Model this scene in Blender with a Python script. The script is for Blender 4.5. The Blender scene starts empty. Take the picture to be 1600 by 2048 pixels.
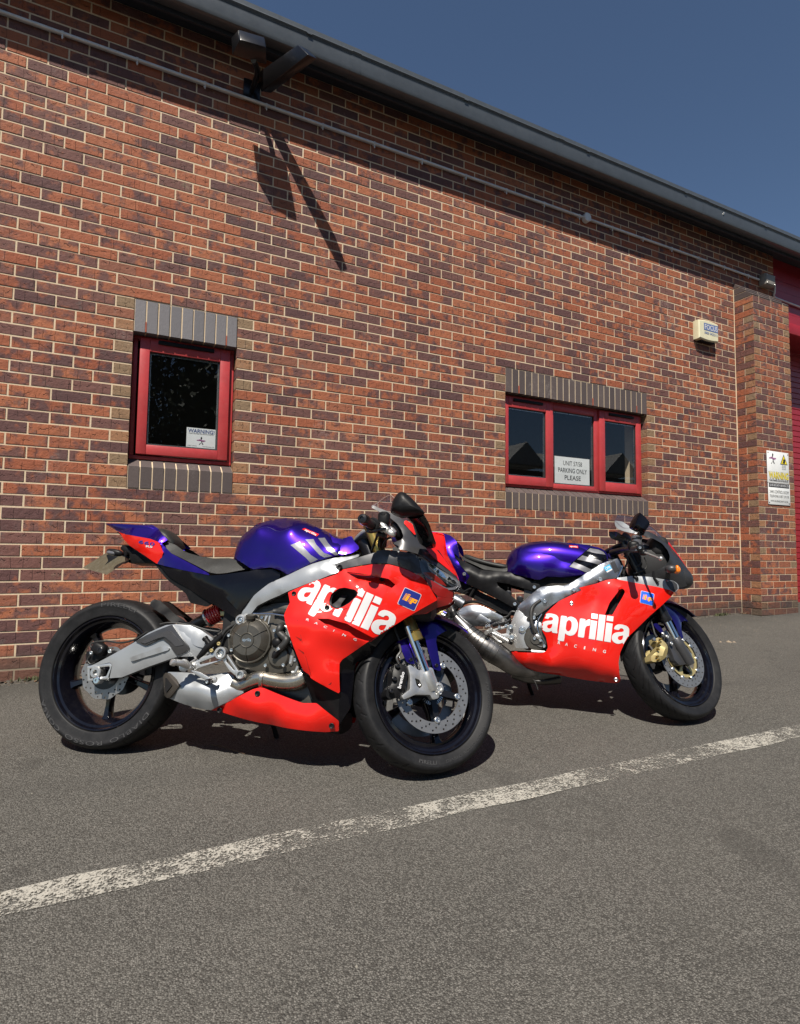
import bpy, bmesh, math, random
import numpy as np
from mathutils import Vector, Matrix
from mathutils.geometry import delaunay_2d_cdt
from mathutils.bvhtree import BVHTree
random.seed(7)
rnd = random.Random(11)
S = bpy.context.scene
COL = S.collection
R_ = math.radians

# ------------------------------------------------------------------ camera
cam_d = bpy.data.cameras.new('camera')
cam = bpy.data.objects.new('camera', cam_d); COL.objects.link(cam)
yaw, pit, rol = 0.4583, 0.0665, 0.0126
fw = Vector((math.sin(yaw)*math.cos(pit), math.cos(yaw)*math.cos(pit), math.sin(pit)))
r0 = Vector((math.cos(yaw), -math.sin(yaw), 0)); u0 = r0.cross(fw)
rx = math.cos(rol)*r0 + math.sin(rol)*u0; ux = -math.sin(rol)*r0 + math.cos(rol)*u0
m = Matrix((rx, ux, -fw)).transposed().to_4x4(); m.translation = (-0.0508, -4.1483, 0.816)
cam.matrix_world = m
cam_d.sensor_fit = 'HORIZONTAL'; cam_d.sensor_width = 36; cam_d.lens = 36*1150.6/1600
cam_d.clip_start = .05; cam_d.clip_end = 500
S.camera = cam

# ------------------------------------------------------------------ sky, sun, exposure
SUN_EL, SUN_AZ = R_(55.5), R_(38.5)      # light travels towards +x,+y and down
W = bpy.data.worlds.new('World'); S.world = W; W.use_nodes = True
nt = W.node_tree; bg = nt.nodes['Background']
sky = nt.nodes.new('ShaderNodeTexSky'); sky.sky_type = 'NISHITA'; sky.sun_disc = False
sky.sun_elevation = SUN_EL; sky.sun_rotation = R_(180) + SUN_AZ
sky.air_density = 1.0; sky.dust_density = .2; sky.ozone_density = 3.5
nt.links.new(sky.outputs[0], bg.inputs[0]); bg.inputs[1].default_value = 0.056
sd = bpy.data.lights.new('sun', 'SUN'); sd.energy = 5.0; sd.angle = R_(.53); sd.color = (1, .935, .835)
so = bpy.data.objects.new('sun', sd); COL.objects.link(so)
L = Vector((math.sin(SUN_AZ)*math.cos(SUN_EL), math.cos(SUN_AZ)*math.cos(SUN_EL), -math.sin(SUN_EL)))
so.rotation_euler = L.to_track_quat('-Z', 'Y').to_euler(); so.location = (-6, -8, 12)
S.view_settings.view_transform = 'Standard'; S.view_settings.look = 'None'
S.view_settings.exposure = 0.52; S.view_settings.gamma = 1.0
S.view_settings.use_curve_mapping = False
S.cycles.max_bounces = 8; S.cycles.transparent_max_bounces = 12
S.cycles.caustics_reflective = False; S.cycles.caustics_refractive = False

def gz(x, y): return .0225*(x+.66) + .041*y

# ------------------------------------------------------------------ materials
class N:
    "small node-graph helper"
    def __init__(s, name):
        s.m = bpy.data.materials.new(name); s.m.use_nodes = True; s.t = s.m.node_tree
        s.b = s.t.nodes['Principled BSDF']; s.out = s.t.nodes['Material Output']
    def n(s, typ, ins=None, **at):
        x = s.t.nodes.new('ShaderNode'+typ)
        for k, v in at.items(): setattr(x, k, v)
        for k, v in (ins or {}).items(): s.set(x.inputs[k], v)
        return x
    def set(s, sock, v):
        if isinstance(v, bpy.types.NodeSocket): s.t.links.new(v, sock)
        elif isinstance(v, bpy.types.Node): s.t.links.new(v.outputs[0], sock)
        else: sock.default_value = v
    def math(s, op, a, b=0., c=None):
        x = s.n('Math', operation=op); s.set(x.inputs[0], a); s.set(x.inputs[1], b)
        if c is not None: s.set(x.inputs[2], c)
        return x.outputs[0]
    def vmath(s, op, a, b):
        x = s.n('VectorMath', operation=op); s.set(x.inputs[0], a); s.set(x.inputs[1], b); return x.outputs[0]
    def mix(s, f, a, b):
        x = s.n('Mix', data_type='RGBA'); s.set(x.inputs[0], f); s.set(x.inputs[6], a); s.set(x.inputs[7], b); return x.outputs[2]
    def ramp(s, v, a, b, c=0., d=1.):
        x = s.n('MapRange', interpolation_type='SMOOTHSTEP'); s.set(x.inputs[0], v)
        for i, q in enumerate((a, b, c, d)): x.inputs[i+1].default_value = q
        return x.outputs[0]
    def noise(s, vec, scale, detail=3., rough=.55, dist=0.):
        x = s.n('TexNoise', {'Scale': scale, 'Detail': detail, 'Roughness': rough, 'Distortion': dist}); s.set(x.inputs['Vector'], vec); return x.outputs[0]
    def bump(s, h, strength, dist=.002, nrm=None):
        x = s.n('Bump', {'Strength': strength, 'Distance': dist}); s.set(x.inputs['Height'], h)
        if nrm is not None: s.set(x.inputs['Normal'], nrm)
        return x.outputs[0]
    def pos(s): return s.n('NewGeometry').outputs['Position']
    def obj(s): return s.n('TexCoord').outputs['Object']
    def P(s, **k):
        for a, v in k.items():
            s.set(s.b.inputs[{'col': 'Base Color', 'rough': 'Roughness', 'metal': 'Metallic', 'nrm': 'Normal', 'coat': 'Coat Weight',
              'coatr': 'Coat Roughness', 'spec': 'Specular IOR Level', 'alpha': 'Alpha', 'trans': 'Transmission Weight', 'ior': 'IOR',
              'emi': 'Emission Color', 'emis': 'Emission Strength', 'aniso': 'Anisotropic'}[a]], v)
        return s.m
def c4(c): return (c[0], c[1], c[2], 1)
def simple(name, col, rough=.5, metal=0., coat=0., bump=0., bscale=300., vary=.12, vscale=9., spec=.5, dust=0.):
    g = N(name); o = g.obj()
    f = g.ramp(g.noise(o, vscale, 5.), .3, .7)
    a = g.mix(f, c4([x*(1-vary) for x in col]), c4([min(1, x*(1+vary)) for x in col]))
    rr = g.math('ADD', g.math('MULTIPLY', g.noise(o, vscale*3, 4.), rough*.36), rough*.82)
    if dust > 0:
        dn = g.math('MULTIPLY', g.ramp(g.noise(o, 38., 8., .75), .45, .8), dust)
        a = g.mix(dn, a, (.30, .27, .23, 1)); rr = g.math('ADD', rr, g.math('MULTIPLY', dn, .5))
    g.P(col=a, rough=rr, metal=metal, coat=coat, spec=spec, coatr=.04)
    if bump: g.P(nrm=g.bump(g.noise(o, bscale, 3.), bump, .001))
    return g.m
M = {}
M['red'] = simple('red_paint', (.64, .009, .004), .5, 0, 1., vary=.02, spec=.15, dust=.008)
M['blue'] = simple('violet_blue_paint', (.024, .0055, .215), .34, .93, 1., vary=.10, vscale=4, dust=.005)
M['gloss'] = simple('gloss_black_plastic', (.003, .003, .005), .12, 0, .15, spec=.3, dust=.005)
M['black'] = simple('matt_black_plastic', (.008, .008, .009), .42, 0, 0, spec=.18, bump=.12, bscale=900, dust=.03)
M['satin'] = simple('satin_black_metal', (.013, .013, .015), .3, .4, .2, dust=.03)
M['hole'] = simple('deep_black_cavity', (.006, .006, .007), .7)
M['seat'] = simple('black_seat_vinyl', (.022, .022, .021), .5, 0, 0, spec=.35, bump=.35, bscale=1400, dust=.03)
M['alu'] = simple('silver_grey_paint', (.33, .345, .36), .36, .45, .15, vary=.05, dust=.02)
M['cast'] = simple('cast_aluminium', (.55, .55, .54), .36, .8, 0, bump=.25, bscale=700, dust=.05)
M['chrome'] = simple('chrome', (.80, .81, .82), .09, 1., 0, vary=.02)
M['gold'] = simple('gold_anodised_metal', (.44, .31, .09), .3, .85, 0, vary=.08)
M['goldp'] = simple('pale_gold_paint', (.55, .44, .20), .38, .6, .2, vary=.08)
M['bolt'] = simple('zinc_bolt', (.66, .66, .64), .28, .95)
M['bronze'] = simple('bronze_grey_engine_paint', (.085, .078, .066), .36, .55, .1, bump=.1, bscale=800, dust=.10)
M['rim'] = simple('gloss_black_wheel_paint', (.004, .004, .007), .13, .1, .45, spec=.35, dust=.02)
M['grey'] = simple('dark_grey_paint', (.050, .050, .053), .38, .3, .3, vary=.06)
M['white'] = simple('white_vinyl', (.60, .60, .61), .32, vary=.03)
M['silverv'] = simple('silver_vinyl', (.20, .20, .215), .34, .45, .5, vary=.05)
M['navy'] = simple('navy_vinyl', (.012, .022, .20), .3)
M['blue2'] = simple('bright_blue_vinyl', (.012, .10, .62), .3)
M['orange'] = simple('orange_vinyl', (.88, .33, .01), .35)
M['cyan'] = simple('cyan_vinyl', (.02, .36, .66), .35)
M['amber'] = simple('amber_lens', (.85, .22, .01), .15, 0, 1.)
M['redlens'] = simple('dark_red_plastic', (.26, .012, .01), .22, 0, .4)
M['springred'] = simple('red_spring_paint', (.55, .012, .015), .25, 0, .7)
M['dial'] = simple('tinted_lens_back', (.11, .11, .12), .2, 0, .6)
M['rubberh'] = simple('black_rubber_hose', (.022, .022, .022), .5, bump=.1, dust=.15)
def brushed(name, c0, c1, rough=.28, sc=(6, 60, 60)):
    g = N(name); o = g.n('Mapping', {'Scale': sc, 'Vector': g.obj()})
    f = g.noise(o, 4., 5.); v = g.ramp(g.noise(g.obj(), 7., 3.), .35, .7)
    g.P(col=g.mix(v, c4(c0), c4(c1)), metal=.95, rough=g.math('ADD', g.math('MULTIPLY', f, .2), rough-.1), nrm=g.bump(f, .12, .001)); return g.m
M['pipe'] = brushed('heat_tinted_steel_pipe', (.36, .32, .26), (.55, .52, .46), .27)
M['expan'] = brushed('raw_steel_chamber', (.10, .098, .095), (.25, .24, .235), .36)
M['polish'] = brushed('polished_aluminium', (.34, .36, .40), (.50, .52, .54), .34)
M['cap'] = simple('dull_titanium_cap', (.13, .115, .10), .42, .7)
M['disc'] = simple('brake_disc_steel', (.27, .27, .27), .34, .7, 0, vary=.1, vscale=30)
def rubber(name, base):
    g = N(name); o = g.obj()
    f = g.ramp(g.noise(o, 14., 7., .7), .35, .75); dn = g.ramp(g.noise(o, 160., 4.), .5, .8)
    c = g.mix(f, c4([x*.8 for x in base]), c4([x*1.5 for x in base])); c = g.mix(g.math('MULTIPLY', dn, .05), c, (.16, .15, .13, 1))
    g.P(col=c, spec=.28, rough=g.math('ADD', .5, g.math('MULTIPLY', f, .15)), nrm=g.bump(g.noise(o, 500., 3.), .2, .0008)); return g.m
M['tyre'] = rubber('tyre_rubber', (.011, .011, .012))
M['side'] = rubber('moulded_tyre_lettering', (.050, .050, .052))
def glass(name, tint, refl=1., rough=.02, dirt=.04):
    g = N(name); tr = g.n('BsdfTransparent', {'Color': c4(tint)}); gl = g.n('BsdfGlossy', {'Roughness': rough, 'Color': (.95, .97, 1, 1)})
    lw = g.n('LayerWeight'); fr = g.math('ADD', .04, g.math('MULTIPLY', .96, g.math('POWER', lw.outputs['Facing'], 5.))); k = g.math('MINIMUM', g.math('MULTIPLY', fr, refl), 1.)
    mx = g.n('MixShader'); g.set(mx.inputs[0], k); g.set(mx.inputs[1], tr); g.set(mx.inputs[2], gl)
    df = g.n('BsdfDiffuse', {'Color': (.5, .5, .48, 1)}); mask = g.math('MULTIPLY', g.ramp(g.noise(g.pos(), 55., 8., .8), .62, .72), dirt*6)
    mask = g.math('ADD', mask, dirt*.3)
    m2 = g.n('MixShader'); g.set(m2.inputs[0], mask); g.set(m2.inputs[1], mx); g.set(m2.inputs[2], df)
    g.t.links.new(m2.outputs[0], g.out.inputs[0]); return g.m
M['screen'] = glass('clear_screen_plastic', (.84, .78, .80), 2.2, .03, .05)  # pale haze put in through the dirt mix so the clear dome shows
M['edge'] = simple('pale_screen_outline', (.55, .50, .52), .2)
M['lens'] = glass('clear_lamp_lens', (.93, .95, .98), 1.5, .02, .015)
M['reflector'] = simple('bright_lamp_reflector', (.80, .82, .86), .22, .85)
M['pane'] = glass('window_glass', (.88, .90, .91), 1.7, .004, .008)

# ------------------------------------------------------------------ object helpers
def tag(o, label=None, cat=None, group=None, kind=None):
    if label: o['label'] = label
    if cat: o['category'] = cat
    if group: o['group'] = group
    if kind: o['kind'] = kind
    return o
def empty(name, loc=(0, 0, 0), **k):
    o = bpy.data.objects.new(name, None); COL.objects.link(o); o.location = loc; o.empty_display_size = .1; return tag(o, **k)
def link(name, me, par=None, **k):
    o = bpy.data.objects.new(name, me); COL.objects.link(o)
    if par is not None: o.parent = par
    return tag(o, **k)
def mesh(name, V, F, mat, smooth=None, recalc=True):
    me = bpy.data.meshes.new(name); me.from_pydata([tuple(map(float, v)) for v in V], [], [tuple(f) for f in F])
    if recalc:
        b = bmesh.new(); b.from_mesh(me); bmesh.ops.recalc_face_normals(b, faces=b.faces[:]); b.to_mesh(me); b.free()
    for x in (mat if isinstance(mat, (list, tuple)) else [mat]): me.materials.append(x)
    if smooth:
        me.polygons.foreach_set('use_smooth', [True]*len(me.polygons)); me.set_sharp_from_angle(angle=R_(smooth))
    me.update(); return me
def wobj(name, V, F, mat, par=None, smooth=None, **k): return link(name, mesh(name, V, F, mat, smooth), par, **k)
class Geo:
    def __init__(s): s.V = []; s.F = []
    def add(s, V, F):
        o = len(s.V); s.V += [tuple(v) for v in V]; s.F += [tuple(i+o for i in f) for f in F]; return s
    def box(s, a, b):
        x0, y0, z0 = a; x1, y1, z1 = b
        return s.add([(x0,y0,z0),(x1,y0,z0),(x1,y1,z0),(x0,y1,z0),(x0,y0,z1),(x1,y0,z1),(x1,y1,z1),(x0,y1,z1)],
                     [(0,3,2,1),(4,5,6,7),(0,1,5,4),(1,2,6,5),(2,3,7,6),(3,0,4,7)])
def bevel_obj(o, w=.004, seg=2, ang=35):
    b = bmesh.new(); b.from_mesh(o.data)
    es = [e for e in b.edges if len(e.link_faces) == 2 and e.calc_face_angle(0) > R_(ang)]
    bmesh.ops.bevel(b, geom=es, offset=w, segments=seg, affect='EDGES', profile=.5, clamp_overlap=True)
    b.to_mesh(o.data); b.free()
    o.data.polygons.foreach_set('use_smooth', [True]*len(o.data.polygons)); o.data.set_sharp_from_angle(angle=R_(40)); return o
def wbox(name, a, b, mat, par=None, bev=0, **k):
    g = Geo().box(a, b); o = wobj(name, g.V, g.F, mat, par, **k)
    if bev: bevel_obj(o, bev)
    return o
def ring(c, ax, rad, n, e1=None):
    ax = Vector(ax).normalized(); t = Vector(e1) if e1 else (Vector((0, 0, 1)) if abs(ax.z) < .9 else Vector((1, 0, 0)))
    a = ax.cross(t).normalized(); b = ax.cross(a)
    ra, rb = rad if isinstance(rad, tuple) else (rad, rad)
    return [Vector(c)+a*ra*math.cos(2*math.pi*i/n)+b*rb*math.sin(2*math.pi*i/n) for i in range(n)]
def skin(rings, closed=True, cap=True):
    V = []; F = []; n = len(rings[0])
    for r in rings: V += [tuple(v) for v in r]
    for k in range(len(rings)-1):
        for i in range(n if closed else n-1):
            j = (i+1) % n; F.append((k*n+i, k*n+j, (k+1)*n+j, (k+1)*n+i))
    if cap and closed:
        F.append(tuple(range(n))[::-1]); F.append(tuple(range((len(rings)-1)*n, len(rings)*n)))
    return V, F
def crom(P, k=6):
    P = [Vector(p) for p in P]; 
    if len(P) < 3 or k < 2: return P
    Q = [P[0]*2-P[1]]+P+[P[-1]*2-P[-2]]; o = []
    for i in range(1, len(Q)-2):
        for j in range(k):
            t = j/k; a, b, c, d = Q[i-1:i+3]
            o.append(.5*((2*b)+(c-a)*t+(2*a-5*b+4*c-d)*t*t+(3*b-a-3*c+d)*t**3))
    return o+[P[-1]]
def tubeg(P, rad, n=8, sm=5, flat=1.):
    nP = len(P); Q = crom(P, sm); m_ = len(Q)
    rs = rad if isinstance(rad, (list, tuple)) else [rad]*nP
    rr = [float(np.interp(i/(m_-1)*(nP-1), range(nP), rs)) for i in range(m_)]
    t = (Q[1]-Q[0]).normalized(); up = Vector((0, 0, 1)) if abs(t.z) < .9 else Vector((1, 0, 0)); a = t.cross(up).normalized(); rings = []
    for i, q in enumerate(Q):
        t = (Q[min(i+1, m_-1)]-Q[max(i-1, 0)]).normalized(); a = (a-t*a.dot(t)).normalized(); b = t.cross(a)
        rings.append([q+a*rr[i]*math.cos(2*math.pi*k/n)+b*rr[i]*flat*math.sin(2*math.pi*k/n) for k in range(n)])
    return skin(rings)
def inside(p, poly):
    x, y = p; c = False; n = len(poly); j = n-1
    for i in range(n):
        xi, yi = poly[i]; xj, yj = poly[j]
        if (yi > y) != (yj > y) and x < (xj-xi)*(y-yi)/(yj-yi)+xi: c = not c
        j = i
    return c
def resamp(P, step):
    o = []; n = len(P)
    for i in range(n):
        a, b = Vector(P[i]), Vector(P[(i+1) % n]); k = max(1, int((b-a).length/step+.5))
        o += [a.lerp(b, j/k) for j in range(k)]
    return o
def roundc(P, rad=.006, k=3):
    "round the corners of a closed loop"
    o = []; n = len(P); P = [Vector(p) for p in P]
    for i in range(n):
        a, b, c = P[i-1], P[i], P[(i+1) % n]
        l1, l2 = (a-b).length, (c-b).length; d = min(rad, l1*.4, l2*.4)
        if d < 1e-5: continue
        p, q = b+(a-b)/l1*d, b+(c-b)/l2*d
        o += [(1-t)**2*p+2*t*(1-t)*b+t*t*q for t in [j/k for j in range(k+1)]]
    return o
def tri2d(outer, holes, step, extra=()):
    "constrained triangulation of a 2-D region; returns points, tris, loops"
    pts = []; edges = []; loops = []
    for lp in [outer]+list(holes):
        s = len(pts); n = len(lp); pts += [Vector((p[0], p[1])) for p in lp]; edges += [(s+i, s+(i+1) % n) for i in range(n)]; loops.append(lp)
    if step:
        xs = [p[0] for p in outer]; ys = [p[1] for p in outer]
        arr = np.array([(p.x, p.y) for p in pts]); y = min(ys)+step*.5; row = 0
        while y < max(ys):
            x = min(xs)+step*(.5 if row % 2 else 0)
            while x < max(xs):
                if inside((x, y), outer) and not any(inside((x, y), h) for h in holes) and np.min(np.hypot(arr[:, 0]-x, arr[:, 1]-y)) > step*.55:
                    pts.append(Vector((x, y)))
                x += step
            y += step*.87; row += 1
    for e in extra: pts.append(Vector((e[0], e[1])))
    vo, eo, fo, *_ = delaunay_2d_cdt(pts, edges, [], 0, 1e-6)
    T = []
    for f in fo:
        c = sum((vo[i] for i in f), Vector((0, 0)))/len(f)
        if inside(c, outer) and not any(inside(c, h) for h in holes): T.append(tuple(f))
    return vo, T
def boundary(T):
    cnt = {}
    for t in T:
        for i in range(len(t)):
            e = (t[i], t[(i+1) % len(t)]); k = tuple(sorted(e)); cnt.setdefault(k, []).append(e)
    return [v[0] for v in cnt.values() if len(v) == 1]
FONTC = {}
def textgeo(s, bold=0., spacing=1., line=1., shear=0.):
    "2-D triangles of a line of text, normalised: x 0..1, baseline 0, tallest 1"
    c = bpy.data.curves.new('t', 'FONT'); c.body = s; c.offset = bold; c.space_character = spacing; c.shear = shear; c.resolution_u = 3
    o = bpy.data.objects.new('t', c); COL.objects.link(o); dg = bpy.context.evaluated_depsgraph_get(); dg.update()
    me = bpy.data.meshes.new_from_object(o.evaluated_get(dg)); bpy.data.objects.remove(o)
    b = bmesh.new(); b.from_mesh(me); bmesh.ops.triangulate(b, faces=b.faces[:])
    xs = [v.co.x for v in b.verts]; ys = [v.co.y for v in b.verts]; x0, x1, y1 = min(xs), max(xs), max(ys)
    for v in b.verts: v.co = ((v.co.x-x0)/(x1-x0), v.co.y/y1, 0)
    return b, (x1-x0)/y1
def cut(b, nx, ny):
    for ax, k in ((0, nx), (1, ny)):
        for i in range(-ny if ax else 0, k+1):
            co = [0, 0, 0]; no = [0, 0, 0]; co[ax] = (i+.5)/k; no[ax] = 1
            bmesh.ops.bisect_plane(b, geom=b.verts[:]+b.edges[:]+b.faces[:], plane_co=co, plane_no=no)
def flat_text(name, s, O, X, Y, mat, par, bold=0., spacing=1., fit=True, **k):
    "text laid flat: O baseline start, X baseline end (or direction), Y cap top"
    b, asp = textgeo(s, bold, spacing); O, X, Y = Vector(O), Vector(X), Vector(Y)
    V = [O+(X-O)*v.co.x+(Y-O)*v.co.y for v in b.verts]; F = [[v.index for v in f.verts] for f in b.faces]; b.free()
    return wobj(name, V, F, mat, par, **k)
# ================================================================== the setting
g = N('asphalt'); p = g.pos()
vor = g.n('TexVoronoi', {'Scale': 250.}); g.set(vor.inputs['Vector'], p)
vr = g.n('SeparateColor'); g.set(vr.inputs[0], vor.outputs['Color'])
st = g.ramp(vr.outputs[0], .15, 1.)
big = g.ramp(g.noise(p, 1.1, 6., .65), .3, .72); mid = g.noise(p, 9., 5., .7)
base = g.mix(st, (.062, .058, .051, 1), (.195, .186, .166, 1))
base = g.mix(g.math('MULTIPLY', g.ramp(g.noise(p, 120., 2.), .58, .68), .5), base, (.34, .32, .29, 1))
base = g.mix(g.math('MULTIPLY', g.ramp(vor.outputs['Distance'], .25, .62), .6), base, (.035, .033, .03, 1))
base = g.mix(g.math('MULTIPLY', g.ramp(mid, .42, .75), .18), base, (.07, .068, .062, 1))
base = g.mix(g.math('MULTIPLY', big, .22), base, (.15, .14, .122, 1))
sx = g.n('SeparateXYZ'); g.set(sx.inputs[0], p)
edge = g.math('MULTIPLY', g.ramp(g.math('ADD', sx.outputs[1], g.math('MULTIPLY', mid, .5)), -.35, .25), .5)   # grime that gathers along the wall foot
base = g.mix(edge, base, (.045, .042, .036, 1))
stain = g.math('MULTIPLY', g.ramp(g.noise(p, 2.7, 3., .5, 1.2), .62, .74), .4)
base = g.mix(stain, base, (.05, .047, .042, 1))
oil = g.n('TexVoronoi', {'Scale': .9}); g.set(oil.inputs['Vector'], g.vmath('ADD', p, g.vmath('MULTIPLY', g.n('TexNoise', {'Scale': 5., 'Detail': 4.}).outputs['Color'], (.25, .25, .25))))
base = g.mix(g.math('MULTIPLY', g.ramp(oil.outputs['Distance'], .12, .05), .55), base, (.028, .026, .024, 1))      # old oil drips
trk = g.math('ABSOLUTE', g.math('SUBTRACT', g.math('FRACT', g.math('MULTIPLY', g.math('ADD', sx.outputs[1], g.math('MULTIPLY', g.noise(p, .35, 2.), 1.4)), .55)), .5))
base = g.mix(g.math('MULTIPLY', g.ramp(trk, .10, .0), .20), base, (.055, .052, .048, 1))      # faint tyre tracks
crk = g.n('TexVoronoi', {'Scale': 1.3}, feature='DISTANCE_TO_EDGE'); g.set(crk.inputs['Vector'], g.vmath('ADD', p, g.n('TexNoise', {'Scale': 3., 'Detail': 6.}).outputs['Color']))
b1 = g.bump(g.math('MULTIPLY', vor.outputs['Distance'], -1.), .9, .004); b2 = g.bump(mid, .15, .006, b1)
g.P(col=base, rough=.86, nrm=b2, spec=.25); M['asphalt'] = g.m

def grid(x0, x1, y0, y1, nx, ny, f, dz=0):
    V = [(x0+(x1-x0)*i/nx, y0+(y1-y0)*j/ny) for j in range(ny+1) for i in range(nx+1)]
    V = [(x, y, f(x, y)+dz) for x, y in V]; F = [(j*(nx+1)+i, j*(nx+1)+i+1, (j+1)*(nx+1)+i+1, (j+1)*(nx+1)+i) for j in range(ny) for i in range(nx)]
    return V, F
def gzf(x, y):
    z = gz(x, y) if y < 0 else gz(x, 0)
    return max(-1.2, min(z, .45))
xs = [-120, -40, -12, -6, -2, 2, 5, 8, 12, 19, 40, 120]; ys = [-120, -60, -28, -16, -8, -4, -1, 0, .6, 7, 30, 120]
V = [(x, y, gzf(x, y)) for y in ys for x in xs]; n_ = len(xs)
F = [(j*n_+i, j*n_+i+1, (j+1)*n_+i+1, (j+1)*n_+i) for j in range(len(ys)-1) for i in range(n_-1)]
wobj('ground', V, F, M['asphalt'], kind='structure')

g = N('worn_white_road_paint'); p = g.pos()
w1 = g.math('ADD', g.math('MULTIPLY', g.noise(p, 130., 3., .8), .6), g.math('MULTIPLY', g.noise(p, 24., 5., .7), .4)); w2 = g.noise(p, 2.6, 4., .6); sx = g.n('SeparateXYZ'); g.set(sx.inputs[0], p)
mask = g.math('MULTIPLY', g.ramp(g.math('ADD', g.math('MULTIPLY', w1, 1.7), g.math('MULTIPLY', w2, .55)), 1.08, 1.24), .8)
g.P(col=g.mix(g.noise(p, 90., 4.), (.30, .285, .25, 1), (.56, .53, .46, 1)), rough=.8)
tr = g.n('BsdfTransparent'); mx = g.n('MixShader'); g.set(mx.inputs[0], mask); g.set(mx.inputs[1], tr); g.set(mx.inputs[2], g.b)
g.t.links.new(mx.outputs[0], g.out.inputs[0]); M['paint'] = g.m
V, F = [], []
for i in range(86):
    x = -3.8+i*.16; y = -2.405-.041*(x-1)+.004*math.sin(i*1.7)
    for w in (-.056, .056): V.append((x, y+w+.004*math.sin(i*2.3+w*90), gz(x, y+w)+.004))
    if i: k = i*2; F.append((k-2, k, k+1, k-1))
wobj('painted_line', V, F, M['paint'], kind='structure')

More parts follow.
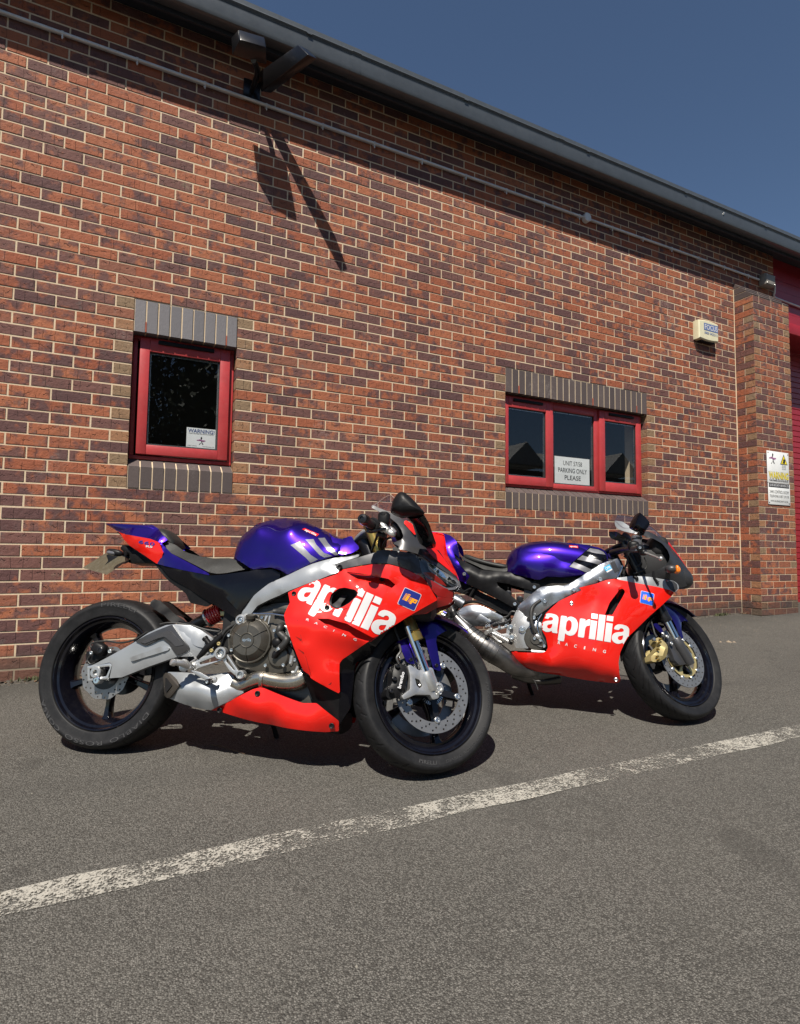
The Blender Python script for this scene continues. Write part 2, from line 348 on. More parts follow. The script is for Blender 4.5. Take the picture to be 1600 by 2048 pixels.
# ---- bricks
def brick_mat(name, src, kind='brick'):
    g = N(name); p = g.pos()
    if src == 'obj': rv = g.n('ObjectInfo').outputs['Random']
    else: rv = g.n('Attribute', attribute_name='rnd').outputs['Fac']
    q = g.vmath('ADD', p, g.n('CombineXYZ', {0: g.math('MULTIPLY', rv, 31.), 1: g.math('MULTIPLY', rv, 17.)}).outputs[0])
    rv2 = g.n('TexWhiteNoise', noise_dimensions='1D'); g.set(rv2.inputs['W'], g.math('MULTIPLY', rv, 917.)); R2 = rv2.outputs[0]
    fine = g.noise(q, 130., 5., .75); sp = g.ramp(g.noise(q, 420., 2.), .58, .66)
    if kind == 'brick':
        blot = g.math('ADD', g.math('MULTIPLY', g.noise(q, 9.5, 4., .6), 2.3), g.math('MULTIPLY', rv, .85))
        f = g.ramp(blot, 1.38, 1.78)
        or_ = g.mix(R2, (.30, .086, .043, 1), (.41, .145, .070, 1)); pu = g.mix(R2, (.102, .050, .050, 1), (.178, .080, .066, 1))
        col = g.mix(f, pu, or_)
        gr = g.math('MULTIPLY', g.ramp(g.noise(q, 11., 4., .7), .58, .72), .7); col = g.mix(gr, col, (.115, .088, .082, 1))
        ol = g.math('MULTIPLY', g.ramp(g.noise(g.vmath('ADD', q, (9., 4., 2.)), 10., 5., .75), .60, .72), g.math('MULTIPLY', g.ramp(R2, .55, .7), .6))
        col = g.mix(ol, col, (.25, .185, .13, 1))
        dark = g.math('MULTIPLY', g.ramp(g.math('MULTIPLY', R2, rv), .55, .9), .5); col = g.mix(dark, col, (.10, .055, .055, 1))
    elif kind == 'olive': col = g.mix(g.noise(q, 30., 4.), (.20, .135, .08, 1), (.30, .20, .12, 1)); col = g.mix(g.ramp(R2, .45, .6), col, (.33, .165, .085, 1))
    elif kind == 'grey': col = g.mix(R2, (.145, .14, .15, 1), (.21, .20, .21, 1))
    else: col = g.mix(R2, (.085, .068, .066, 1), (.125, .098, .092, 1))
    col = g.mix(g.math('MULTIPLY', fine, .5), col, g.mix(.35, col, (.02, .015, .015, 1)))
    col = g.mix(g.math('MULTIPLY', sp, .45), col, (.03, .02, .02, 1))
    wh = g.ramp(g.noise(p, 1.6, 7., .75), .54, .76); wh = g.math('MULTIPLY', wh, g.ramp(g.noise(q, 45., 6., .8), .42, .66)); col = g.mix(g.math('MULTIPLY', wh, .6), col, (.46, .40, .36, 1))
    st_ = g.n('Mapping', {'Scale': (7., 7., .5), 'Vector': p}); run = g.math('MULTIPLY', g.ramp(g.noise(st_, 1., 4., .6), .56, .74), .28); col = g.mix(run, col, (.07, .05, .045, 1))
    sz = g.n('SeparateXYZ'); g.set(sz.inputs[0], p)
    grime = g.math('MULTIPLY', g.ramp(g.math('SUBTRACT', g.math('ADD', sz.outputs[2], g.math('MULTIPLY', g.noise(p, 6., 4.), .14)), g.math('MULTIPLY', sz.outputs[0], .0225)), .30, .18), .7)
    col = g.mix(grime, col, (.055, .045, .04, 1))
    if kind in ('brick', 'olive'):
        # rustic face: vertical drag cracks and one torn crease along each brick
        zf = g.math('FRACT', g.math('DIVIDE', g.math('ADD', sz.outputs[2], 7.5), .075)); xx = g.math('ADD', sz.outputs[0], sz.outputs[1])
        vec = g.n('CombineXYZ', {0: g.math('ADD', xx, g.math('MULTIPLY', rv, 40.)), 1: g.math('MULTIPLY', rv, 60.)}).outputs[0]
        wob = g.math('SUBTRACT', g.noise(vec, 16., 5., .7), .5)
        cr = g.math('ABSOLUTE', g.math('SUBTRACT', zf, g.math('ADD', g.math('ADD', .38, g.math('MULTIPLY', R2, .24)), g.math('MULTIPLY', wob, 1.6))))
        c1 = g.math('MULTIPLY', g.math('MULTIPLY', g.ramp(cr, .06, .0), g.ramp(g.noise(vec, 30., 2.), .50, .62)), g.math('ADD', .25, g.math('MULTIPLY', R2, .75)))
        fx = g.math('FRACT', g.math('ADD', g.math('DIVIDE', xx, .064), g.math('ADD', rv, g.math('MULTIPLY', g.math('SUBTRACT', g.noise(q, 28., 3.), .5), .22))))
        c2 = g.math('MULTIPLY', g.ramp(g.math('ABSOLUTE', g.math('SUBTRACT', fx, .5)), .022, 0.), g.ramp(g.noise(q, 13., 2.), .46, .56))
        ck = g.math('MAXIMUM', c1, c2); col = g.mix(g.math('MULTIPLY', ck, .6), col, (.028, .014, .013, 1))
        h = g.math('SUBTRACT', g.math('ADD', g.math('MULTIPLY', fine, .5), g.math('MULTIPLY', g.noise(q, 34., 4.), 1.1)), g.math('MULTIPLY', ck, 1.3))
        nr = g.bump(h, 1., .0045)
    else: nr = g.bump(g.math('ADD', fine, g.noise(q, 40., 3.)), .5, .0022)
    g.P(col=col, rough=.78 if kind in ('brick', 'olive') else .55, nrm=nr, spec=.3); return g.m
for s_ in ('obj', 'att'):
    for k_ in ('brick', 'olive', 'grey', 'brown'): M[k_+s_] = brick_mat(k_+'_'+s_+'_face', s_, k_)
g = N('buff_mortar'); p = g.pos(); sz = g.n('SeparateXYZ'); g.set(sz.inputs[0], p)
col = g.mix(g.noise(p, 3., 5., .7), (.53, .41, .27, 1), (.72, .58, .42, 1)); col = g.mix(g.math('MULTIPLY', g.ramp(g.noise(p, 150., 4., .8), .45, .7), .45), col, (.33, .27, .2, 1))
wh = g.ramp(g.noise(p, 2.2, 6., .7), .55, .75); col = g.mix(g.math('MULTIPLY', wh, .5), col, (.78, .74, .66, 1))
grime = g.ramp(g.math('SUBTRACT', g.math('ADD', sz.outputs[2], g.math('MULTIPLY', g.noise(p, 6., 4.), .12)), g.math('MULTIPLY', sz.outputs[0], .0225)), .26, .17); col = g.mix(g.math('MULTIPLY', grime, .7), col, (.10, .085, .07, 1))
g.P(col=col, rough=.93, nrm=g.bump(g.noise(p, 220., 4., .8), .8, .002), spec=.15); M['mortar'] = g.m

bld = empty('brick_building', label='long brick industrial unit with dark grey gutter, red-framed windows and red shutter bay', cat='building')
CH = .0016
def brickgeo(x0, x1, z0, z1, dep=.10):
    "a brick whose face is in the plane y=0 with worn arrises"
    c = CH
    V = [(x0, c, z0), (x1, c, z0), (x1, c, z1), (x0, c, z1), (x0+c, 0, z0+c), (x1-c, 0, z0+c), (x1-c, 0, z1-c), (x0+c, 0, z1-c),
         (x0, dep, z0), (x1, dep, z0), (x1, dep, z1), (x0, dep, z1)]
    F = [(4, 5, 6, 7), (0, 1, 5, 4), (1, 2, 6, 5), (2, 3, 7, 6), (3, 0, 4, 7), (0, 8, 9, 1), (1, 9, 10, 2), (2, 10, 11, 3), (3, 11, 8, 0)]
    return V, F
OPEN = ((0., .675), (3.0375, 4.8375))
bricks = []       # x0, x1, course, kind
for k in range(-7, 60):
    e = k % 2 == 0; xmin = -3.6; xmax = 6.3 if k < 52 else 7.0875
    x = xmin-.1125*(not e)+.0
    # joints at .1125+.225n on even courses, .225n on odd ones
    n0 = int((xmin)/.225)-1; js = [(.1125 if e else 0)+.225*n for n in range(n0, 40)]
    cuts = [(xmin, xmax)]
    if 16 <= k < 33:
        cuts = []; a = xmin
        for o in OPEN: cuts.append((a, o[0])); a = o[1]
        cuts.append((a, xmax))
    for a, b in cuts:
        pts = [a]+[j for j in js if a+.04 < j < b-.04]+[b]
        for i in range(len(pts)-1):
            hdr = (pts[i+1]-pts[i]) < .13; atop = any(abs(pts[i]-o[1]) < 1e-3 or abs(pts[i+1]-o[0]) < 1e-3 for o in OPEN) and 16 <= k < 33
            bricks.append((pts[i], pts[i+1], k, 'olive' if hdr and atop else 'brick'))
def px(x, y, z):
    v = Vector((x, y, z))-cam.location if False else Vector((x+.0508, y+4.1483, z-.816)); d = v.dot(fw)
    return 800+1150.6*v.dot(rx)/d, 1024-1150.6*v.dot(ux)/d
cand = []
for i, (a, b, k, kd) in enumerate(bricks):
    if a < -1.2 or k < 0: continue
    p0 = px(a, 0, k*.075); p1 = px(b, 0, k*.075); cx, cy = px((a+b)/2, 0, (k+.5)*.075)
    if 0 < cx < 1600 and 424 < cy < 1400:
        hid = (1050 < cy and 480 < cx < 960) or (1190 < cy and 100 < cx < 960)
        if not hid: cand.append(((p1[0]-p0[0]), i))
cand.sort(reverse=True); single = set(i for _, i in cand[:296])
cache = {}
G_ = {'brick': Geo(), 'olive': Geo()}; RN = {'brick': [], 'olive': []}
for i, (a, b, k, kd) in enumerate(bricks):
    x0, x1, z0, z1 = a+.005, b-.005, k*.075+.005, (k+1)*.075-.005
    if a in (0., .675, 3.0375, 4.8375): x0 = a
    if b in (0., .675, 3.0375, 4.8375, 7.0875): x1 = b
    dy = rnd.uniform(-.0020, .0014); dz = rnd.uniform(-.0008, .0008)
    if i in single:
        w = round(x1-x0, 4); key = (w, kd, rnd.randint(0, 1))
        if key not in cache:
            V, F = brickgeo(0, w, 0, .065); cache[key] = mesh('brick', V, F, M[kd+'obj'])
        link('brick', cache[key], bld).location = (x0, dy, z0+dz)
    else:
        V, F = brickgeo(x0, x1, z0+dz, z1+dz); V = [(v[0], v[1]+dy, v[2]) for v in V]; G_[kd].add(V, F); RN[kd] += [rnd.random()]*len(V)
def attobj(name, gg, rn, mat, par, **k):
    o = wobj(name, gg.V, gg.F, mat, par, **k); at = o.data.attributes.new('rnd', 'FLOAT', 'POINT'); at.data.foreach_set('value', rn); return o
attobj('brickwork', G_['brick'], RN['brick'], M['brickatt'], bld, kind='stuff')
attobj('header_brickwork', G_['olive'], RN['olive'], M['oliveatt'], bld, kind='stuff')
# mortar body of the wall, returned into the openings
gm = Geo(); my = .0026
def mslab(x0, x1, z0, z1): gm.box((x0, my, z0), (x1, .30, z1))
mslab(-3.6, 6.6, -.5, 1.2); mslab(-3.6, -.003, 1.2, 2.475); mslab(.678, 3.0345, 1.2, 2.475); mslab(4.8405, 6.6, 1.2, 2.475); mslab(-3.6, 7.084, 2.475, 4.5)
wobj('mortar', gm.V, gm.F, M['mortar'], bld)
# lintels and sills of blue-grey engineering brick
for (a, b), kd, nb in ((OPEN[0], 'grey', 9), (OPEN[1], 'brown', 24)):
    V, F = brickgeo(0, .0655, 0, .2175, .105); lm = mesh('lintel_brick', V, F, M[kd+'obj'])
    prof = [(0, 0), (0, .142), (.003, .1455), (.098, .205), (.11, .205), (.11, 0)]; w = .0655; c = .002
    V = [(x, y, z) for x in (0, w) for y, z in prof]; n6 = 6
    F = [(i, (i+1) % 6, 6+(i+1) % 6, 6+i) for i in range(6)]+[tuple(range(6))[::-1], tuple(range(6, 12))]
    sm = mesh('sill_brick', V, F, M['brownobj' if kd == 'brown' else 'brownobj'])
    for i in range(nb):
        x = a+i*.075+.00475
        link('lintel_brick', lm, bld).location = (x, rnd.uniform(-.003, .0005), 2.2525)
        link('sill_brick', sm, bld).location = (x, rnd.uniform(-.002, .0005)-.002, 1.205)
    gm = Geo().box((a+.002, .004, 2.254), (b-.002, .10, 2.474)); wobj('lintel_mortar', gm.V, gm.F, M['mortar'], bld); gm = Geo().add([(x, y, z) for x in (a+.002, b-.002) for y, z in ((.002, 1.2), (.002, 1.345), (.098, 1.406), (.12, 1.406), (.12, 1.2))], [(0, 1, 6, 5), (1, 2, 7, 6), (2, 3, 8, 7), (3, 4, 9, 8), (0, 4, 3, 2, 1), (5, 6, 7, 8, 9)])
    wobj('sill_mortar', gm.V, gm.F, M['mortar'], bld)
# small red plastic weep vents in the lintel joints
for x in (.0745, .5995, 3.0375+.15, 3.0375+1.05, 3.0375+1.65): wbox('weep_vent', (x-.003, -.0045, 2.256), (x+.004, .01, 2.325), simple('terracotta_plastic', (.35, .09, .05), .6) if 'weep' not in M else M['weep'], bld)

# ---- windows (parts of the building)
M['redframe'] = simple('faded_red_window_paint', (.42, .042, .045), .42, 0, .15, bump=.1, bscale=120, vary=.08, dust=.12)
M['darkroom'] = simple('dark_room_lining', (.035, .035, .038), .9)
M['gasket'] = simple('dark_glazing_gasket', (.02, .02, .022), .6)
def frame(name, x0, x1, z0, z1, wl, wr, wb, wt, y0, y1, par, mat='redframe', bev=.004):
    gg = Geo(); gg.box((x0, y0, z0), (x0+wl, y1, z1)); gg.box((x1-wr, y0, z0), (x1, y1, z1)); gg.box((x0+wl, y0+.0006, z0), (x1-wr, y1, z0+wb)); gg.box((x0+wl, y0+.0006, z1-wt), (x1-wr, y1, z1))
    o = wobj(name, gg.V, gg.F, M[mat], par); return bevel_obj(o, bev, 2) if bev else o
def window(x0, x1, lights):
    w = link('window', mesh('window', *(lambda q: (q.V, q.F))(Geo().box((x0+.004, .078, 1.407), (x1-.004, .125, 1.432)).box((x0+.004, .078, 2.228), (x1-.004, .125, 2.2525)).box((x0+.004, .078, 1.432), (x0+.034, .125, 2.228)).box((x1-.034, .078, 1.432), (x1-.004, .125, 2.228))), M['redframe']), bld)
    bevel_obj(w, .003)
    for (a, b, sa, sb, z0, z1, pa, pb, pz0, pz1, op) in lights:
        y = .052 if op else .070
        frame('sash' if op else 'fixed_frame', sa, sb, z0, z1, pa-sa, sb-pb, pz0-z0, z1-pz1, y, .105, w)
        frame('gasket', pa-.001, pb+.001, pz0-.001, pz1+.001, .006, .006, .006, .006, y+.012, .10, w, 'gasket', 0)
        frame('spacer_bar', pa+.004, pb-.004, pz0+.004, pz1-.004, .008, .009, .008, .008, y+.026, y+.036, w, 'bolt', 0)
        wobj('pane', [(pa, y+.018, pz0), (pb, y+.018, pz0), (pb, y+.018, pz1), (pa, y+.018, pz1)], [(0, 1, 2, 3)], M['pane'], w)
        if op == 1:
            v = wbox('trickle_vent', (pa+.05, y-.014, pz1+.055), (pb-.045, y+.002, pz1+.082), M['black'], w, .004)
    return w
w1 = window(0, .675, [(0, 0, .046, .640, 1.440, 2.236, .108, .572, 1.506, 2.147, 1)])
w2 = window(3.0375, 4.8375, [(0, 0, 3.052, 3.630, 1.428, 2.236, 3.112, 3.548, 1.508, 2.136, 1),
    (0, 0, 3.632, 4.222, 1.420, 2.232, 3.650, 4.172, 1.466, 2.172, 0), (0, 0, 4.226, 4.806, 1.428, 2.236, 4.300, 4.737, 1.520, 2.140, 1)])
for a, b in OPEN:     # the unlit rooms behind the panes
    gg = Geo(); gg.box((a-.6, 2.4, .6), (b+.6, 2.45, 2.9)); gg.box((a-.65, .31, .6), (a-.6, 2.4, 2.9)); gg.box((b+.6, .31, .6), (b+.65, 2.4, 2.9)); gg.box((a-.65, .31, .55), (b+.65, 2.45, .6)); gg.box((a-.65, .31, 2.9), (b+.65, 2.45, 2.95))
    wobj('room_lining', gg.V, gg.F, M['darkroom'], bld)
    wbox('window_board', (a-.05, .13, 1.395), (b+.05, .42, 1.42), simple('pale_window_board', (.35, .34, .32), .5), bld)

# ---- eaves: soffit, fascia, gutter, roof
M['roofsteel'] = simple('dark_grey_coated_steel', (.075, .085, .095), .38, .2, .2, vary=.08, dust=.06)
M['dark'] = simple('dark_blue_grey_soffit', (.022, .026, .036), .55)
def prof_x(name, prof, x0, x1, mat, par, smooth=40, **k):
    n = len(prof); V = [(x, y, z) for x in (x0, x1) for y, z in prof]; F = [(i, (i+1) % n, n+(i+1) % n, n+i) for i in range(n)]+[tuple(range(n))[::-1], tuple(range(n, 2*n))]
    return wobj(name, V, F, mat, par, smooth, **k)
X0, X1 = -3.7, 16.
wbox('soffit', (X0, -.20, 4.503), (X1, .45, 4.52), M['dark'], bld)
gp = [(-.19, 4.43), (-.255, 4.42), (-.272, 4.428), (-.281, 4.45), (-.282, 4.53), (-.286, 4.552), (-.298, 4.566), (-.296, 4.574), (-.278, 4.566), (-.27, 4.545), (-.268, 4.44), (-.20, 4.445), (-.20, 4.56), (-.19, 4.56)]
prof_x('gutter', gp, X0-.05, X1, M['roofsteel'], bld)
prof_x('fascia', [(-.188, 4.40), (-.17, 4.40), (-.17, 4.6), (-.188, 4.6)], X0, X1, M['dark'], bld)
prof_x('roof', [(-.22, 4.60), (9., 6.2), (9., 6.28), (-.22, 4.68)], X0, X1, M['roofsteel'], bld)
for i in range(9):
    x = -2.6+i*2.0; cy_, cz_ = -.235, 4.49
    prof_x('gutter_joint', [(cy_+(y-cy_)*1.035, cz_+(z-cz_)*1.035) for y, z in gp], x, x+.075, M['roofsteel'], bld)
for i in range(9): wbox('gutter_bracket', (-3+i*1.35, -.300, 4.556), (-2.965+i*1.35, -.19, 4.566), M['roofsteel'], bld)
for x in (5.73,):   # leaking joint stain and drip stud under the gutter
    g_ = tubeg([(x, -.284, 4.50), (x+.004, -.29, 4.515), (x+.01, -.284, 4.53)], .006, 6); wobj('gutter_stud', *g_, M['bolt'], bld, 60)
# back and flank of the building
wbox('side_wall', (-3.6, .30, -.4), (-3.4, 9, 4.5), M['brickatt'] if False else M['mortar'], bld)

# ---- the shutter bay right of the pier
M['redsteel'] = simple('red_coated_steel_door', (.30, .014, .022), .36, .1, .2, vary=.06, dust=.05)
V, F = [], []; n = 0; z = .1
prof = []
while z < 3.60: prof += [(.402, z), (.396, z+.004), (.396, z+.066), (.402, z+.070), (.409, z+.0725)]; z += .075
V = [(x, y, zz) for x in (7.0, 11.6) for y, zz in prof]; n = len(prof); F = [(i, i+1, n+i+1, n+i) for i in range(n-1)]
wobj('roller_shutter', V, F, M['redsteel'], bld)
wbox('door_lintel', (7.0875, -.012, 3.572), (11.6, .40, 3.708), M['redsteel'], bld, .006)
g_ = Geo()
for i in range(6): g_.box((7.0875, .028+.002*(i % 2), 3.712+i*.132), (11.6, .10, 3.840+i*.132))
wobj('lintel_cladding', g_.V, g_.F, M['redsteel'], bld)
g_ = Geo().box((11.6, .0, -.3), (16, 3, 4.5)).box((7.0, .45, -.3), (11.7, .6, 4.5)); wobj('far_wall', g_.V, g_.F, simple('distant_brick', (.20, .075, .055), .85, vary=.3, bump=.6, bscale=60), bld)
for zz in (.55, 1.45): pass
wbox('shutter_guide', (7.0, .372, .0), (7.09, .42, 3.57), M['redsteel'], bld)
V, F = tubeg([(7.36, .36, 1.84), (7.36, .30, 1.86), (7.36, .30, 1.98), (7.36, .36, 2.0)], .012, 8); wobj('shutter_handle', V, F, M['black'], bld, 60)
gg = Geo().box((6.976, .0, -.3), (7.084, .3, 3.76)); wobj('reveal_mortar', gg.V, gg.F, M['mortar'], bld)

# ---- the pier
pier = bld
PX0, PX1, PY = 6.3, 6.975, -.225
GP = Geo(); RP = []; GO = Geo(); RO = []
def tb(gg, rn, V, F, f): gg.add([f(v) for v in V], F); rn += [rnd.random()]*len(V)
def fa(v): return (v[0], v[1]+PY, v[2])          # front face
def fb(v): return (PX0-.0009+v[1], -v[0], v[2])        # side face, runs along -x plane
for k in range(-1, 50):
    z0, z1 = k*.075+.005, (k+1)*.075-.005; e = k % 2
    xs_ = [PX0, PX0+.1125, PX0+.3375, PX0+.5625, PX1] if e else [PX0, PX0+.225, PX0+.45, PX1]
    for i in range(len(xs_)-1):
        a, b = xs_[i]+(0 if i == 0 else .005), xs_[i+1]-(0 if i == len(xs_)-2 else .005); V, F = brickgeo(a, b, z0, z1, .1)
        if b-a < .12 and rnd.random() < .75: tb(GO, RO, V, F, fa)
        else: tb(GP, RP, V, F, fa)
    ys_ = [0.006, .2243] if e else [.006, .1075, .1175, .2243]
    for i in range(0, len(ys_), 2):
        V, F = brickgeo(ys_[i], ys_[i+1] if ys_[i+1] > .2 else ys_[i+1], z0, z1, .1)
        V, F = brickgeo(ys_[i], ys_[i+1], z0, z1, .1)
        if (not e) and i == 2 and rnd.random() < .8: tb(GO, RO, V, F, fb)
        else: tb(GP, RP, V, F, fb)
def fc(v): return (PX1+.0009-v[1], -v[0], v[2])
for k in range(-1, 50):
    V, F = brickgeo(.006, .2225, k*.075+.005, (k+1)*.075-.005, .1); tb(GP, RP, V, F, fc)
attobj('pier_brickwork', GP, RP, M['brickatt'], bld, kind='stuff'); attobj('pier_headers', GO, RO, M['oliveatt'], bld, kind='stuff')
gm = Geo().box((PX0+.004, PY+.004, -.3), (PX1-.004, .02, 3.752)); wobj('pier_mortar', gm.V, gm.F, M['mortar'], bld)
# sloping plinth-brick capping in three courses
gm = Geo(); rn = []
for j in range(3):
    y0 = PY+.075*j; z0 = 3.755+.075*j
    xs_ = [PX0, PX0+.225, PX0+.45, PX1] if j % 2 else [PX0, PX0+.1125, PX0+.3375, PX0+.5625, PX1]
    for i in range(len(xs_)-1):
        a, b = xs_[i]+(.004 if i else 0), xs_[i+1]-(.004 if i < len(xs_)-2 else 0)
        pr = [(y0-.002, z0), (y0-.002, z0+.012), (y0+.07, z0+.069), (0.01, z0+.069), (.01, z0)]
        V = [(x, y, z) for x in (a, b) for y, z in pr]; gm.add(V, [(q, (q+1) % 5, 5+(q+1) % 5, 5+q) for q in range(5)]+[(4, 3, 2, 1, 0), (5, 6, 7, 8, 9)]); rn += [rnd.random()]*10
o = attobj('capping_brick', gm, rn, M['brownatt'], bld); bevel_obj(o, .003, 1)
gm = Geo()
for j in range(3): gm.add([(x, y, z) for x in (PX0+.003, PX1-.003) for y, z in ((PY+.075*j+.003, 3.75+.075*j), (PY+.075*j+.003, 3.762+.075*j), (PY+.075*j+.072, 3.817+.075*j), (.01, 3.817+.075*j), (.01, 3.75+.075*j))], [(q, (q+1) % 5, 5+(q+1) % 5, 5+q) for q in range(5)]+[(4, 3, 2, 1, 0), (5, 6, 7, 8, 9)])
wobj('capping_mortar', gm.V, gm.F, M['mortar'], bld)
# mastic movement joint in the corner
V, F = tubeg([(6.299, -.002, .1+.2*i) for i in range(20)], [.004+.004*rnd.random() for _ in range(20)], 6, 2); wobj('mastic_joint', V, F, M['mortar'], bld, 60)

# ---- things fixed to the wall
M['pvc'] = simple('grey_pvc_conduit', (.60, .60, .60), .45, dust=.1)
cz = 4.122; cy = -.022
con = wobj('conduit', *tubeg([(-3.2, cy, cz), (2, cy, cz), (4.8, cy, cz-.001), (6.76, cy, cz-.004)], .0115, 8, 4), M['pvc'], None, 50)
tag(con, 'long grey plastic conduit running under the gutter towards the pier', 'conduit')
for i in range(17):
    x = 6.55-i*.44
    g_ = Geo().box((x-.009, -.0085, cz-.012), (x+.009, .003, cz+.012)); g_.add(*tubeg([(x-.007, cy, cz), (x+.007, cy, cz)], .015, 10, 1)); g_.box((x-.004, -.03, cz-.040), (x+.004, -.022, cz-.012))
    wobj('saddle_clip', g_.V, g_.F, M['pvc'], con)
g_ = Geo(); g_.add(*skin([ring((4.0, -.004, cz), (0, 1, 0), .045, 20), ring((4.0, -.046, cz), (0, 1, 0), .045, 20), ring((4.0, -.052, cz), (0, 1, 0), .038, 20)])); wobj('inspection_box', g_.V, g_.F, M['pvc'], con, 40)
M['boxgrey'] = simple('weathered_beige_grey_plastic', (.23, .215, .19), .55, dust=.2)
jb = wbox('junction_box', (6.78, -.085, 4.045), (6.97, -.001, 4.185), M['boxgrey'], None, .012); tag(jb, 'weathered grey junction box where the conduit ends above the pier', 'junction box')
wbox('box_lid', (6.790, -.094, 4.055), (6.960, -.086, 4.175), M['boxgrey'], jb, .004)
for x, z in ((6.80, 4.065), (6.95, 4.165), (6.80, 4.165), (6.95, 4.065)): wobj('screw', *skin([ring((x, -.094, z), (0, 1, 0), .006, 8), ring((x, -.097, z), (0, 1, 0), .004, 8)]), M['bolt'], jb)
dc = wobj('cable', *tubeg([(6.97, -.05, 4.09), (7.02, -.05, 4.08), (7.05, -.03, 4.02), (7.09, .0, 3.985), (7.3, .005, 3.975), (8.2, .01, 3.965), (11, .01, 3.95)], .0115, 8, 4), M['pvc'], None, 50); tag(dc, 'grey cable bending from the junction box onto the red cladding', 'cable')

# alarm box
M['cream'] = simple('cream_alarm_plastic', (.68, .64, .44), .4, 0, .2, vary=.05, dust=.05)
al = empty('alarm_box', (5.74, 0, 3.26), label='cream alarm bell box with blue phone label high beside the pier', cat='alarm box')
AX0, AX1, AZ0, AZ1 = -.165, .165, -.085, .125; rings = []
def arect(y, ins, k=0):
    P = []
    for t in range(10):
        f = t/9; P.append((AX0+ins+(AX1-AX0-2*ins)*f, y, AZ0+ins+k*.018*math.sin(f*math.pi*1.0)-.0+(-.012*math.sin(f*math.pi))))
    for t in range(10):
        f = 1-t/9; P.append((AX0+ins+(AX1-AX0-2*ins)*f, y, AZ1-ins+.014*math.sin(f*math.pi)))
    return [Vector(q) for q in P]
rings = [arect(-.001, .004), arect(-.045, 0), arect(-.068, .003), arect(-.078, .014)]
o = wobj('cover', *skin(rings), M['cream'], al, 35)
for n, a, b, z0, z1, mt in (('label_panel', -.085, .150, .018, .098, 'navy2'),):
    M['navy2'] = simple('slate_blue_label', (.12, .17, .34), .4)
    wbox(n, (a, -.0800, z0), (b, -.0785, z1), M['navy2'], al)
flat_text('lettering', 'FOCUS', (-.072, -.0812, .030), (.140, -.0812, .030), (-.072, -.0812, .086), M['white'], al, .015)
flat_text('lettering', '0800 5422212', (-.080, -.0812, -.022), (.140, -.0812, -.022), (-.080, -.0812, .004), M['navy2'], al, .012)
wbox('sounder_grille', (-.11, -.06, -.102), (.12, -.012, -.082), M['black'], al)

# floodlight above the frame of the photograph, whose shadow falls on the wall
fl = empty('floodlight', (.72, 0, 4.2), label='black wall floodlight with a slanted sensor arm, top centre of the wall', cat='floodlight')
wbox('wall_plate', (-.06, -.02, -.08), (.06, -.001, .08), M['satin'], fl, .004)
wobj('bracket', *tubeg([(0, -.01, 0), (.0, -.2, .0), (-.06, -.36, -.06)], .02, 8, 3), M['satin'], fl, 50)
V, F = skin([[Vector(q) for q in ((-.20, -.33, -.06), (.03, -.36, -.06), (.03, -.30, .12), (-.20, -.27, .12))], [Vector(q) for q in ((-.17, -.45, -.03), (.0, -.47, -.03), (.0, -.41, .09), (-.17, -.39, .09))]])
bevel_obj(wobj('lamp_head', V, F, M['satin'], fl), .01)
V, F = skin([[Vector((.01, -.10, .07)), Vector((.05, -.10, -.05)), Vector((.12, -.12, -.05)), Vector((.08, -.12, .07))], [Vector((.20, -.53, .02)), Vector((.25, -.605, -.09)), Vector((.32, -.59, -.08)), Vector((.27, -.515, .03))]])
bevel_obj(wobj('sensor_arm', V, F, M['satin'], fl), .003)

# ---- notices
M['signwhite'] = simple('white_sign_board', (.76, .77, .76), .4, vary=.04, dust=.04); M['ink'] = simple('black_sign_ink', (.02, .02, .022), .5); M['yellow'] = simple('yellow_sign_ink', (.85, .68, .02), .45)
M['purple'] = simple('magenta_sign_ink', (.32, .08, .24), .5); M['inkblue'] = simple('dark_blue_sign_ink', (.05, .08, .22), .5)
s2 = empty('parking_notice', (3.905, .085, 1.478), label='white landscape notice with three lines of black text behind the middle pane', cat='notice')
wbox('board', (-.220, .008, .0), (.221, .011, .259), M['signwhite'], s2)
for t, w, z in (('UNIT 57/58', .240, .178), ('PARKING ONLY', .365, .108), ('PLEASE', .205, .038)):
    flat_text('lettering', t, (-w/2+.004, .0072, z), (w/2+.004, .0072, z), (-w/2+.004, .0072, z+.044), M['ink'], s2, .006)
s1 = empty('warning_notice', (.463, .085, 1.520), label='small white landscape warning notice in the corner of the left window', cat='notice')
wbox('board', (-.098, -.001, 0), (.098, .001, .138), M['signwhite'], s1)
flat_text('lettering', 'WARNING!', (-.089, -.002, .104), (.089, -.002, .104), (-.089, -.002, .131), M['inkblue'], s1, .02)
flat_text('lettering', 'THESE PREMISES ARE PROTECTED BY', (-.085, -.002, .094), (.085, -.002, .094), (-.085, -.002, .1005), M['ink'], s1)
def emblem(par, cx, cz, s, y, name='emblem'):
    gg = Geo()
    for (a, b, c_, d) in ((-.9, .9, -.08, .08), (-.5, .1, .12, .2), (.0, .7, -.22, -.14)): gg.add([(cx+a*s, y, cz+c_*s), (cx+b*s, y, cz+c_*s), (cx+b*s*.9, y, cz+d*s), (cx+a*s*.9, y, cz+d*s)], [(0, 1, 2, 3)])
    wobj(name, gg.V, gg.F, M['purple'], par)
    gg = Geo()
    for pts in (((-.08, .2), (.12, .25), (.22, .6), (.05, .8), (-.12, .55)), ((-.02, -.1), (.12, -.1), (.3, -.5), (.5, -.8), (.3, -.85), (.08, -.5)), ((-.1, -.5), (.02, -.45), (-.3, -.9), (-.42, -.85))):
        gg.add([(cx+a*s, y-.0002, cz+b*s) for a, b in pts], [tuple(range(len(pts)))])
    wobj(name, gg.V, gg.F, M['ink'], par)
emblem(s1, 0, .052, .034, -.002)
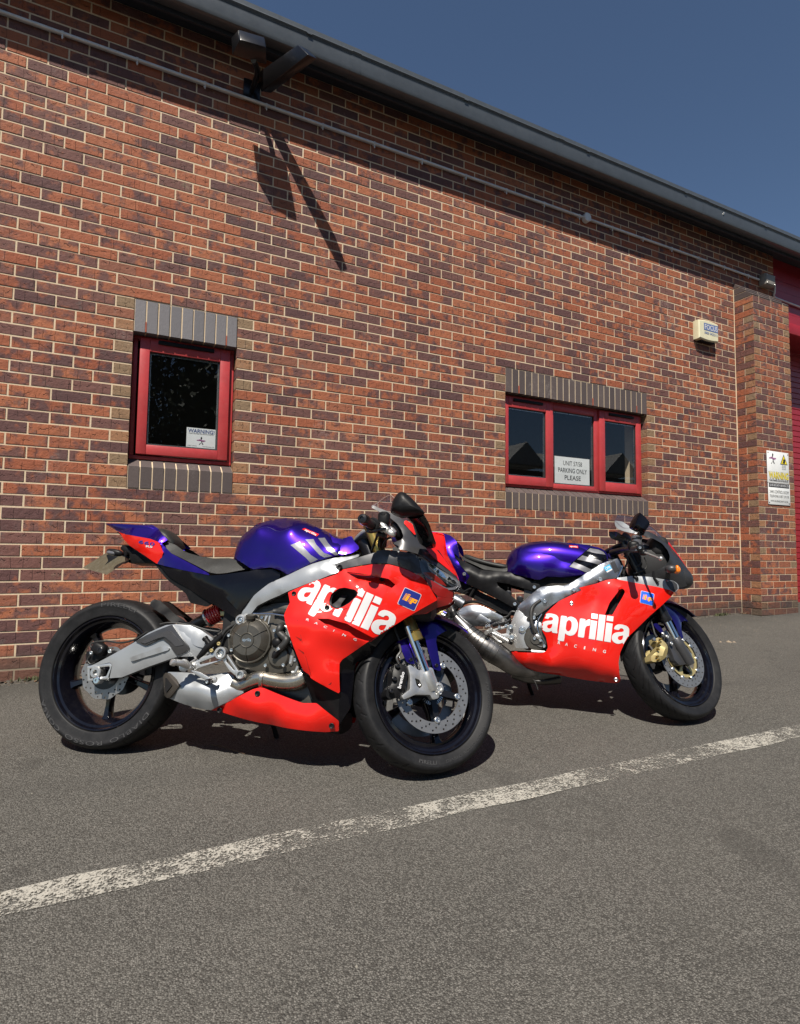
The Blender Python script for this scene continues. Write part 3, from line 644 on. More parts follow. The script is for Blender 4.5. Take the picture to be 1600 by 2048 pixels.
flat_text('lettering', '01827 219318', (-.09, -.002, .008), (-.03, -.002, .008), (-.09, -.002, .0145), M['ink'], s1)
flat_text('lettering', 'www.silversecurity.co.uk', (.01, -.002, .008), (.09, -.002, .008), (.01, -.002, .0145), M['ink'], s1)
ws = empty('security_sign', (6.665, -.2275, 1.382), label='tall white security warning sign with yellow triangle screwed to the brick pier', cat='sign')
wbox('board', (-.207, -.006, .246), (.200, -.002, .606), M['signwhite'], ws, .002); wbox('board', (-.200, -.006, 0), (.207, -.002, .242), M['signwhite'], ws, .002)
Y_ = -.0072
emblem(ws, -.105, .525, .075, Y_)
def poly(name, pts, mat, par, y): return wobj(name, [(a, y, b) for a, b in pts], [tuple(range(len(pts)))], mat, par)
poly('triangle_border', [(.035, .465), (.175, .465), (.105, .585)], M['ink'], ws, Y_); poly('triangle', [(.050, .473), (.160, .473), (.105, .568)], M['yellow'], ws, Y_-.0006)
poly('dog_head', [(.078, .478), (.124, .478), (.128, .505), (.136, .515), (.122, .522), (.118, .538), (.106, .528), (.088, .520), (.092, .505)], M['ink'], ws, Y_-.0012)
for i, t in enumerate(('GUARD', 'DOGS', 'ON SITE')): flat_text('lettering', t, (.068, Y_, .446-i*.020), (.142, Y_, .446-i*.020), (.068, Y_, .458-i*.020), M['ink'], ws)
flat_text('lettering', 'WARNING', (-.185, Y_, .292), (.185, Y_, .292), (-.185, Y_, .375), M['ink'], ws, .045); flat_text('lettering', 'WARNING', (-.182, Y_-.0006, .295), (.182, Y_-.0006, .295), (-.182, Y_-.0006, .372), M['yellow'], ws, .012)
flat_text('lettering', 'THESE PREMISES ARE PROTECTED BY', (-.178, Y_, .264), (.178, Y_, .264), (-.178, Y_, .281), M['ink'], ws, .02)
wbox('band', (-.19, Y_, .196), (.19, -.0061, .240), M['ink'], ws); flat_text('lettering', 'SILVER SECURITY SERVICES LTD', (-.178, Y_-.001, .208), (.178, Y_-.001, .208), (-.178, Y_-.001, .231), M['white'], ws, .02)
flat_text('lettering', '24HR CONTROL ROOM', (-.178, Y_, .128), (.178, Y_, .128), (-.178, Y_, .163), M['ink'], ws, .0)
flat_text('lettering', 'TELEPHONE: 01827 219 318', (-.178, Y_, .082), (.178, Y_, .082), (-.178, Y_, .110), M['ink'], ws, .0)
flat_text('lettering', 'WWW.SILVERSECURITY.CO.UK', (-.165, Y_, .030), (.165, Y_, .030), (-.165, Y_, .050), M['ink'], ws, .0)
for x, z in ((-.185, .02), (.185, .02), (-.185, .585), (.185, .585)): wobj('screw', *skin([ring((x, -.006, z), (0, 1, 0), .008, 10), ring((x, -.009, z), (0, 1, 0), .005, 10)]), M['satin'], ws)

# ---- unit across the yard and trees, seen mirrored in the panes
op = empty('opposite_building', (22, -20, -1.2), label='grey steel-clad unit with a pitched roof across the yard', cat='building')
M['clad'] = simple('pale_grey_cladding', (.30, .30, .29), .5); M['roofpale'] = simple('pale_roof_sheeting', (.62, .62, .56), .55)
g_ = Geo()
for i in range(40): g_.box((-14+i*1.0, .0, 0), (-13.06+i*1.0, -.2, 6.35))
wobj('wall', g_.V, g_.F, M['dark'], op)
g_ = Geo()
for i in range(26): g_.add([(-14+i*1.6, .5, 6.6), (-12.5+i*1.6, .5, 6.6), (-12.5+i*1.6, -4, 8.2), (-14+i*1.6, -4, 8.2), (-14+i*1.6, .5, 6.4), (-12.5+i*1.6, .5, 6.4)], [(0, 1, 2, 3), (4, 5, 1, 0)])
wobj('roof', g_.V, g_.F, M['roofpale'], op)
g_ = Geo()
for gx in (-3.2, 3.6): g_.add([(gx-1.3, .8, 6.5), (gx+1.3, .8, 6.5), (gx, .8, 7.7), (gx-1.3, -4, 6.5), (gx+1.3, -4, 6.5), (gx, -4, 7.7)], [(0, 1, 2), (0, 2, 5, 3), (1, 4, 5, 2), (0, 3, 4, 1)])
op.name = 'opposite_building'; wobj('gable', g_.V, g_.F, M['clad'], op)
M['leaf'] = simple('dark_leaves', (.035, .06, .02), .6, vary=.4); M['bark'] = simple('bark', (.08, .06, .045), .9)
def tree(x, y, h, rad, lab):
    t = empty('tree', (x, y, -1.2), label=lab, cat='tree'); rr = random.Random(int(x*10))
    wobj('trunk', *tubeg([(0, 0, 0), (.1, 0, h*.3), (-.1, .1, h*.7), (0, 0, h*.95)], [.28, .2, .12, .03], 8), M['bark'], t, 60)
    for k in range(5):
        a = rr.uniform(0, 6.3); wobj('limb', *tubeg([(0, 0, h*(.3+.1*k)), (math.cos(a)*rad*.4, math.sin(a)*rad*.4, h*(.42+.1*k)), (math.cos(a)*rad*.8, math.sin(a)*rad*.8, h*(.5+.1*k))], [.1, .06, .02], 6), M['bark'], t, 60)
    cl = [(rr.gauss(0, rad*.45), rr.gauss(0, rad*.45), h*rr.uniform(.35, .98), rad*rr.uniform(.25, .5)) for _ in range(26)]; V = []; F = []
    for i in range(22000):
        c = cl[rr.randrange(26)]; d = Vector((rr.gauss(0, 1), rr.gauss(0, 1), rr.gauss(0, 1))).normalized()*c[3]*rr.uniform(.5, 1.05); q = Vector(c[:3])+d
        a = Vector((rr.uniform(-1, 1), rr.uniform(-1, 1), rr.uniform(-1, 1)))*.15; b = Vector((rr.uniform(-1, 1), rr.uniform(-1, 1), rr.uniform(-1, 1)))*.15
        s = len(V); V += [q, q+a, q+a+b, q+b]; F.append((s, s+1, s+2, s+3))
    link('crown', mesh('crown', V, F, M['leaf'], None, False), t)
tree(2.2, -18, 11.5, 3.8, 'tall broad dark green tree across the yard, nearest the left window'); tree(-5, -19, 10.5, 3.8, 'dark green tree across the yard, leftmost of three'); tree(7.0, -23, 7.0, 3.0, 'lower dark green tree across the yard beside the grey unit')

# ---- small litter on the ground
g_ = Geo(); rr = random.Random(5)
def pebble(x, y, s, z=None):
    n = 6; c = Vector((x, y, (gz(x, y) if z is None else z)+s*.3)); V = []
    for i in range(n): a = i*6.283/n+rr.random()*.5; V.append(c+Vector((math.cos(a)*s*rr.uniform(.7, 1.2), math.sin(a)*s*rr.uniform(.7, 1.2), -s*.3)))
    V += [c+Vector((rr.uniform(-.3, .3)*s, rr.uniform(-.3, .3)*s, s*rr.uniform(.3, .6)))]; return V, [(i, (i+1) % n, n) for i in range(n)]
for i in range(1500):
    x = rr.uniform(-3, 8); y = -abs(rr.gauss(0, .05))-.01 if i % 2 else -rr.uniform(.02, 3.8); g_.add(*pebble(x, y, rr.uniform(.0015, .0045)))
M['grit'] = simple('mixed_grit', (.13, .12, .10), .9, vary=.5, vscale=40); wobj('gravel', g_.V, g_.F, M['grit'], kind='stuff')
g_ = Geo()
for i in range(45):
    x = rr.gauss(5.4, .55); y = -.12-abs(rr.gauss(0, .45)); g_.add(*pebble(x, y, rr.uniform(.002, .006)))
for x, y, s in ((4.62, -.98, .022), (4.66, -1.0, .016), (4.55, -.95, .014)): g_.add(*pebble(x, y, s))
wobj('mortar_crumbs', g_.V, g_.F, M['mortar'], kind='stuff')
g_ = Geo()
for i in range(420):
    x = rr.uniform(-1.5, .6) if i % 3 else rr.uniform(6.25, 6.6); y = -abs(rr.gauss(.02, .05)) if i % 3 else -abs(rr.gauss(.02, .03)); z = gz(x, y)+rr.uniform(.002, .012); a = rr.uniform(0, 6.28); l = rr.uniform(.006, .02)
    d = Vector((math.cos(a)*l, math.sin(a)*l, rr.uniform(-.003, .004))); e = Vector((-math.sin(a)*l*.4, math.cos(a)*l*.4, rr.uniform(-.003, .005))); c = Vector((x, y, z)); g_.add([c-d, c+e, c+d, c-e], [(0, 1, 2, 3)])
M['deadleaf'] = simple('dead_leaf_litter', (.10, .06, .035), .9, vary=.5, vscale=30); wobj('leaf_litter', g_.V, g_.F, M['deadleaf'], kind='stuff')
V, F = [], []
for i in range(420):       # dirt washed up against the wall foot
    x = -3.2+i*.0225; 
    if x > 6.27: break
    w = .035+.05*rr.random()*rr.random()+.02*math.sin(x*5.1)+(.05 if x < .3 else 0)*rr.random(); hh = .006+.012*rr.random()
    V += [(x, .004, gz(x, 0)+hh), (x, -w*.45, gz(x, -w*.45)+hh*.5), (x, -w, gz(x, -w)-.002)]
    if i: k = 3*i; F += [(k-3, k, k+1, k-2), (k-2, k+1, k+2, k-1)]
M['dirt'] = simple('washed_up_dirt', (.060, .052, .042), .95, vary=.45, vscale=35, bump=1., bscale=260); wobj('dirt_drift', V, F, M['dirt'], kind='stuff')
V, F = [], []
for i in range(1400):      # moss and small weeds in the dirt
    cx_ = (-1.3, -.9, -.45, .1, 2.2, 4.9, 5.9)[i % 7]+rr.gauss(0, .05); y = -.012-abs(rr.gauss(0, .014)); z = gz(cx_, y)+.004; a = rr.uniform(0, 6.28); l = rr.uniform(.008, .030); w = l*.14
    d = Vector((math.cos(a)*l*.5, math.sin(a)*l*.5, l)); e = Vector((-math.sin(a)*w, math.cos(a)*w, 0)); c = Vector((cx_, y, z)); s0 = len(V); V += [c-e, c+e, c+d*.6+e*.7, c+d, c+d*.6-e*.7]; F.append((s0, s0+1, s0+2, s0+3, s0+4))
M['weed'] = simple('dry_green_weed', (.065, .070, .03), .8, vary=.5, vscale=20); wobj('moss_and_weeds', V, F, M['weed'], kind='stuff')
def twig(P, lab):
    o = wobj('twig', *tubeg([(x, y, gz(x, y)+z) for x, y, z in P], [.0028, .0024, .0012][:len(P)] if len(P) <= 3 else .002, 5), M['deadleaf'], None, 60); tag(o, lab, 'twig')
# ================================================================== motorcycles
# bike space: u forwards from the rear contact patch, r to the rider's right, h up in the leaning plane of the bike
class Ctx: pass
K = Ctx(); K.root = None; K.st = None; K.front = {}
def steer_fn(wb, trail, rake, de):
    ra = R_(rake); ax = Vector((-math.sin(ra), 0, math.cos(ra))); ap = Vector((wb+trail, 0, 0)); rot = Matrix.Rotation(de, 4, ax)
    def f(v):
        q = Vector((v[0], -v[1], v[2]))-ap; q = rot @ q+ap; return (q.x, -q.y, q.z)
    return f
def cv(V, st):
    if st: V = [K.st(v) for v in V]
    return [(v[0], -v[1], v[2]) for v in V]
def bo(name, V, F, mat, par=None, smooth=40, st=False, label=None, kind=None):
    return wobj(name, cv(V, st), F, M[mat] if isinstance(mat, str) else mat, par or K.root, smooth, label=label, kind=kind)
def neg(P): return [(p[0], -p[1], p[2]) for p in P]
SM = 0.
def tps(P):
    P = np.array(P, float); X = P[:, [0, 2]]; y = P[:, 1]
    # drop duplicates
    keep = []; 
    for i in range(len(X)):
        if all(np.hypot(*(X[i]-X[j])) > .004 for j in keep): keep.append(i)
    X, y = X[keep], y[keep]; n = len(X); d = np.hypot(X[:, None, 0]-X[None, :, 0], X[:, None, 1]-X[None, :, 1])
    ker = lambda d: np.where(d > 1e-9, d**1.5, 0.)
    A = np.zeros((n+3, n+3)); A[:n, :n] = ker(d)-np.eye(n)*SM; A[:n, n] = 1; A[:n, n+1:] = X; A[n, :n] = 1; A[n+1:, :n] = X.T
    w = np.linalg.solve(A, np.concatenate([y, [0, 0, 0]]))
    def f(u, h):
        dd = np.hypot(X[:, 0]-u, X[:, 1]-h); return float(ker(dd) @ w[:n]+w[n]+w[n+1]*u+w[n+2]*h)
    return f
SURF = {}
def panel(name, outer, ctrl, mat, par=None, holes=(), th=.004, step=.022, mirror=True, rad=.008, st=False, key=None, edge=.0015, label=None, sub=None):
    "a moulded shell: outline and r-controls in bike space"
    f = tps(list(outer)+list(ctrl)+[p for h in holes for p in h])
    o2 = [(p.x, p.y) for p in resamp(roundc([(p[0], p[2], 0) for p in outer], rad), step*.6)]
    h2 = [[(p.x, p.y) for p in resamp(roundc([(p[0], p[2], 0) for p in h], rad), step*.6)] for h in holes]
    vo, T = tri2d(o2, h2, step); B = boundary(T); bs = set(i for e in B for i in e)
    V = []; n = len(vo)
    for i, p in enumerate(vo): V.append((p.x, f(p.x, p.y)-(edge if i in bs else 0), p.y))
    F = [t for t in T]; idx = {}
    for i in bs: idx[i] = len(V); V.append((V[i][0], V[i][1]-th, V[i][2]))
    for a, b in B: F.append((b, a, idx[a], idx[b]))
    o = bo(name, V, F, mat, par, 38, st, label)
    if key: SURF[key] = BVHTree.FromPolygons([Vector(v) for v in V[:n]], T)
    if mirror: bo(name, neg(V), F, mat, par, 38, st, label)
    return o
def on_surf(key, u, h, r0=1., off=.0014):
    if isinstance(key, tuple):
        v = [a for a in (on_surf(k, u, h, r0, off) for k in key) if a is not None]; return max(v) if v else None
    q, nrm, i, d = SURF[key].ray_cast(Vector((u, r0, h)), Vector((0, -1, 0)))
    return None if q is None else q.y+off
def bvh_of(key, V, F): SURF[key] = BVHTree.FromPolygons([Vector(v) for v in V], F)
def decal(name, key, pts, mat, par=None, step=.012, rad=0, st=False, off=.0014, holes=()):
    o2 = [(p[0], p[2]) for p in pts]
    if rad: o2 = [(p.x, p.y) for p in roundc([(a, b, 0) for a, b in o2], rad)]
    o2 = [(p.x, p.y) for p in resamp([(a, b, 0) for a, b in o2], step)]; vo, T = tri2d(o2, [], step)
    V = []; bad = set()
    for i, p in enumerate(vo):
        r = on_surf(key, p.x, p.y, off=off)
        if r is None: bad.add(i); r = 0
        V.append((p.x, r, p.y))
    return bo(name, V, [t for t in T if not bad & set(t)], mat, par, 60, st)
def decal_text(name, s, key, O, X, Y, mat, par=None, bold=0., spacing=1., nx=30, ny=8, st=False, off=.0016, jump=.02, split=False):
    b, asp = textgeo(s, bold, spacing); cut(b, nx, ny)
    O, X, Y = [Vector((p[0], p[2])) for p in (O, X, Y)]; V = []; bad = set()
    for v in b.verts:
        q = O+(X-O)*v.co.x+(Y-O)*v.co.y; r = on_surf(key, q.x, q.y, off=off)
        if r is None: bad.add(v.index); r = 0
        V.append((q.x, r, q.y))
    F = []
    for f in b.faces:
        I = [v.index for v in f.verts]
        if bad & set(I) or max(V[i][1] for i in I)-min(V[i][1] for i in I) > jump: continue
        F.append(I)
    xs = [v.co.x for v in b.verts]; b.free()
    if not split: return bo(name, V, F, mat, par, 60, st)
    rg = []                                        # one object per letter
    for f in sorted(F, key=lambda f: min(xs[i] for i in f)):
        a, c = min(xs[i] for i in f), max(xs[i] for i in f)
        if rg and a < rg[-1][1]-1e-4: rg[-1][1] = max(rg[-1][1], c); rg[-1][2].append(f)
        else: rg.append([a, c, [f]])
    for a, c, FF in rg:
        if len(FF) < 4: continue
        ids = sorted(set(i for f in FF for i in f)); mp = {i: k for k, i in enumerate(ids)}; bo('letter', [V[i] for i in ids], [[mp[i] for i in f] for f in FF], mat, par, 60, st)
GLY = {'a': ([(.05, .69), (.10, .87), (.26, .98), (.50, 1.), (.76, .97), (.91, .87), (.94, .70), (.94, .16), (1., .0), (.67, .0), (.64, .10), (.50, .01), (.32, -.02), (.12, .04), (.0, .17), (.0, .36), (.10, .50), (.30, .58), (.54, .62), (.62, .67), (.62, .74), (.56, .80), (.46, .81), (.38, .77), (.35, .69)], [(.62, .47), (.50, .42), (.37, .38), (.32, .29), (.37, .20), (.48, .18), (.58, .23), (.62, .33)]),
 'p': ([(0, 0), (0, .98), (.33, .98), (.34, .91), (.46, .985), (.62, 1.), (.84, .94), (.98, .79), (1., .63), (.97, .47), (.86, .32), (.66, .25), (.46, .27), (.35, .33), (.35, 0)], [(.35, .50), (.35, .76), (.42, .84), (.53, .85), (.63, .78), (.66, .63), (.63, .48), (.54, .41), (.42, .42)]),
 'r': ([(0, 0), (0, .98), (.54, .98), (.54, .84), (.68, .95), (.84, 1.), (1., 1.), (1., .67), (.80, .66), (.66, .60), (.60, .48), (.60, 0)], None), 'I': ([(0, 0), (1, 0), (1, 1), (0, 1)], None)}
def logo_word(key, O, X, Y, mat, par, st=False, off=.0016):
    "the tight heavy word, drawn letter by letter and laid on the moulded surface"
    O, X, Y = [Vector((p[0], p[2])) for p in (O, X, Y)]
    for ch, x0, x1, y0, y1 in (('a', .0, .205, 0, .745), ('p', .215, .428, -.265, .745), ('r', .440, .562, 0, .745), ('I', .568, .640, 0, .72), ('I', .568, .640, .80, 1.), ('I', .655, .729, 0, 1.), ('I', .744, .818, 0, .72), ('I', .744, .818, .80, 1.), ('a', .826, 1.03, 0, .745)):
        lp = []
        for L_ in GLY[ch]:
            if L_ is None: continue
            Q = [O+(X-O)*(x0+(x1-x0)*a)+(Y-O)*(y0+(y1-y0)*c) for a, c in L_]
            if ch != 'I': Q = [Vector((q.x, q.y)) for q in roundc([(q.x, q.y, 0) for q in Q], .006, 2)]
            lp.append([(q.x, q.y) for q in resamp([(q[0], q[1], 0) for q in Q], .006)])
        vo, T = tri2d(lp[0], lp[1:], .006); V = []; bad = set()
        for i, q in enumerate(vo):
            r = on_surf(key, q.x, q.y, off=off)
            if r is None: bad.add(i); r = 0
            V.append((q.x, r, q.y))
        F = [f for f in T if not bad & set(f) and max(V[i][1] for i in f)-min(V[i][1] for i in f) < .012]
        if F: bo('letter', V, F, mat, par, 60, st)
def free_text(name, s, O, X, Y, mat, par=None, bold=0., spacing=1., st=False):
    b, asp = textgeo(s, bold, spacing); O, X, Y = Vector(O), Vector(X), Vector(Y)
    V = [O+(X-O)*v.co.x+(Y-O)*v.co.y for v in b.verts]; F = [[v.index for v in f.verts] for f in b.faces]; b.free(); return bo(name, V, F, mat, par, None, st)
def plate(name, outer, mat, th=.02, par=None, holes=(), bev=.003, mirror=False, st=False, rad=.004, r=None, label=None):
    "flat-ish cast or cut piece: outer face at each point's r, thickness th inwards, bevelled"
    f = tps(outer) if r is None else (lambda u, h: r)
    o2 = [(p.x, p.y) for p in roundc([(p[0], p[2], 0) for p in outer], rad)] if rad else [(p[0], p[2]) for p in outer]
    h2 = [[(p.x, p.y) for p in (roundc([(p[0], p[2], 0) for p in h], rad*.7) if rad else [Vector((q[0], q[2], 0)) for q in h])] for h in holes]
    vo, T = tri2d(o2, h2, None); B = boundary(T)
    V = [(p.x, f(p.x, p.y), p.y) for p in vo]; n = len(V); V += [(p.x, f(p.x, p.y)-th, p.y) for p in vo]
    F = list(T)+[tuple(n+i for i in t[::-1]) for t in T]+[(b, a, n+a, n+b) for a, b in B]
    o = bo(name, V, F, mat, par, 35, st, label)
    if bev: bevel_obj(o, bev, 2, 50)
    if mirror:
        o2_ = bo(name, neg(V), F, mat, par, 35, st, label)
        if bev: bevel_obj(o2_, bev, 2, 50)
    return o
def tube(name, P, rad, mat, par=None, n=8, sm=5, st=False, flat=1., label=None): return bo(name, *tubeg(P, rad, n, sm, flat), mat, par, 50, st, label)
def lathe(name, c, ax, prof, mat, par=None, n=28, st=False, smooth=35, label=None, close=True):
    "prof: (distance along axis, radius)"
    c = Vector(c); ax = Vector(ax).normalized()
    return bo(name, *skin([ring(c+ax*d, ax, max(q, .0002), n) for d, q in prof], True, close), mat, par, smooth, st, label)
def bolt(c, rad, par=None, st=False, mat='bolt', ln=.005, hexs=True, name='bolt'):
    lathe(name, c, (0, 1, 0), [(-.002, rad), (ln*.7, rad), (ln, rad*.78), (ln, rad*.5), (ln-.003, rad*.45)], mat, par, 12, st, 30)
def loft(name, secs, mat, par=None, n=24, st=False, smooth=50, key=None, label=None, sub=3, egg=0.):
    "secs: (u, h_bottom, h_top, half width, exponent, h of the widest point 0..1)"
    A = np.array([list(s)+[2.5, .45][len(s)-4:] if len(s) < 6 else s for s in secs], float); m_ = len(A); t = np.arange(m_)
    if sub > 1:
        Q = []
        for k in range(A.shape[1]):
            P = [Vector((i, A[i, k], 0)) for i in range(m_)]; Q.append([p.y for p in crom(P, sub)])
        A = np.array(Q).T
    rings = []
    for u, hb, ht, w, ex, wp in A:
        hm = hb+(ht-hb)*wp; R = []; w = max(w, .0005)
        for i in range(n):
            a = 2*math.pi*i/n+math.pi/2; c_, s_ = math.cos(a), math.sin(a); yy = w*math.copysign(abs(c_)**(2/ex), c_)
            q = math.copysign(abs(s_)**(2/ex), s_); R.append(Vector((u, yy, hm+(ht-hm)*q if q > 0 else hm+(hm-hb)*q)))
        rings.append(R)
    V, F = skin(rings); 
    if key: bvh_of(key, V, F)
    return bo(name, V, F, mat, par, smooth, st, label)
def blob(name, c, size, mat, par=None, st=False, ex=2.4, rot=0.):
    "soft pod: super-ellipsoid"
    c = Vector(c); V = []; F = []; nu, nv = 14, 9; rm = Matrix.Rotation(rot, 3, 'Y')
    for j in range(nv+1):
        b = math.pi*(j/nv-.5); cb, sb = math.cos(b), math.sin(b)
        for i in range(nu):
            a = 2*math.pi*i/nu; ca, sa = math.cos(a), math.sin(a); g = lambda v: math.copysign(abs(v)**(2/ex), v)
            V.append(c+rm @ Vector((size[0]*g(cb)*g(ca), size[1]*g(cb)*g(sa), size[2]*g(sb))))
    for j in range(nv):
        for i in range(nu): F.append((j*nu+i, j*nu+(i+1) % nu, (j+1)*nu+(i+1) % nu, (j+1)*nu+i))
    return bo(name, V, F, mat, par, 50, st)
def box(name, a, b, mat, par=None, bev=.003, st=False):
    o = bo(name, *(lambda q: (q.V, q.F))(Geo().box(a, b)), mat, par, 35, st)
    if bev: bevel_obj(o, bev, 2)
    return o
def wave(x, period): x = x/period; return abs(x-math.floor(x+.5))*period
def wheel(name, cu, R, W, rimw, st, front, spoke0, par=None, groove=1):
    ch = R; ce = Vector((cu, 0, ch))
    # rim is the wheel's own mesh
    rw = rimw/2
    prof = [(-rw, .2355), (-rw-.003, .232), (-rw-.001, .228), (-rw+.010, .222), (-rw+.014, .213), (-rw+.028, .205), (-.022, .193), (-.012, .188), (.012, .188), (.022, .193), (rw-.028, .205), (rw-.014, .213), (rw-.010, .222), (rw+.001, .228), (rw+.003, .232), (rw, .2355), (rw-.006, .2335), (rw-.015, .218), (0, .208), (-rw+.015, .218), (-rw+.006, .2335)]
    rings = [ring(ce+Vector((0, d, 0)), (0, 1, 0), q, 96) for d, q in prof]; rings.append(rings[0])
    V, F = skin(rings, True, False); wh = bo(name, V, F, 'rim', par, 32, st)
    for k in range(5):
        a = R_(spoke0+72*k); d = Vector((math.cos(a), 0, math.sin(a))); t = Vector((-math.sin(a), 0, math.cos(a))); s_ = []
        for q, w_, tk in ((.028, .024, .028), (.08, .0135, .020), (.14, .0125, .018), (.182, .017, .020), (.195, .026, .024)):
            c = ce+d*q; s_.append([c+t*w_*x+Vector((0, tk*y, 0)) for x, y in ((-1, -.6), (-.6, -1), (.6, -1), (1, -.6), (1, .6), (.6, 1), (-.6, 1), (-1, .6))])
        bo('spoke', *skin(s_), 'rim', wh, 40, st)
    lathe('hub', ce+Vector((0, -.055, 0)), (0, 1, 0), [(0, .03), (0, .047), (.02, .05), (.035, .040), (.075, .040), (.09, .05), (.11, .047), (.11, .03)], 'rim', wh, 24, st)
    # tyre
    hw = W/2; pr = [(rw-.004, .2365), (rw+.001, .2385), (rw+.004, .243), (hw*.97, R-(R-.243)*.62), (hw, R-(R-.243)*.46), (hw*.985, R-(R-.243)*.36), (hw*.90, R-(R-.243)*.235), (hw*.74, R-(R-.243)*.125), (hw*.5, R-(R-.243)*.05), (hw*.26, R-(R-.243)*.012)]
    P = crom([(a, b, 0) for a, b in pr]+[(0, R, 0)]+[(-a, b, 0) for a, b in pr[::-1]], 4); m_ = len(P); NA = 640; V = np.zeros((m_, NA, 3)); an = np.arange(NA)*2*math.pi/NA
    for j, p in enumerate(P):
        s_ = p.x/hw; dep = np.zeros(NA)
        if p.y > R-(R-.243)*.36:
            for ph, sl, lo, hi in ((0, .16, .10, .62), (6, .10, .42, .88), (11, .2, .05, .30)) if groove == 1 else ((0, .34, .05, .80), (9, .30, .35, .93)):
                if lo < abs(s_) < hi:
                    x = an-R_(ph+(7 if s_ < 0 else 0))-sl*(abs(s_)**1.5)*(1 if groove == 1 else -1); pd = R_(24 if groove == 1 else 18); dd = np.abs(x/pd-np.round(x/pd))*pd
                    dep = np.maximum(dep, np.clip((.0082-dd)/.003, 0, 1)*.0032)
        q = p.y-dep; V[j, :, 0] = cu+q*np.cos(an); V[j, :, 1] = p.x; V[j, :, 2] = ch+q*np.sin(an)
    V = V.reshape(-1, 3); F = [(j*NA+i, j*NA+(i+1) % NA, (j+1)*NA+(i+1) % NA, (j+1)*NA+i) for j in range(m_-1) for i in range(NA)]
    bo('tyre', [tuple(v) for v in V], F, 'tyre', wh, 60, st)
    return wh, ce
def arc_text(name, s, ce, rad, side, a0, da, hgt, mat, par, st, bold=0., inward=False):
    b, asp = textgeo(s, bold, 1.08); cut(b, 24, 2); V = []
    for v in b.verts:
        a = R_(a0+da*v.co.x); q = rad-hgt*.5+hgt*v.co.y if not inward else rad+hgt*.5-hgt*v.co.y; V.append((ce[0]+q*math.cos(a), side+(.0), ce[2]+q*math.sin(a)))
    F = [[v.index for v in f.verts] for f in b.faces]; b.free(); return bo(name, V, F, mat, par, None, st)
def circ2(cu, ch, rad, n, a0=0.): return [(cu+rad*math.cos(a0+2*math.pi*i/n), 0, ch+rad*math.sin(a0+2*math.pi*i/n)) for i in range(n)]
def disc(name, ce, ro, ri, r, par, st, mat='disc', rows=((.93, 24, 0), (.86, 24, .5), (.79, 24, .9)), wave_=0, th=.005, n=96):
    outer = [(ce[0]+(ro+wave_*math.cos(10*2*math.pi*i/n))*math.cos(2*math.pi*i/n), 0, ce[2]+(ro+wave_*math.cos(10*2*math.pi*i/n))*math.sin(2*math.pi*i/n)) for i in range(n)]
    holes = [circ2(ce[0], ce[2], ri, 60)]
    for f, k, ph in rows:
        for i in range(k):
            a = 2*math.pi*(i+ph)/k; holes.append(circ2(ce[0]+ro*f*math.cos(a), ce[2]+ro*f*math.sin(a), .0042, 6))
    return plate(name, outer, mat, th, par, holes, 0, False, st, 0, r)
def screw_cap(c, rad, par=None, st=False):
    "black button screw in a countersunk hole"
    lathe('screw', c, (0, 1, 0), [(-.006, rad), (.0012, rad), (.0022, rad*.86), (.0008, rad*.5), (-.002, rad*.42)], 'black', par, 14, st, 30)
def badge(key, O, X, Y, par, navy):
    "square sponsor badge: orange letters i P on blue"
    O, X, Y = [Vector((p[0], p[2])) for p in (O, X, Y)]; g_ = lambda a, b: (O.x+(X-O).x*a+(Y-O).x*b, 0, O.y+(X-O).y*a+(Y-O).y*b)
    decal('badge_border', key, [g_(0, 0), g_(1, 0), g_(1, 1), g_(0, 1)], 'white', par, .01, .006, off=.0014); decal('badge', key, [g_(.025, .025), g_(.975, .025), g_(.975, .975), g_(.025, .975)], navy, par, .01, .005, off=.0020)
    sk = lambda pts: [g_(a+(b-.35)*.14, b) for a, b in pts]
    for pts in (((.16, .33), (.19, .33), (.19, .72), (.16, .72)), ((.22, .33), (.25, .33), (.25, .72), (.22, .72)), ((.28, .33), (.42, .33), (.42, .66), (.28, .66)), ((.28, .69), (.42, .69), (.42, .74), (.28, .74)),
                ((.47, .33), (.49, .33), (.49, .62), (.47, .62)), ((.52, .33), (.55, .33), (.55, .62), (.52, .62)), ((.58, .28), (.70, .28), (.70, .62), (.58, .62)), ((.70, .40), (.90, .40), (.90, .62), (.70, .62))):
        decal('badge_letter', key, sk(pts), 'orange', par, .008, off=.0026)
    decal('badge_letter', key, sk(((.76, .47), (.82, .47), (.82, .54), (.76, .54))), navy, par, .008, off=.0031)
def setup_bike(mat_rows, name, label, wb, trail, rake, de):
    rt = empty(name, label=label, cat='motorcycle', group='sports motorcycles parked by the wall')
    X, Y, Z, O = [Vector(r) for r in mat_rows]; m_ = Matrix((X, Y, Z)).transposed().to_4x4(); m_.translation = O; rt.matrix_world = m_
    K.root = rt; K.st = steer_fn(wb, trail, rake, de); return rt
# ------------------------------------------------------------------ the newer bike, nearest the camera
SM = 2.5e-4
b1 = setup_bike([[0.81964, -0.57286, -0.00505], [0.56391, 0.80832, -0.16918], [0.10099, 0.13582, 0.98557], [-0.063, -1.345, -0.04171]], 'motorcycle', 'nearer red and violet sports motorcycle with silver swingarm and black mirror, left foreground', 1.37, .1, 24., .597)
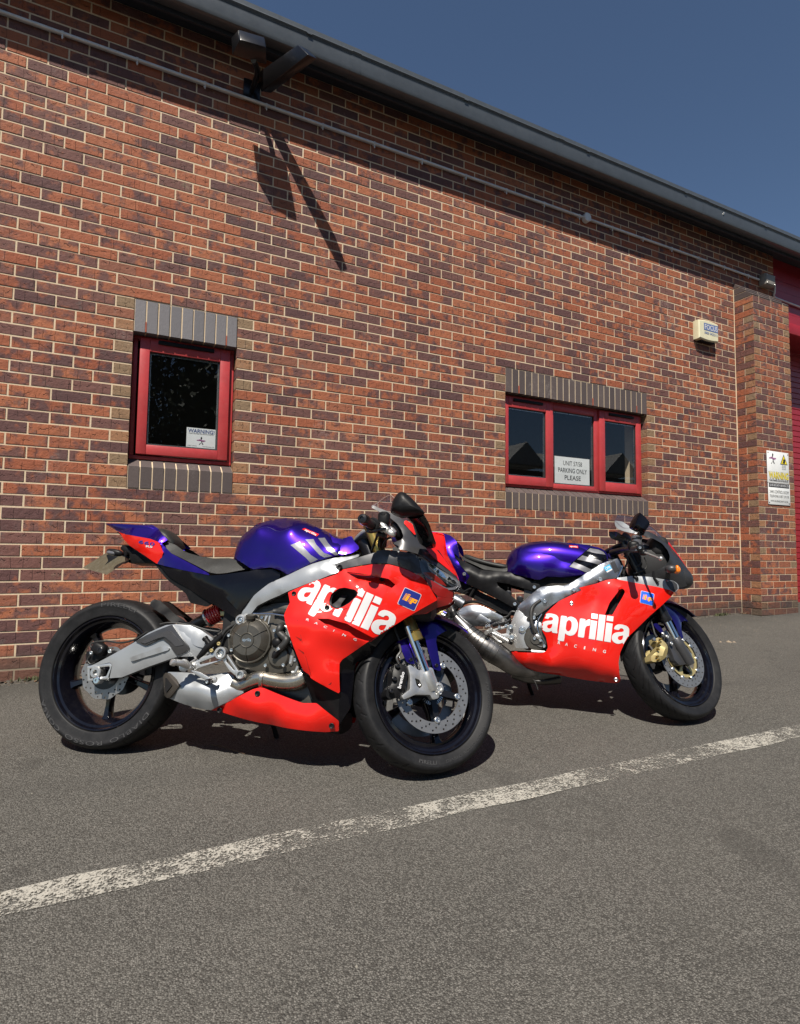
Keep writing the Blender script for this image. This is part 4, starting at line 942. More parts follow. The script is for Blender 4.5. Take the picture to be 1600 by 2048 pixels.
# rear wheel
rw, ce = wheel('rear_wheel', 0, .315, .18, .156, False, False, -89.)
arc_text('lettering', 'CORSA', ce, .281, .0909, 238, -32, .016, 'side', rw, False, .02); arc_text('lettering', 'ROSSO', ce, .281, .0909, 281, -36, .016, 'side', rw, False, 0)
arc_text('lettering', 'DIABLO', ce, .281, .0909, 328, -40, .016, 'side', rw, False, 0); arc_text('lettering', 'PIRELLI', ce, .286, .0908, 100, -34, .016, 'side', rw, False, .0)
arc_text('rim_lettering', 'aprilia', ce, .2145, .0600, 264, 10, .008, 'silverv', rw, False, 0, True)
rd = disc('brake_disc', ce, .110, .070, .062, rw, False, rows=((.93, 18, 0), (.80, 18, .5)), wave_=.0025)
disc('disc_carrier', ce, .074, .030, .060, rw, False, 'satin', rows=(), n=40)
lathe('sprocket', Vector((0, -.075, .315)), (0, 1, 0), [(0, .03), (0, .1), (.006, .1), (.006, .03)], 'satin', rw, 40)
# rear caliper with its hose
cal = blob('rear_caliper', [(-.0278,.0850,.4117)][0], (.034, .022, .026), 'black', ex=3.2, rot=.35)
plate('caliper_bracket', [(-.0949,.0780,.3991),(-.0523,.0780,.3970),(.0383,.0780,.4087),(.0503,.0780,.3897),(-.0211,.0780,.3710),(-.0603,.0780,.3440),(-.0833,.0780,.3488)], 'black', .012, cal)
for p in [(-.0536,.0980,.3942),(.0309,.0980,.4044)]: bolt(p, .0085, cal)
lathe('caliper_roundel', [(-.0128,.1060,.4064)][0], (0, 1, 0), [(-.01, .014), (.0, .014), (.002, .011), (.002, .008), (.0, .007)], 'satin', cal, 20)
tube('brake_hose', [(-.0603,.0800,.4005),(-.0749,.0800,.4314),(-.0204,.0600,.4458),(.0427,.0600,.4404),(.1257,.0900,.4550),(.2001,.1150,.4921)], .004, 'rubberh', cal, 6)
tube('sensor_cable', [(-.0671,.0850,.3846),(-.0767,.0850,.3647),(-.0603,.0850,.3480),(-.0395,.0850,.3548)], .0025, 'rubberh', cal, 6)
# swingarm
sw = panel('swingarm', [(-.0492,.1180,.3357),(-.0025,.1220,.3570),(.1652,.1400,.4487),(.2234,.1450,.4882),(.2990,.1500,.5213),(.3461,.1500,.5268),(.4019,.1450,.5234),(.4467,.1400,.5082),(.4945,.1300,.4802),(.5078,.1200,.4659),(.5029,.1300,.4134),(.4415,.1500,.4015),(.3658,.1520,.3964),(.2455,.1400,.3537),(.1181,.1250,.3032),(.0606,.1200,.2965),(.0677,.1250,.3489),(.0523,.1240,.3595),(-.0426,.1180,.3353)],
   [(.1488,.1350,.4131),(.1296,.1320,.3632),(.3210,.1550,.4055),(.4097,.1600,.4352),(.3842,.1600,.4714),(.2802,.1480,.4299),(.0894,.1280,.3840),(.2238,.1460,.3826)], 'alu', th=.035, mirror=True, rad=.005, key='sw', edge=.003)
for s_ in (1,):
    plate('axle_clevis', [(-.0499,.1180,.3395),(.0528,.1180,.3576),(.0630,.1180,.3486),(.0534,.1180,.2934),(-.0365,.1180,.2795),(-.0471,.1180,.3244)], 'cast', .028, sw, [[(-.0363,.1180,.3295),(.0509,.1180,.3442),(.0561,.1180,.3388),(.0450,.1180,.3043),(-.0288,.1180,.2894)]])
lathe('axle_block', [(-.0054,.1180,.3169)][0], (0, 1, 0), [(-.03, .024), (.002, .024), (.005, .0215), (.005, .011), (-.008, .010)], 'cast', sw, 4 if False else 20)
lathe('axle_adjuster', [(.0125,.1250,.2861)][0], (0, 1, 0), [(-.02, .016), (.006, .016), (.009, .012), (.009, .006), (.004, .006)], 'chrome', sw, 20)
tube('adjuster_rod', [(-.0078,.1100,.3033),(.0238,.1100,.2954),(.0564,.1100,.2932)], .007, 'cast', sw, 8)
panel('swingarm_cover', [(.1695,.1470,.4499),(.2584,.1560,.4948),(.3314,.1600,.5239),(.4173,.1680,.4410),(.4235,.1650,.4284),(.4095,.1630,.4186),(.3695,.1600,.4021),(.3319,.1620,.4431),(.2987,.1600,.4642),(.2775,.1580,.4597),(.2202,.1530,.4330)], [(.3299,.1660,.5009),(.4105,.1700,.4389),(.3522,.1680,.4402),(.2403,.1600,.4657)], 'grey', th=.02, par=sw, mirror=False, rad=.006)
g_c = N('woven_grip_pad'); o_ = g_c.obj(); ck = g_c.n('TexChecker', {'Scale': 260.}); g_c.set(ck.inputs[0], o_); g_c.P(col=g_c.mix(ck.outputs['Fac'], (.03, .03, .032, 1), (.055, .055, .06, 1)), rough=.45); M['weave'] = g_c.m
panel('grip_pad', [(.1986,.1560,.4490),(.3178,.1700,.5003),(.3338,.1720,.4971),(.4030,.1730,.4459),(.3668,.1715,.4370),(.3102,.1680,.4739),(.2805,.1650,.4671),(.2218,.1580,.4424)], [], 'weave', th=.006, par=sw, mirror=False, rad=.006)
panel('swingarm_rib', [(.1550,.1500,.3833),(.3114,.1650,.4404),(.3363,.1660,.4284),(.3307,.1650,.4208),(.1744,.1510,.3711),(.1648,.1490,.3706)], [], 'alu', th=.02, par=sw, mirror=False, rad=.012, edge=.004)
panel('swingarm_front_web', [(.3272,.1520,.5214),(.4089,.1500,.5215),(.4536,.1450,.5064),(.5020,.1360,.4766),(.5065,.1340,.4656),(.4797,.1460,.4353),(.4475,.1560,.4406),(.4183,.1580,.4542),(.3816,.1580,.4825)], [], 'alu', th=.015, par=sw, mirror=False, rad=.02, edge=.003)
# hugger
panel('rear_hugger', [(.1561,.0550,.6035),(.1545,.0500,.6228),(.1650,.0450,.6317),(.1831,.0450,.6295),(.1953,.0450,.6272),(.2407,.0500,.5985),(.2985,.0600,.5597),(.3441,.0700,.5397),(.2819,.0850,.5328),(.2456,.0850,.5643),(.2243,.0800,.5718)], [(.2278,.0620,.5945)], 'black', th=.006, rad=.02)
panel('hugger_crown', [(.1584,.0440,.6316),(.1492,.0000,.6366),(.1875,.0000,.6226),(.2548,.0000,.5699),(.2977,.0580,.5571),(.2402,.0490,.5980),(.1947,.0440,.6267)], [], 'black', th=.006, rad=.01)
plate('chain_guard', [(.3290,.1150,.5394),(.3427,.1150,.5425),(.3972,.1150,.5329),(.4036,.1150,.5267),(.3642,.1150,.5291)], 'black', .02)
tube('swingarm_hose', [(.2581,.1250,.5235),(.2908,.1250,.5311),(.3414,.1250,.5311),(.4037,.1250,.5237),(.4551,.1250,.5116),(.5108,.1250,.5049),(.5271,.1250,.5055)], .0035, 'rubberh', None, 6)
# tail unit
panel('tail_cowl', [(-.1158,.0350,.9677),(.1204,.0650,.9608),(.1565,.0750,.9419),(.2271,.1050,.8861),(.2039,.1100,.8715),(.2652,.1250,.8237),(.4569,.1500,.7407),(.4658,.1520,.7312),(.3326,.1350,.7525),(.2317,.1200,.7717),(.1972,.1120,.7798),(.2273,.1250,.8247),(.2166,.1230,.8495),(.1964,.1200,.8745),(.0376,.0850,.9098),(-.0005,.0750,.9156),(-.0541,.0500,.9330),(-.0675,.0450,.9368)],
   [(.0580,.0750,.9321),(.1628,.1000,.9001),(.2015,.1120,.8872),(.1382,.0820,.9317)], 'blue', th=.004, key='tail', rad=.004)
loft('tail_cap', [(u_, hb_, ht_, w_, 3., .8) for u_, hb_, ht_, w_ in ((-.139, .968, .974, .03), (-.06, .93, .972, .055), (.03, .90, .968, .066), (.11, .88, .962, .074), (.15, .86, .945, .078))], 'blue')
panel('tail_side_panel', [(-.0540,.0500,.9324),(-.0348,.0550,.9308),(.0018,.0780,.9136),(.1467,.1100,.8895),(.1991,.1240,.8724),(.2299,.1300,.8266),(.2278,.1300,.8211),(.2192,.1200,.8008),(.1973,.1120,.7793),(.1142,.0880,.8205),(.0716,.0780,.8410),(.0129,.0660,.8732)], [(.1557,.1120,.8393),(.2280,.1310,.8237),(.0811,.0940,.8635),(.0252,.0750,.8718)], 'red', th=.004, key='tailred', rad=.004)
decal_text('model_number', '660', 'tailred', *[(.0854,.1100,.8718),(.1755,.1100,.8566),(.0906,.1100,.8859)], 'ink2' if 'ink2' in M else 'navy', None, .02, 1.1, 10, 4)
decal_text('model_suffix', 'RS', 'tailred', *[(.1286,.1100,.8531),(.1679,.1100,.8482),(.1303,.1100,.8614)], 'white', None, .02)
panel('tail_underside', [(-.0703,.0400,.9334),(-.0505,.0500,.9301),(.0222,.0700,.8698),(.0763,.0800,.8379),(.1457,.0900,.7986),(.1852,.1000,.7731),(.2366,.1000,.7227),(.2615,.1000,.7039),(.3460,.1100,.6572),(.3719,.1100,.6170),(.4529,.1200,.6032),(.4777,.1200,.6179),(.4994,.1200,.6046),(.4222,.1300,.7235),(.2387,.1000,.7879),(.1782,.0900,.7992)], [], 'black', th=.004)
box('undertail', (.02, -.05, .79), (.30, .05, .83), 'black')
panel('seat_side_panel', [(.2150,.1150,.7705),(.3326,.1350,.7525),(.4609,.1550,.7291),(.5297,.1550,.7355),(.6397,.1480,.7530),(.6776,.1400,.7659),(.7325,.1400,.7703),(.7648,.1350,.7530),(.7688,.1400,.7292),(.7299,.1500,.7040),(.6520,.1550,.6371),(.6129,.1500,.5637),(.6039,.1500,.5574),(.5005,.1300,.6070),(.3696,.1200,.6727),(.2645,.1100,.7221)], [(.5318,.1650,.6755),(.4147,.1500,.7051),(.5858,.1620,.7049),(.5586,.1550,.6313),(.6786,.1550,.7205)], 'gloss', th=.006, rad=.006)
panel('frame_cover', [(.5416,.1680,.6877),(.6507,.1630,.7096),(.7665,.1450,.7393),(.7709,.1460,.7301),(.7256,.1550,.7017),(.6543,.1600,.6353),(.6167,.1560,.5815),(.5476,.1630,.6455),(.5369,.1680,.6722)], [], 'gloss', th=.004, rad=.01)
# seats
loft('seat', [(u_, hb_, ht_, w_, 2.3, .4) for u_, hb_, ht_, w_ in ((.175, .85, .892, .05), (.20, .83, .882, .07), (.26, .79, .852, .09), (.33, .755, .824, .105), (.40, .738, .811, .12), (.47, .735, .809, .115), (.52, .735, .798, .10), (.565, .735, .775, .08))], 'seat', key='seat')
panel('seat_edge', [(.2059,.0900,.8752),(.2201,.0850,.8798),(.2506,.0800,.8711),(.3039,.0850,.8378),(.3825,.0900,.8187),(.4456,.0900,.8117),(.5216,.0850,.8156),(.6139,.1000,.7750),(.6101,.1050,.7678),(.5317,.1400,.7438),(.4947,.1450,.7391),(.4547,.1400,.7451),(.3885,.1300,.7737),(.2759,.1120,.8196),(.2344,.1050,.8364)], [(.4618,.1280,.7755),(.3458,.1100,.8082),(.5539,.1100,.7802)], 'seat', th=.01, rad=.012)
loft('pillion_pad', [(u_, hb_, ht_, w_, 2.6, .4) for u_, hb_, ht_, w_ in ((.11, .915, .945, .05), (.15, .90, .953, .065), (.19, .885, .935, .068), (.225, .865, .895, .055))], 'seat')
# number plate hanger and indicator
M['plate'] = simple('grimy_plate_back', (.075, .068, .045), .4, dust=.3)
np_ = [(-.3168,-.1000,.7810)]+[(-.0394,.1000,.7282)]+[(.0567,.1000,.7980)]+[(-.1988,-.1000,.8608)]
V, F = skin([[Vector(q) for q in np_], [Vector(q)+Vector((.004, 0, .002)) for q in np_]]); bo('number_plate', V, F, 'plate', smooth=None)
plate('plate_hanger', [(-.1230,.0100,.8289),(-.1052,.0100,.8350),(-.0598,.0100,.8272),(-.0150,.0100,.8396),(.0215,.0100,.8258),(-.0005,.0100,.8081),(-.0353,.0100,.7930),(-.0721,.0100,.7894),(-.1164,.0100,.7740),(-.1237,.0100,.7796),(-.1090,.0100,.8031)], 'black', .02)
tube('plate_stalk', [(-.0544,.0000,.8668),(-.0242,.0000,.8557),(.0201,.0000,.8332),(.0481,.0000,.8136)], [.012, .022, .03, .03], 'black', None, 8)
blob('indicator', [(.0108,.1400,.8209)][0], (.040, .016, .015), 'black', rot=.15); blob('indicator_lens', [(.0024,.1400,.8180)][0], (.030, .0175, .011), 'dial', rot=.15)
tube('indicator_stem', [(-.0276,.0000,.8381)]+[(.0492,.1300,.8178)], .010, 'black', None, 8)
blob('indicator', neg([(.0108,.1400,.8209)])[0], (.040, .016, .015), 'black', rot=.15)
box('reflector_block', ([(.0190,.0000,.8015)][0][0], -.03, .80), ([(.0623,.0000,.8024)][0][0], .03, .85), 'black')
# tank
loft('fuel_tank', [(u_, hb_, ht_-.006, w_*.66, 2.2, wp_) for u_, hb_, ht_, w_, ex_, wp_ in ((.508, .80, .86, .05, 2.6, .3), (.525, .775, .925, .085, 2.6, .35), (.56, .76, .960, .115, 2.7, .4), (.62, .75, .992, .135, 2.8, .42), (.68, .745, 1.008, .148, 2.9, .45), (.74, .75, 1.012, .155, 2.9, .47), (.80, .76, 1.003, .158, 2.8, .45), (.86, .77, .985, .155, 2.7, .42), (.92, .79, .958, .145, 2.6, .4), (.98, .81, .93, .13, 2.6, .4), (1.02, .82, .91, .11, 2.5, .4))], 'blue', key='tank', n=40)
tk = K.tank = None
SM = 5e-4
panel('tank_side', [(.5492,.1150,.8162),(.5507,.1080,.8497),(.5744,.1000,.9087),(.6201,.0820,.9693),(.6826,.0720,.9889),(.7569,.0680,.9989),(.8254,.0680,.9879),(.9159,.0800,.9435),(.9978,.1000,.9003),(1.0299,.1250,.8723),(1.0132,.1400,.8693),(1.0243,.1480,.8287),(1.0083,.1520,.8253),(.9030,.1600,.7902),(.8059,.1600,.7402),(.7750,.1590,.7586),(.7270,.1540,.7706),(.6474,.1450,.7608),(.5677,.1250,.8030)],
   [(.6389,.1200,.9366),(.7988,.1380,.9387),(.9576,.1500,.8650),(.7178,.1500,.8468),(.8517,.1570,.8230),(.6941,.1420,.8352)], 'blue', th=.01, rad=.008, key='tankside', edge=.004, step=.014)
SM = 2.5e-4
panel('tank_front_wing', [(.9486,.1000,.9301),(.9771,.1150,.9050),(1.0116,.1100,.9001),(1.0370,.1000,.9152),(1.0499,.1000,.9154),(1.0679,.1150,.8874),(1.0858,.1200,.8710),(1.0893,.1250,.8577),(1.0671,.1400,.8392),(1.0233,.1500,.8274),(1.0070,.1500,.8364)], [(1.0308,.1300,.8777)], 'blue', th=.006, rad=.008, key='wing')
for q in ([(.8074,.1600,.8639),(.8429,.1600,.8801),(.8591,.1600,.8600),(.8987,.1600,.8234),(.9302,.1600,.8055),(.8998,.1600,.7911),(.8792,.1600,.8107)], [(.8628,.1600,.8914),(.8944,.1600,.8956),(.9124,.1600,.8703),(.9532,.1600,.8337),(.9887,.1600,.8214),(.9563,.1600,.8137),(.9351,.1600,.8241)], [(.9115,.1600,.9015),(.9383,.1600,.9050),(.9592,.1600,.8803),(1.0032,.1600,.8377),(1.0117,.1600,.8286),(1.0105,.1600,.8237),(.9978,.1600,.8253),(.9649,.1600,.8463)]):
    decal('tank_stripe', ('tankside', 'wing'), q, 'silverv', None, .012)
decal('tank_label', 'tankside', [(.8378,.1500,.9390),(.8452,.1500,.9465),(.9092,.1500,.9218),(.9031,.1500,.9097)], 'red', None, .01)
decal_text('tank_label_lettering', 'aprilia', 'tankside', *[(.8478,.1500,.9350),(.8989,.1500,.9134),(.8520,.1500,.9433)], 'white', None, .02, 1., 12, 2, off=.0022)
# frame beam
panel('frame_beam', [(.6274,.1500,.6065),(.6521,.1550,.6356),(.7296,.1650,.7007),(.7794,.1680,.7245),(.7388,.1680,.7051),(.8164,.1720,.7401),(.9065,.1700,.7851),(.9802,.1600,.8096),(1.0785,.1200,.8366),(1.0899,.1150,.8376),(1.0908,.1300,.8258),(1.0018,.1650,.7879),(1.0280,.1800,.7561),(.9442,.1850,.7204),(.8221,.1800,.6729),(.7470,.1720,.6385),(.7872,.1720,.6577),(.6881,.1580,.6108),(.6608,.1520,.5742),(.6484,.1500,.5619),(.6257,.1400,.5257),(.6155,.1480,.5609)],
   [(.7760,.1800,.6956),(.8984,.1850,.7494),(.9723,.1800,.7790),(.6913,.1680,.6492)], 'alu', th=.03, rad=.005, key='frame', edge=.003)
fr2 = lathe('frame_boss', [(.6295,.1650,.5525)][0], (0, 1, 0), [(-.03, .022), (.004, .022), (.008, .018), (.008, .013), (.0, .012)], 'cast', None, 24); bolt([(.6310,.1680,.5511)][0], .009)
lathe('headstock', ([(1.0532,.0000,.8659)][0][0]+.06, 0, .86), (-.407, 0, .914), [(-.14, .035), (.06, .035), (.07, .03)], 'satin', None, 24)
blob('top_yoke', (1.085, 0, .925), (.045, .12, .016), 'alu', st=True, ex=3); lathe('yoke_cap', [(1.0802,.1000,.8384)][0], (0, 1, 0), [(-.01, .012), (.004, .012), (.006, .009)], 'black', None, 16)
# shock
sp0, sp1 = Vector([(.3645,.0300,.5292)][0]), Vector([(.4719,.0300,.5887)][0]); ax_ = (sp1-sp0)
lathe('shock_body', sp0, ax_, [(-.03, .02), (0, .026), (.05, .028), (.06, .033), (.07, .033)], 'satin', None, 20)
sh = []
for i in range(90): a = i*.42; sh.append(sp0+ax_.normalized()*(.065+i*.00075)+ring((0, 0, 0), ax_, .031, 360)[int(math.degrees(a)) % 360])
tube('shock_spring', sh, .0085, 'springred', None, 8, 1); lathe('spring_seat', sp0+ax_.normalized()*.06, ax_, [(0, .04), (.008, .042), (.014, .036)], 'bolt', None, 24)
box('regulator', [(.4594,.0200,.5703)][0], tuple(Vector([(.5140,.0600,.5921)][0])), 'boxgrey2' if 'boxgrey2' in M else 'goldp')
tube('overflow_hose', [(.5044,.0800,.5630),(.5232,.0800,.5456),(.5214,.0800,.5146),(.5061,.1100,.4850),(.4847,.1300,.4711)], .006, 'rubberh', None, 8)
# engine
plate('engine_block', [(.5737,.1300,.5448),(.6119,.1300,.5664),(.6713,.1300,.5911),(.7432,.1300,.6238),(.8065,.1300,.6309),(.8759,.1300,.5929),(.9301,.1300,.4719),(.9155,.1300,.3679),(.8984,.1300,.3576),(.8323,.1300,.3496),(.7193,.1300,.3370),(.6739,.1300,.3203),(.6268,.1300,.3180),(.6005,.1300,.3846),(.5732,.1300,.4572)], 'bronze', .24, None, (), .01)
plate('crankcase', [(.6159,.1500,.3977),(.7429,.1500,.5424),(.7860,.1500,.5317),(.8285,.1500,.4674),(.8651,.1500,.4328),(.8818,.1500,.3882),(.8756,.1500,.3713),(.8133,.1500,.3541),(.7622,.1500,.3493),(.6884,.1500,.3601),(.6294,.1500,.3717)], 'bronze', .10, None, (), .012, rad=.02)
cc = Vector([(.6734,.1500,.4745)][0]); cR = .0905
cov = lathe('clutch_cover', cc, (0, 1, 0), [(-.03, cR), (.012, cR), (.017, cR-.002), (.018, cR-.006), (.016, cR-.009), (.022, cR-.014), (.034, .062), (.037, .058), (.038, .030), (.040, .0295), (.0415, .0275), (.041, .0255), (.0385, .0245)], 'bronze', None, 64, smooth=28)
for k in range(6):
    a = R_(90+60*k+2); d = Vector((math.cos(a), 0, math.sin(a))); t = Vector((-math.sin(a), 0, math.cos(a)))*.0016
    P_ = [(.029, .0395), (.058, .0385), (.064, .035), (cR-.013, .023), (cR-.008, .018)]
    V = []; 
    for q, y in P_: V += [cc+d*q+t+Vector((0, y-.003, 0)), cc+d*q+t*.6+Vector((0, y+.0022, 0)), cc+d*q-t*.6+Vector((0, y+.0022, 0)), cc+d*q-t+Vector((0, y-.003, 0))]
    F = [(4*i+j, 4*i+j+1, 4*i+j+5, 4*i+j+4) for i in range(len(P_)-1) for j in range(3)]; bo('cover_rib', V, F, 'bronze', cov, 30)
free_text('cover_lettering', 'aprilia', cc+Vector((-.0185, .0395, -.004)), cc+Vector((.0185, .0395, -.004)), cc+Vector((-.0185, .0395, .0085)), 'bolt', cov, .02)
lathe('filler_cap', [(.6729,.1650,.5490)][0], (.0, .35, 1), [(-.02, .016), (.012, .016), (.014, .02), (.026, .02), (.028, .012)], 'bronze', cov, 16)
for p in [(.5880,.1650,.4904),(.7532,.1650,.3814),(.8259,.1650,.3859),(.7765,.1650,.5167),(.6088,.1700,.4338),(.7140,.1500,.5662),(.6898,.1500,.5691)]: bolt(p, .0075, mat='bolt', ln=.009)
gc = Vector([(.7985,.1400,.4178)][0]); lathe('generator_cover', gc, (0, 1, 0), [(-.02, .044), (.016, .044), (.022, .038), (.024, .02), (.024, .0)], 'bronze', None, 36)
lathe('water_pump', [(.7885,.1550,.4705)][0], (0, 1, 0), [(-.02, .02), (.01, .02), (.014, .016), (.018, .01)], 'black', None, 20)
tube('coolant_hose', [(.7964,.1300,.5403),(.7987,.1700,.5288),(.7980,.1700,.5093),(.8194,.1750,.4931),(.8338,.1800,.4815),(.8248,.1820,.4620),(.8045,.1780,.4445)], [.012, .014, .014, .014, .016, .014, .014], 'rubberh', None, 10)
lathe('hose_clip', [(.8058,.1780,.4445)][0], (.6, 0, -.8), [(-.006, .0155), (-.006, .017), (.004, .017), (.004, .0155)], 'bolt', None, 18)
tube('coolant_elbow', [(.8038,.1760,.4444),(.7903,.1760,.4248),(.7840,.1760,.4102)], [.013, .012, .008], 'satin', None, 8)
tube('cylinder_hose', [(.7555,.1400,.5907),(.7739,.1400,.5926),(.8066,.1500,.5918),(.8234,.1600,.5892)], .013, 'rubberh', None, 10)
tube('upper_hose', [(.6780,.1200,.5920),(.6979,.1200,.6080),(.7460,.1200,.6120),(.7790,.1200,.6030)], .008, 'rubberh', None, 8)
tube('clutch_rod', [(.6810,.1700,.5788),(.7415,.1700,.5803),(.7730,.1700,.5794),(.8257,.1700,.5738)], .0035, 'chrome', None, 6)
plate('cable_bracket', [(.7340,.1680,.5819),(.7562,.1680,.5827),(.7498,.1680,.5418),(.7459,.1680,.5417),(.7480,.1680,.5737),(.7439,.1680,.5748),(.7332,.1680,.5510),(.7298,.1680,.5534)], 'cast', .004, None, (), 0)
for q in ([(.8083,.1400,.5354),(.8225,.1400,.5236),(.8405,.1400,.4680)], [(.8227,.1350,.5016),(.8349,.1350,.4825),(.8457,.1350,.4635)]): tube('cylinder_stud', q, .008, 'cast', None, 8)
plate('cylinder_fin_cover', [(.8126,.1350,.5407),(.8220,.1350,.5386),(.8427,.1350,.4828),(.8414,.1350,.4390),(.8246,.1350,.4529),(.8097,.1350,.5011)], 'cast', .02)
tube('oil_line', [(.8532,.1500,.4227),(.8504,.1500,.3963),(.8481,.1500,.3938)], .011, 'cast', None, 8); bolt([(.8649,.1500,.4065)][0], .007)
tube('lower_line', [(.8797,.1500,.3833),(.8714,.1500,.3616),(.8564,.1500,.3586)], .008, 'cast', None, 8)
box('sump', (.64, -.10, .20), (.98, .10, .33), 'bronze', None, .01)
box('airbox', (.62, -.12, .62), (1.02, .12, .80), 'hole', None, .02)
box('inner_frame', (.52, -.11, .42), (.66, .11, .76), 'hole', None, .02)
box('radiator', (1.00, -.16, .33), (1.04, .16, .66), 'black', None, .004)
# rider footrest hanger
fp = plate('footrest_hanger', [(.4368,.1650,.3752),(.5275,.1650,.4182),(.5386,.1650,.4357),(.5589,.1650,.4439),(.5812,.1650,.4351),(.5859,.1650,.4183),(.6405,.1650,.3558),(.6654,.1650,.3428),(.6665,.1650,.3333),(.6517,.1650,.3255),(.6337,.1650,.3353),(.6041,.1650,.3541),(.5704,.1650,.3934),(.4738,.1650,.3588),(.4540,.1650,.3470),(.4364,.1650,.3583)], 'cast', .016, None, [[(.4738,.1650,.3794),(.5370,.1650,.4064),(.5594,.1650,.3965),(.5522,.1650,.3902),(.4775,.1650,.3711)], [(.5850,.1650,.4037),(.5966,.1650,.3946),(.6272,.1650,.3576),(.6220,.1650,.3574),(.5870,.1650,.3869)]], .003)
lathe('footrest_ring', [(.5631,.1720,.4197)][0], (0, 1, 0), [(-.02, .0245), (.006, .0245), (.009, .022), (.009, .0175), (.006, .0155), (-.012, .0145)], 'cast', fp, 32); bolt([(.5637,.1660,.4197)][0], .008, fp)
lathe('footrest_ring', [(.6539,.1680,.3411)][0], (0, 1, 0), [(-.02, .0175), (.006, .0175), (.009, .015), (.009, .0115), (.0, .0105)], 'cast', fp, 28); bolt([(.6532,.1660,.3398)][0], .007, fp)
bolt([(.4503,.1700,.3643)][0], .0095, fp)
pegP = [Vector(p) for p in [(.4410,.1800,.3636)]+[(.4211,.2100,.3753)]+[(.4004,.2350,.3771)]]
ft_ = tube('footrest', pegP, [.013, .0135, .0105], 'cast', None, 10); lathe('footrest_end', pegP[-1], pegP[-1]-pegP[0], [(-.008, .0135), (.0, .0145), (.008, .012), (.010, .006)], 'cast', ft_, 14)
for i in range(7): q = pegP[0].lerp(pegP[-1], .25+.09*i)+Vector((0, .0, .0125)); lathe('grip_tooth', q, (0, 0, 1), [(0, .0035), (.004, .003)], 'cast', ft_, 6)
plate('footrest_clevis', [(.4062,.1900,.3839),(.4158,.1900,.3916),(.4331,.1900,.3827),(.4482,.1900,.3690),(.4551,.1900,.3573),(.4347,.1900,.3516),(.4202,.1900,.3413),(.4063,.1900,.3455),(.4013,.1900,.3620),(.4142,.1900,.3650)], 'cast', .016, ft_)
bp = plate('brake_pedal', [(.4456,.1800,.3494),(.4889,.1800,.3431),(.5253,.1800,.3270),(.5473,.1800,.3186),(.5539,.1800,.3284),(.5616,.1800,.3193),(.5569,.1800,.3049),(.5361,.1800,.3039),(.4801,.1800,.3296),(.4630,.1800,.3383)], 'cast', .012); lathe('pedal_tip', [(.5377,.1850,.3106)][0], (.25, 1, 0), [(-.01, .0115), (.045, .0115), (.047, .009)], 'black', bp, 16); bolt(Vector([(.5377,.1850,.3106)][0])+Vector((.011, .046, 0)), .0065, bp)
mc = tube('brake_master_cylinder', [(.4635,.1650,.3959),(.4823,.1650,.4162),(.5008,.1650,.4390),(.5347,.1650,.4674),(.5560,.1650,.4904)], [.007, .012, .014, .012, .009], 'black', None, 10); tube('cylinder_rod', [(.4365,.1650,.3777),(.4635,.1650,.3959)], .004, 'cast', mc, 6)
lathe('reservoir_stub', [(.5040,.1650,.4563)][0], (-.6, 0, .6), [(-.01, .011), (.02, .011), (.022, .013), (.03, .012)], 'black', mc, 12)
for p in [(.5230,.1720,.4282),(.5507,.1720,.4557)]: bolt(p, .0075, mat='goldp')
tube('brake_light_cable', [(.5344,.1300,.4656),(.5443,.1300,.4959),(.5632,.1300,.5192),(.5986,.1300,.5407)], .007, 'rubberh', None, 8)
# exhaust
ex = panel('silencer', [(.3056,.1050,.3333),(.3856,.1150,.3349),(.4759,.1200,.3321),(.5187,.1200,.3353),(.5712,.1200,.3452),(.6057,.1220,.3323),(.6176,.1300,.3055),(.6625,.1400,.2727),(.6120,.1300,.2409),(.5276,.1300,.1974),(.4637,.1150,.2005),(.3203,.1000,.2326),(.3247,.1000,.2401),(.3734,.1350,.2862)],
   [(.3827,.1520,.2876),(.4173,.1580,.2753),(.5464,.1650,.2470),(.4766,.1600,.2784),(.5399,.1350,.3091),(.4893,.1400,.3068),(.6288,.1480,.2785),(.4291,.1300,.3155)], 'alu', th=.07, mirror=False, rad=.004, edge=.003)
V1 = [Vector(p) for p in [(.2794,.0900,.3290),(.3076,.1100,.3298),(.3888,.1600,.2859),(.3264,.1150,.2315),(.2985,.0900,.2381)]]
V, F = skin([V1, [v+Vector((.012, .004, 0)) for v in V1], [v+Vector((.012, -.05, 0)) for v in V1], [v+Vector((0, -.06, 0)) for v in V1]]); bevel_obj(bo('silencer_end_cap', V, F, 'cap', ex, 30), .002)
plate('silencer_outlet', [(.3094,.1180,.3116),(.3561,.1420,.2833),(.3219,.1200,.2535),(.3118,.1120,.2623)], 'hole', .02, ex, (), .0)
tube('header_pipe', [(.6084,.1150,.3044),(.6407,.1200,.2966),(.6779,.1250,.3131),(.7198,.1300,.3322),(.7673,.1300,.3262),(.8221,.1300,.3206),(.8728,.1300,.3278),(.9008,.1200,.3526),(.9190,.0700,.3859)], [.027, .027, .028, .032, .034, .036, .036, .034, .03], 'pipe', None, 20)
lathe('pipe_band', [(.7360,.1300,.3270)][0], (1, 0, -.1), [(-.008, .0345), (-.006, .037), (.006, .037), (.008, .0345)], 'pipe', None, 24)
tube('collector', [(.99, .0, .27), (1.02, .04, .22), (.98, .07, .19), (.86, .02, .185)], .035, 'satin', None, 14)
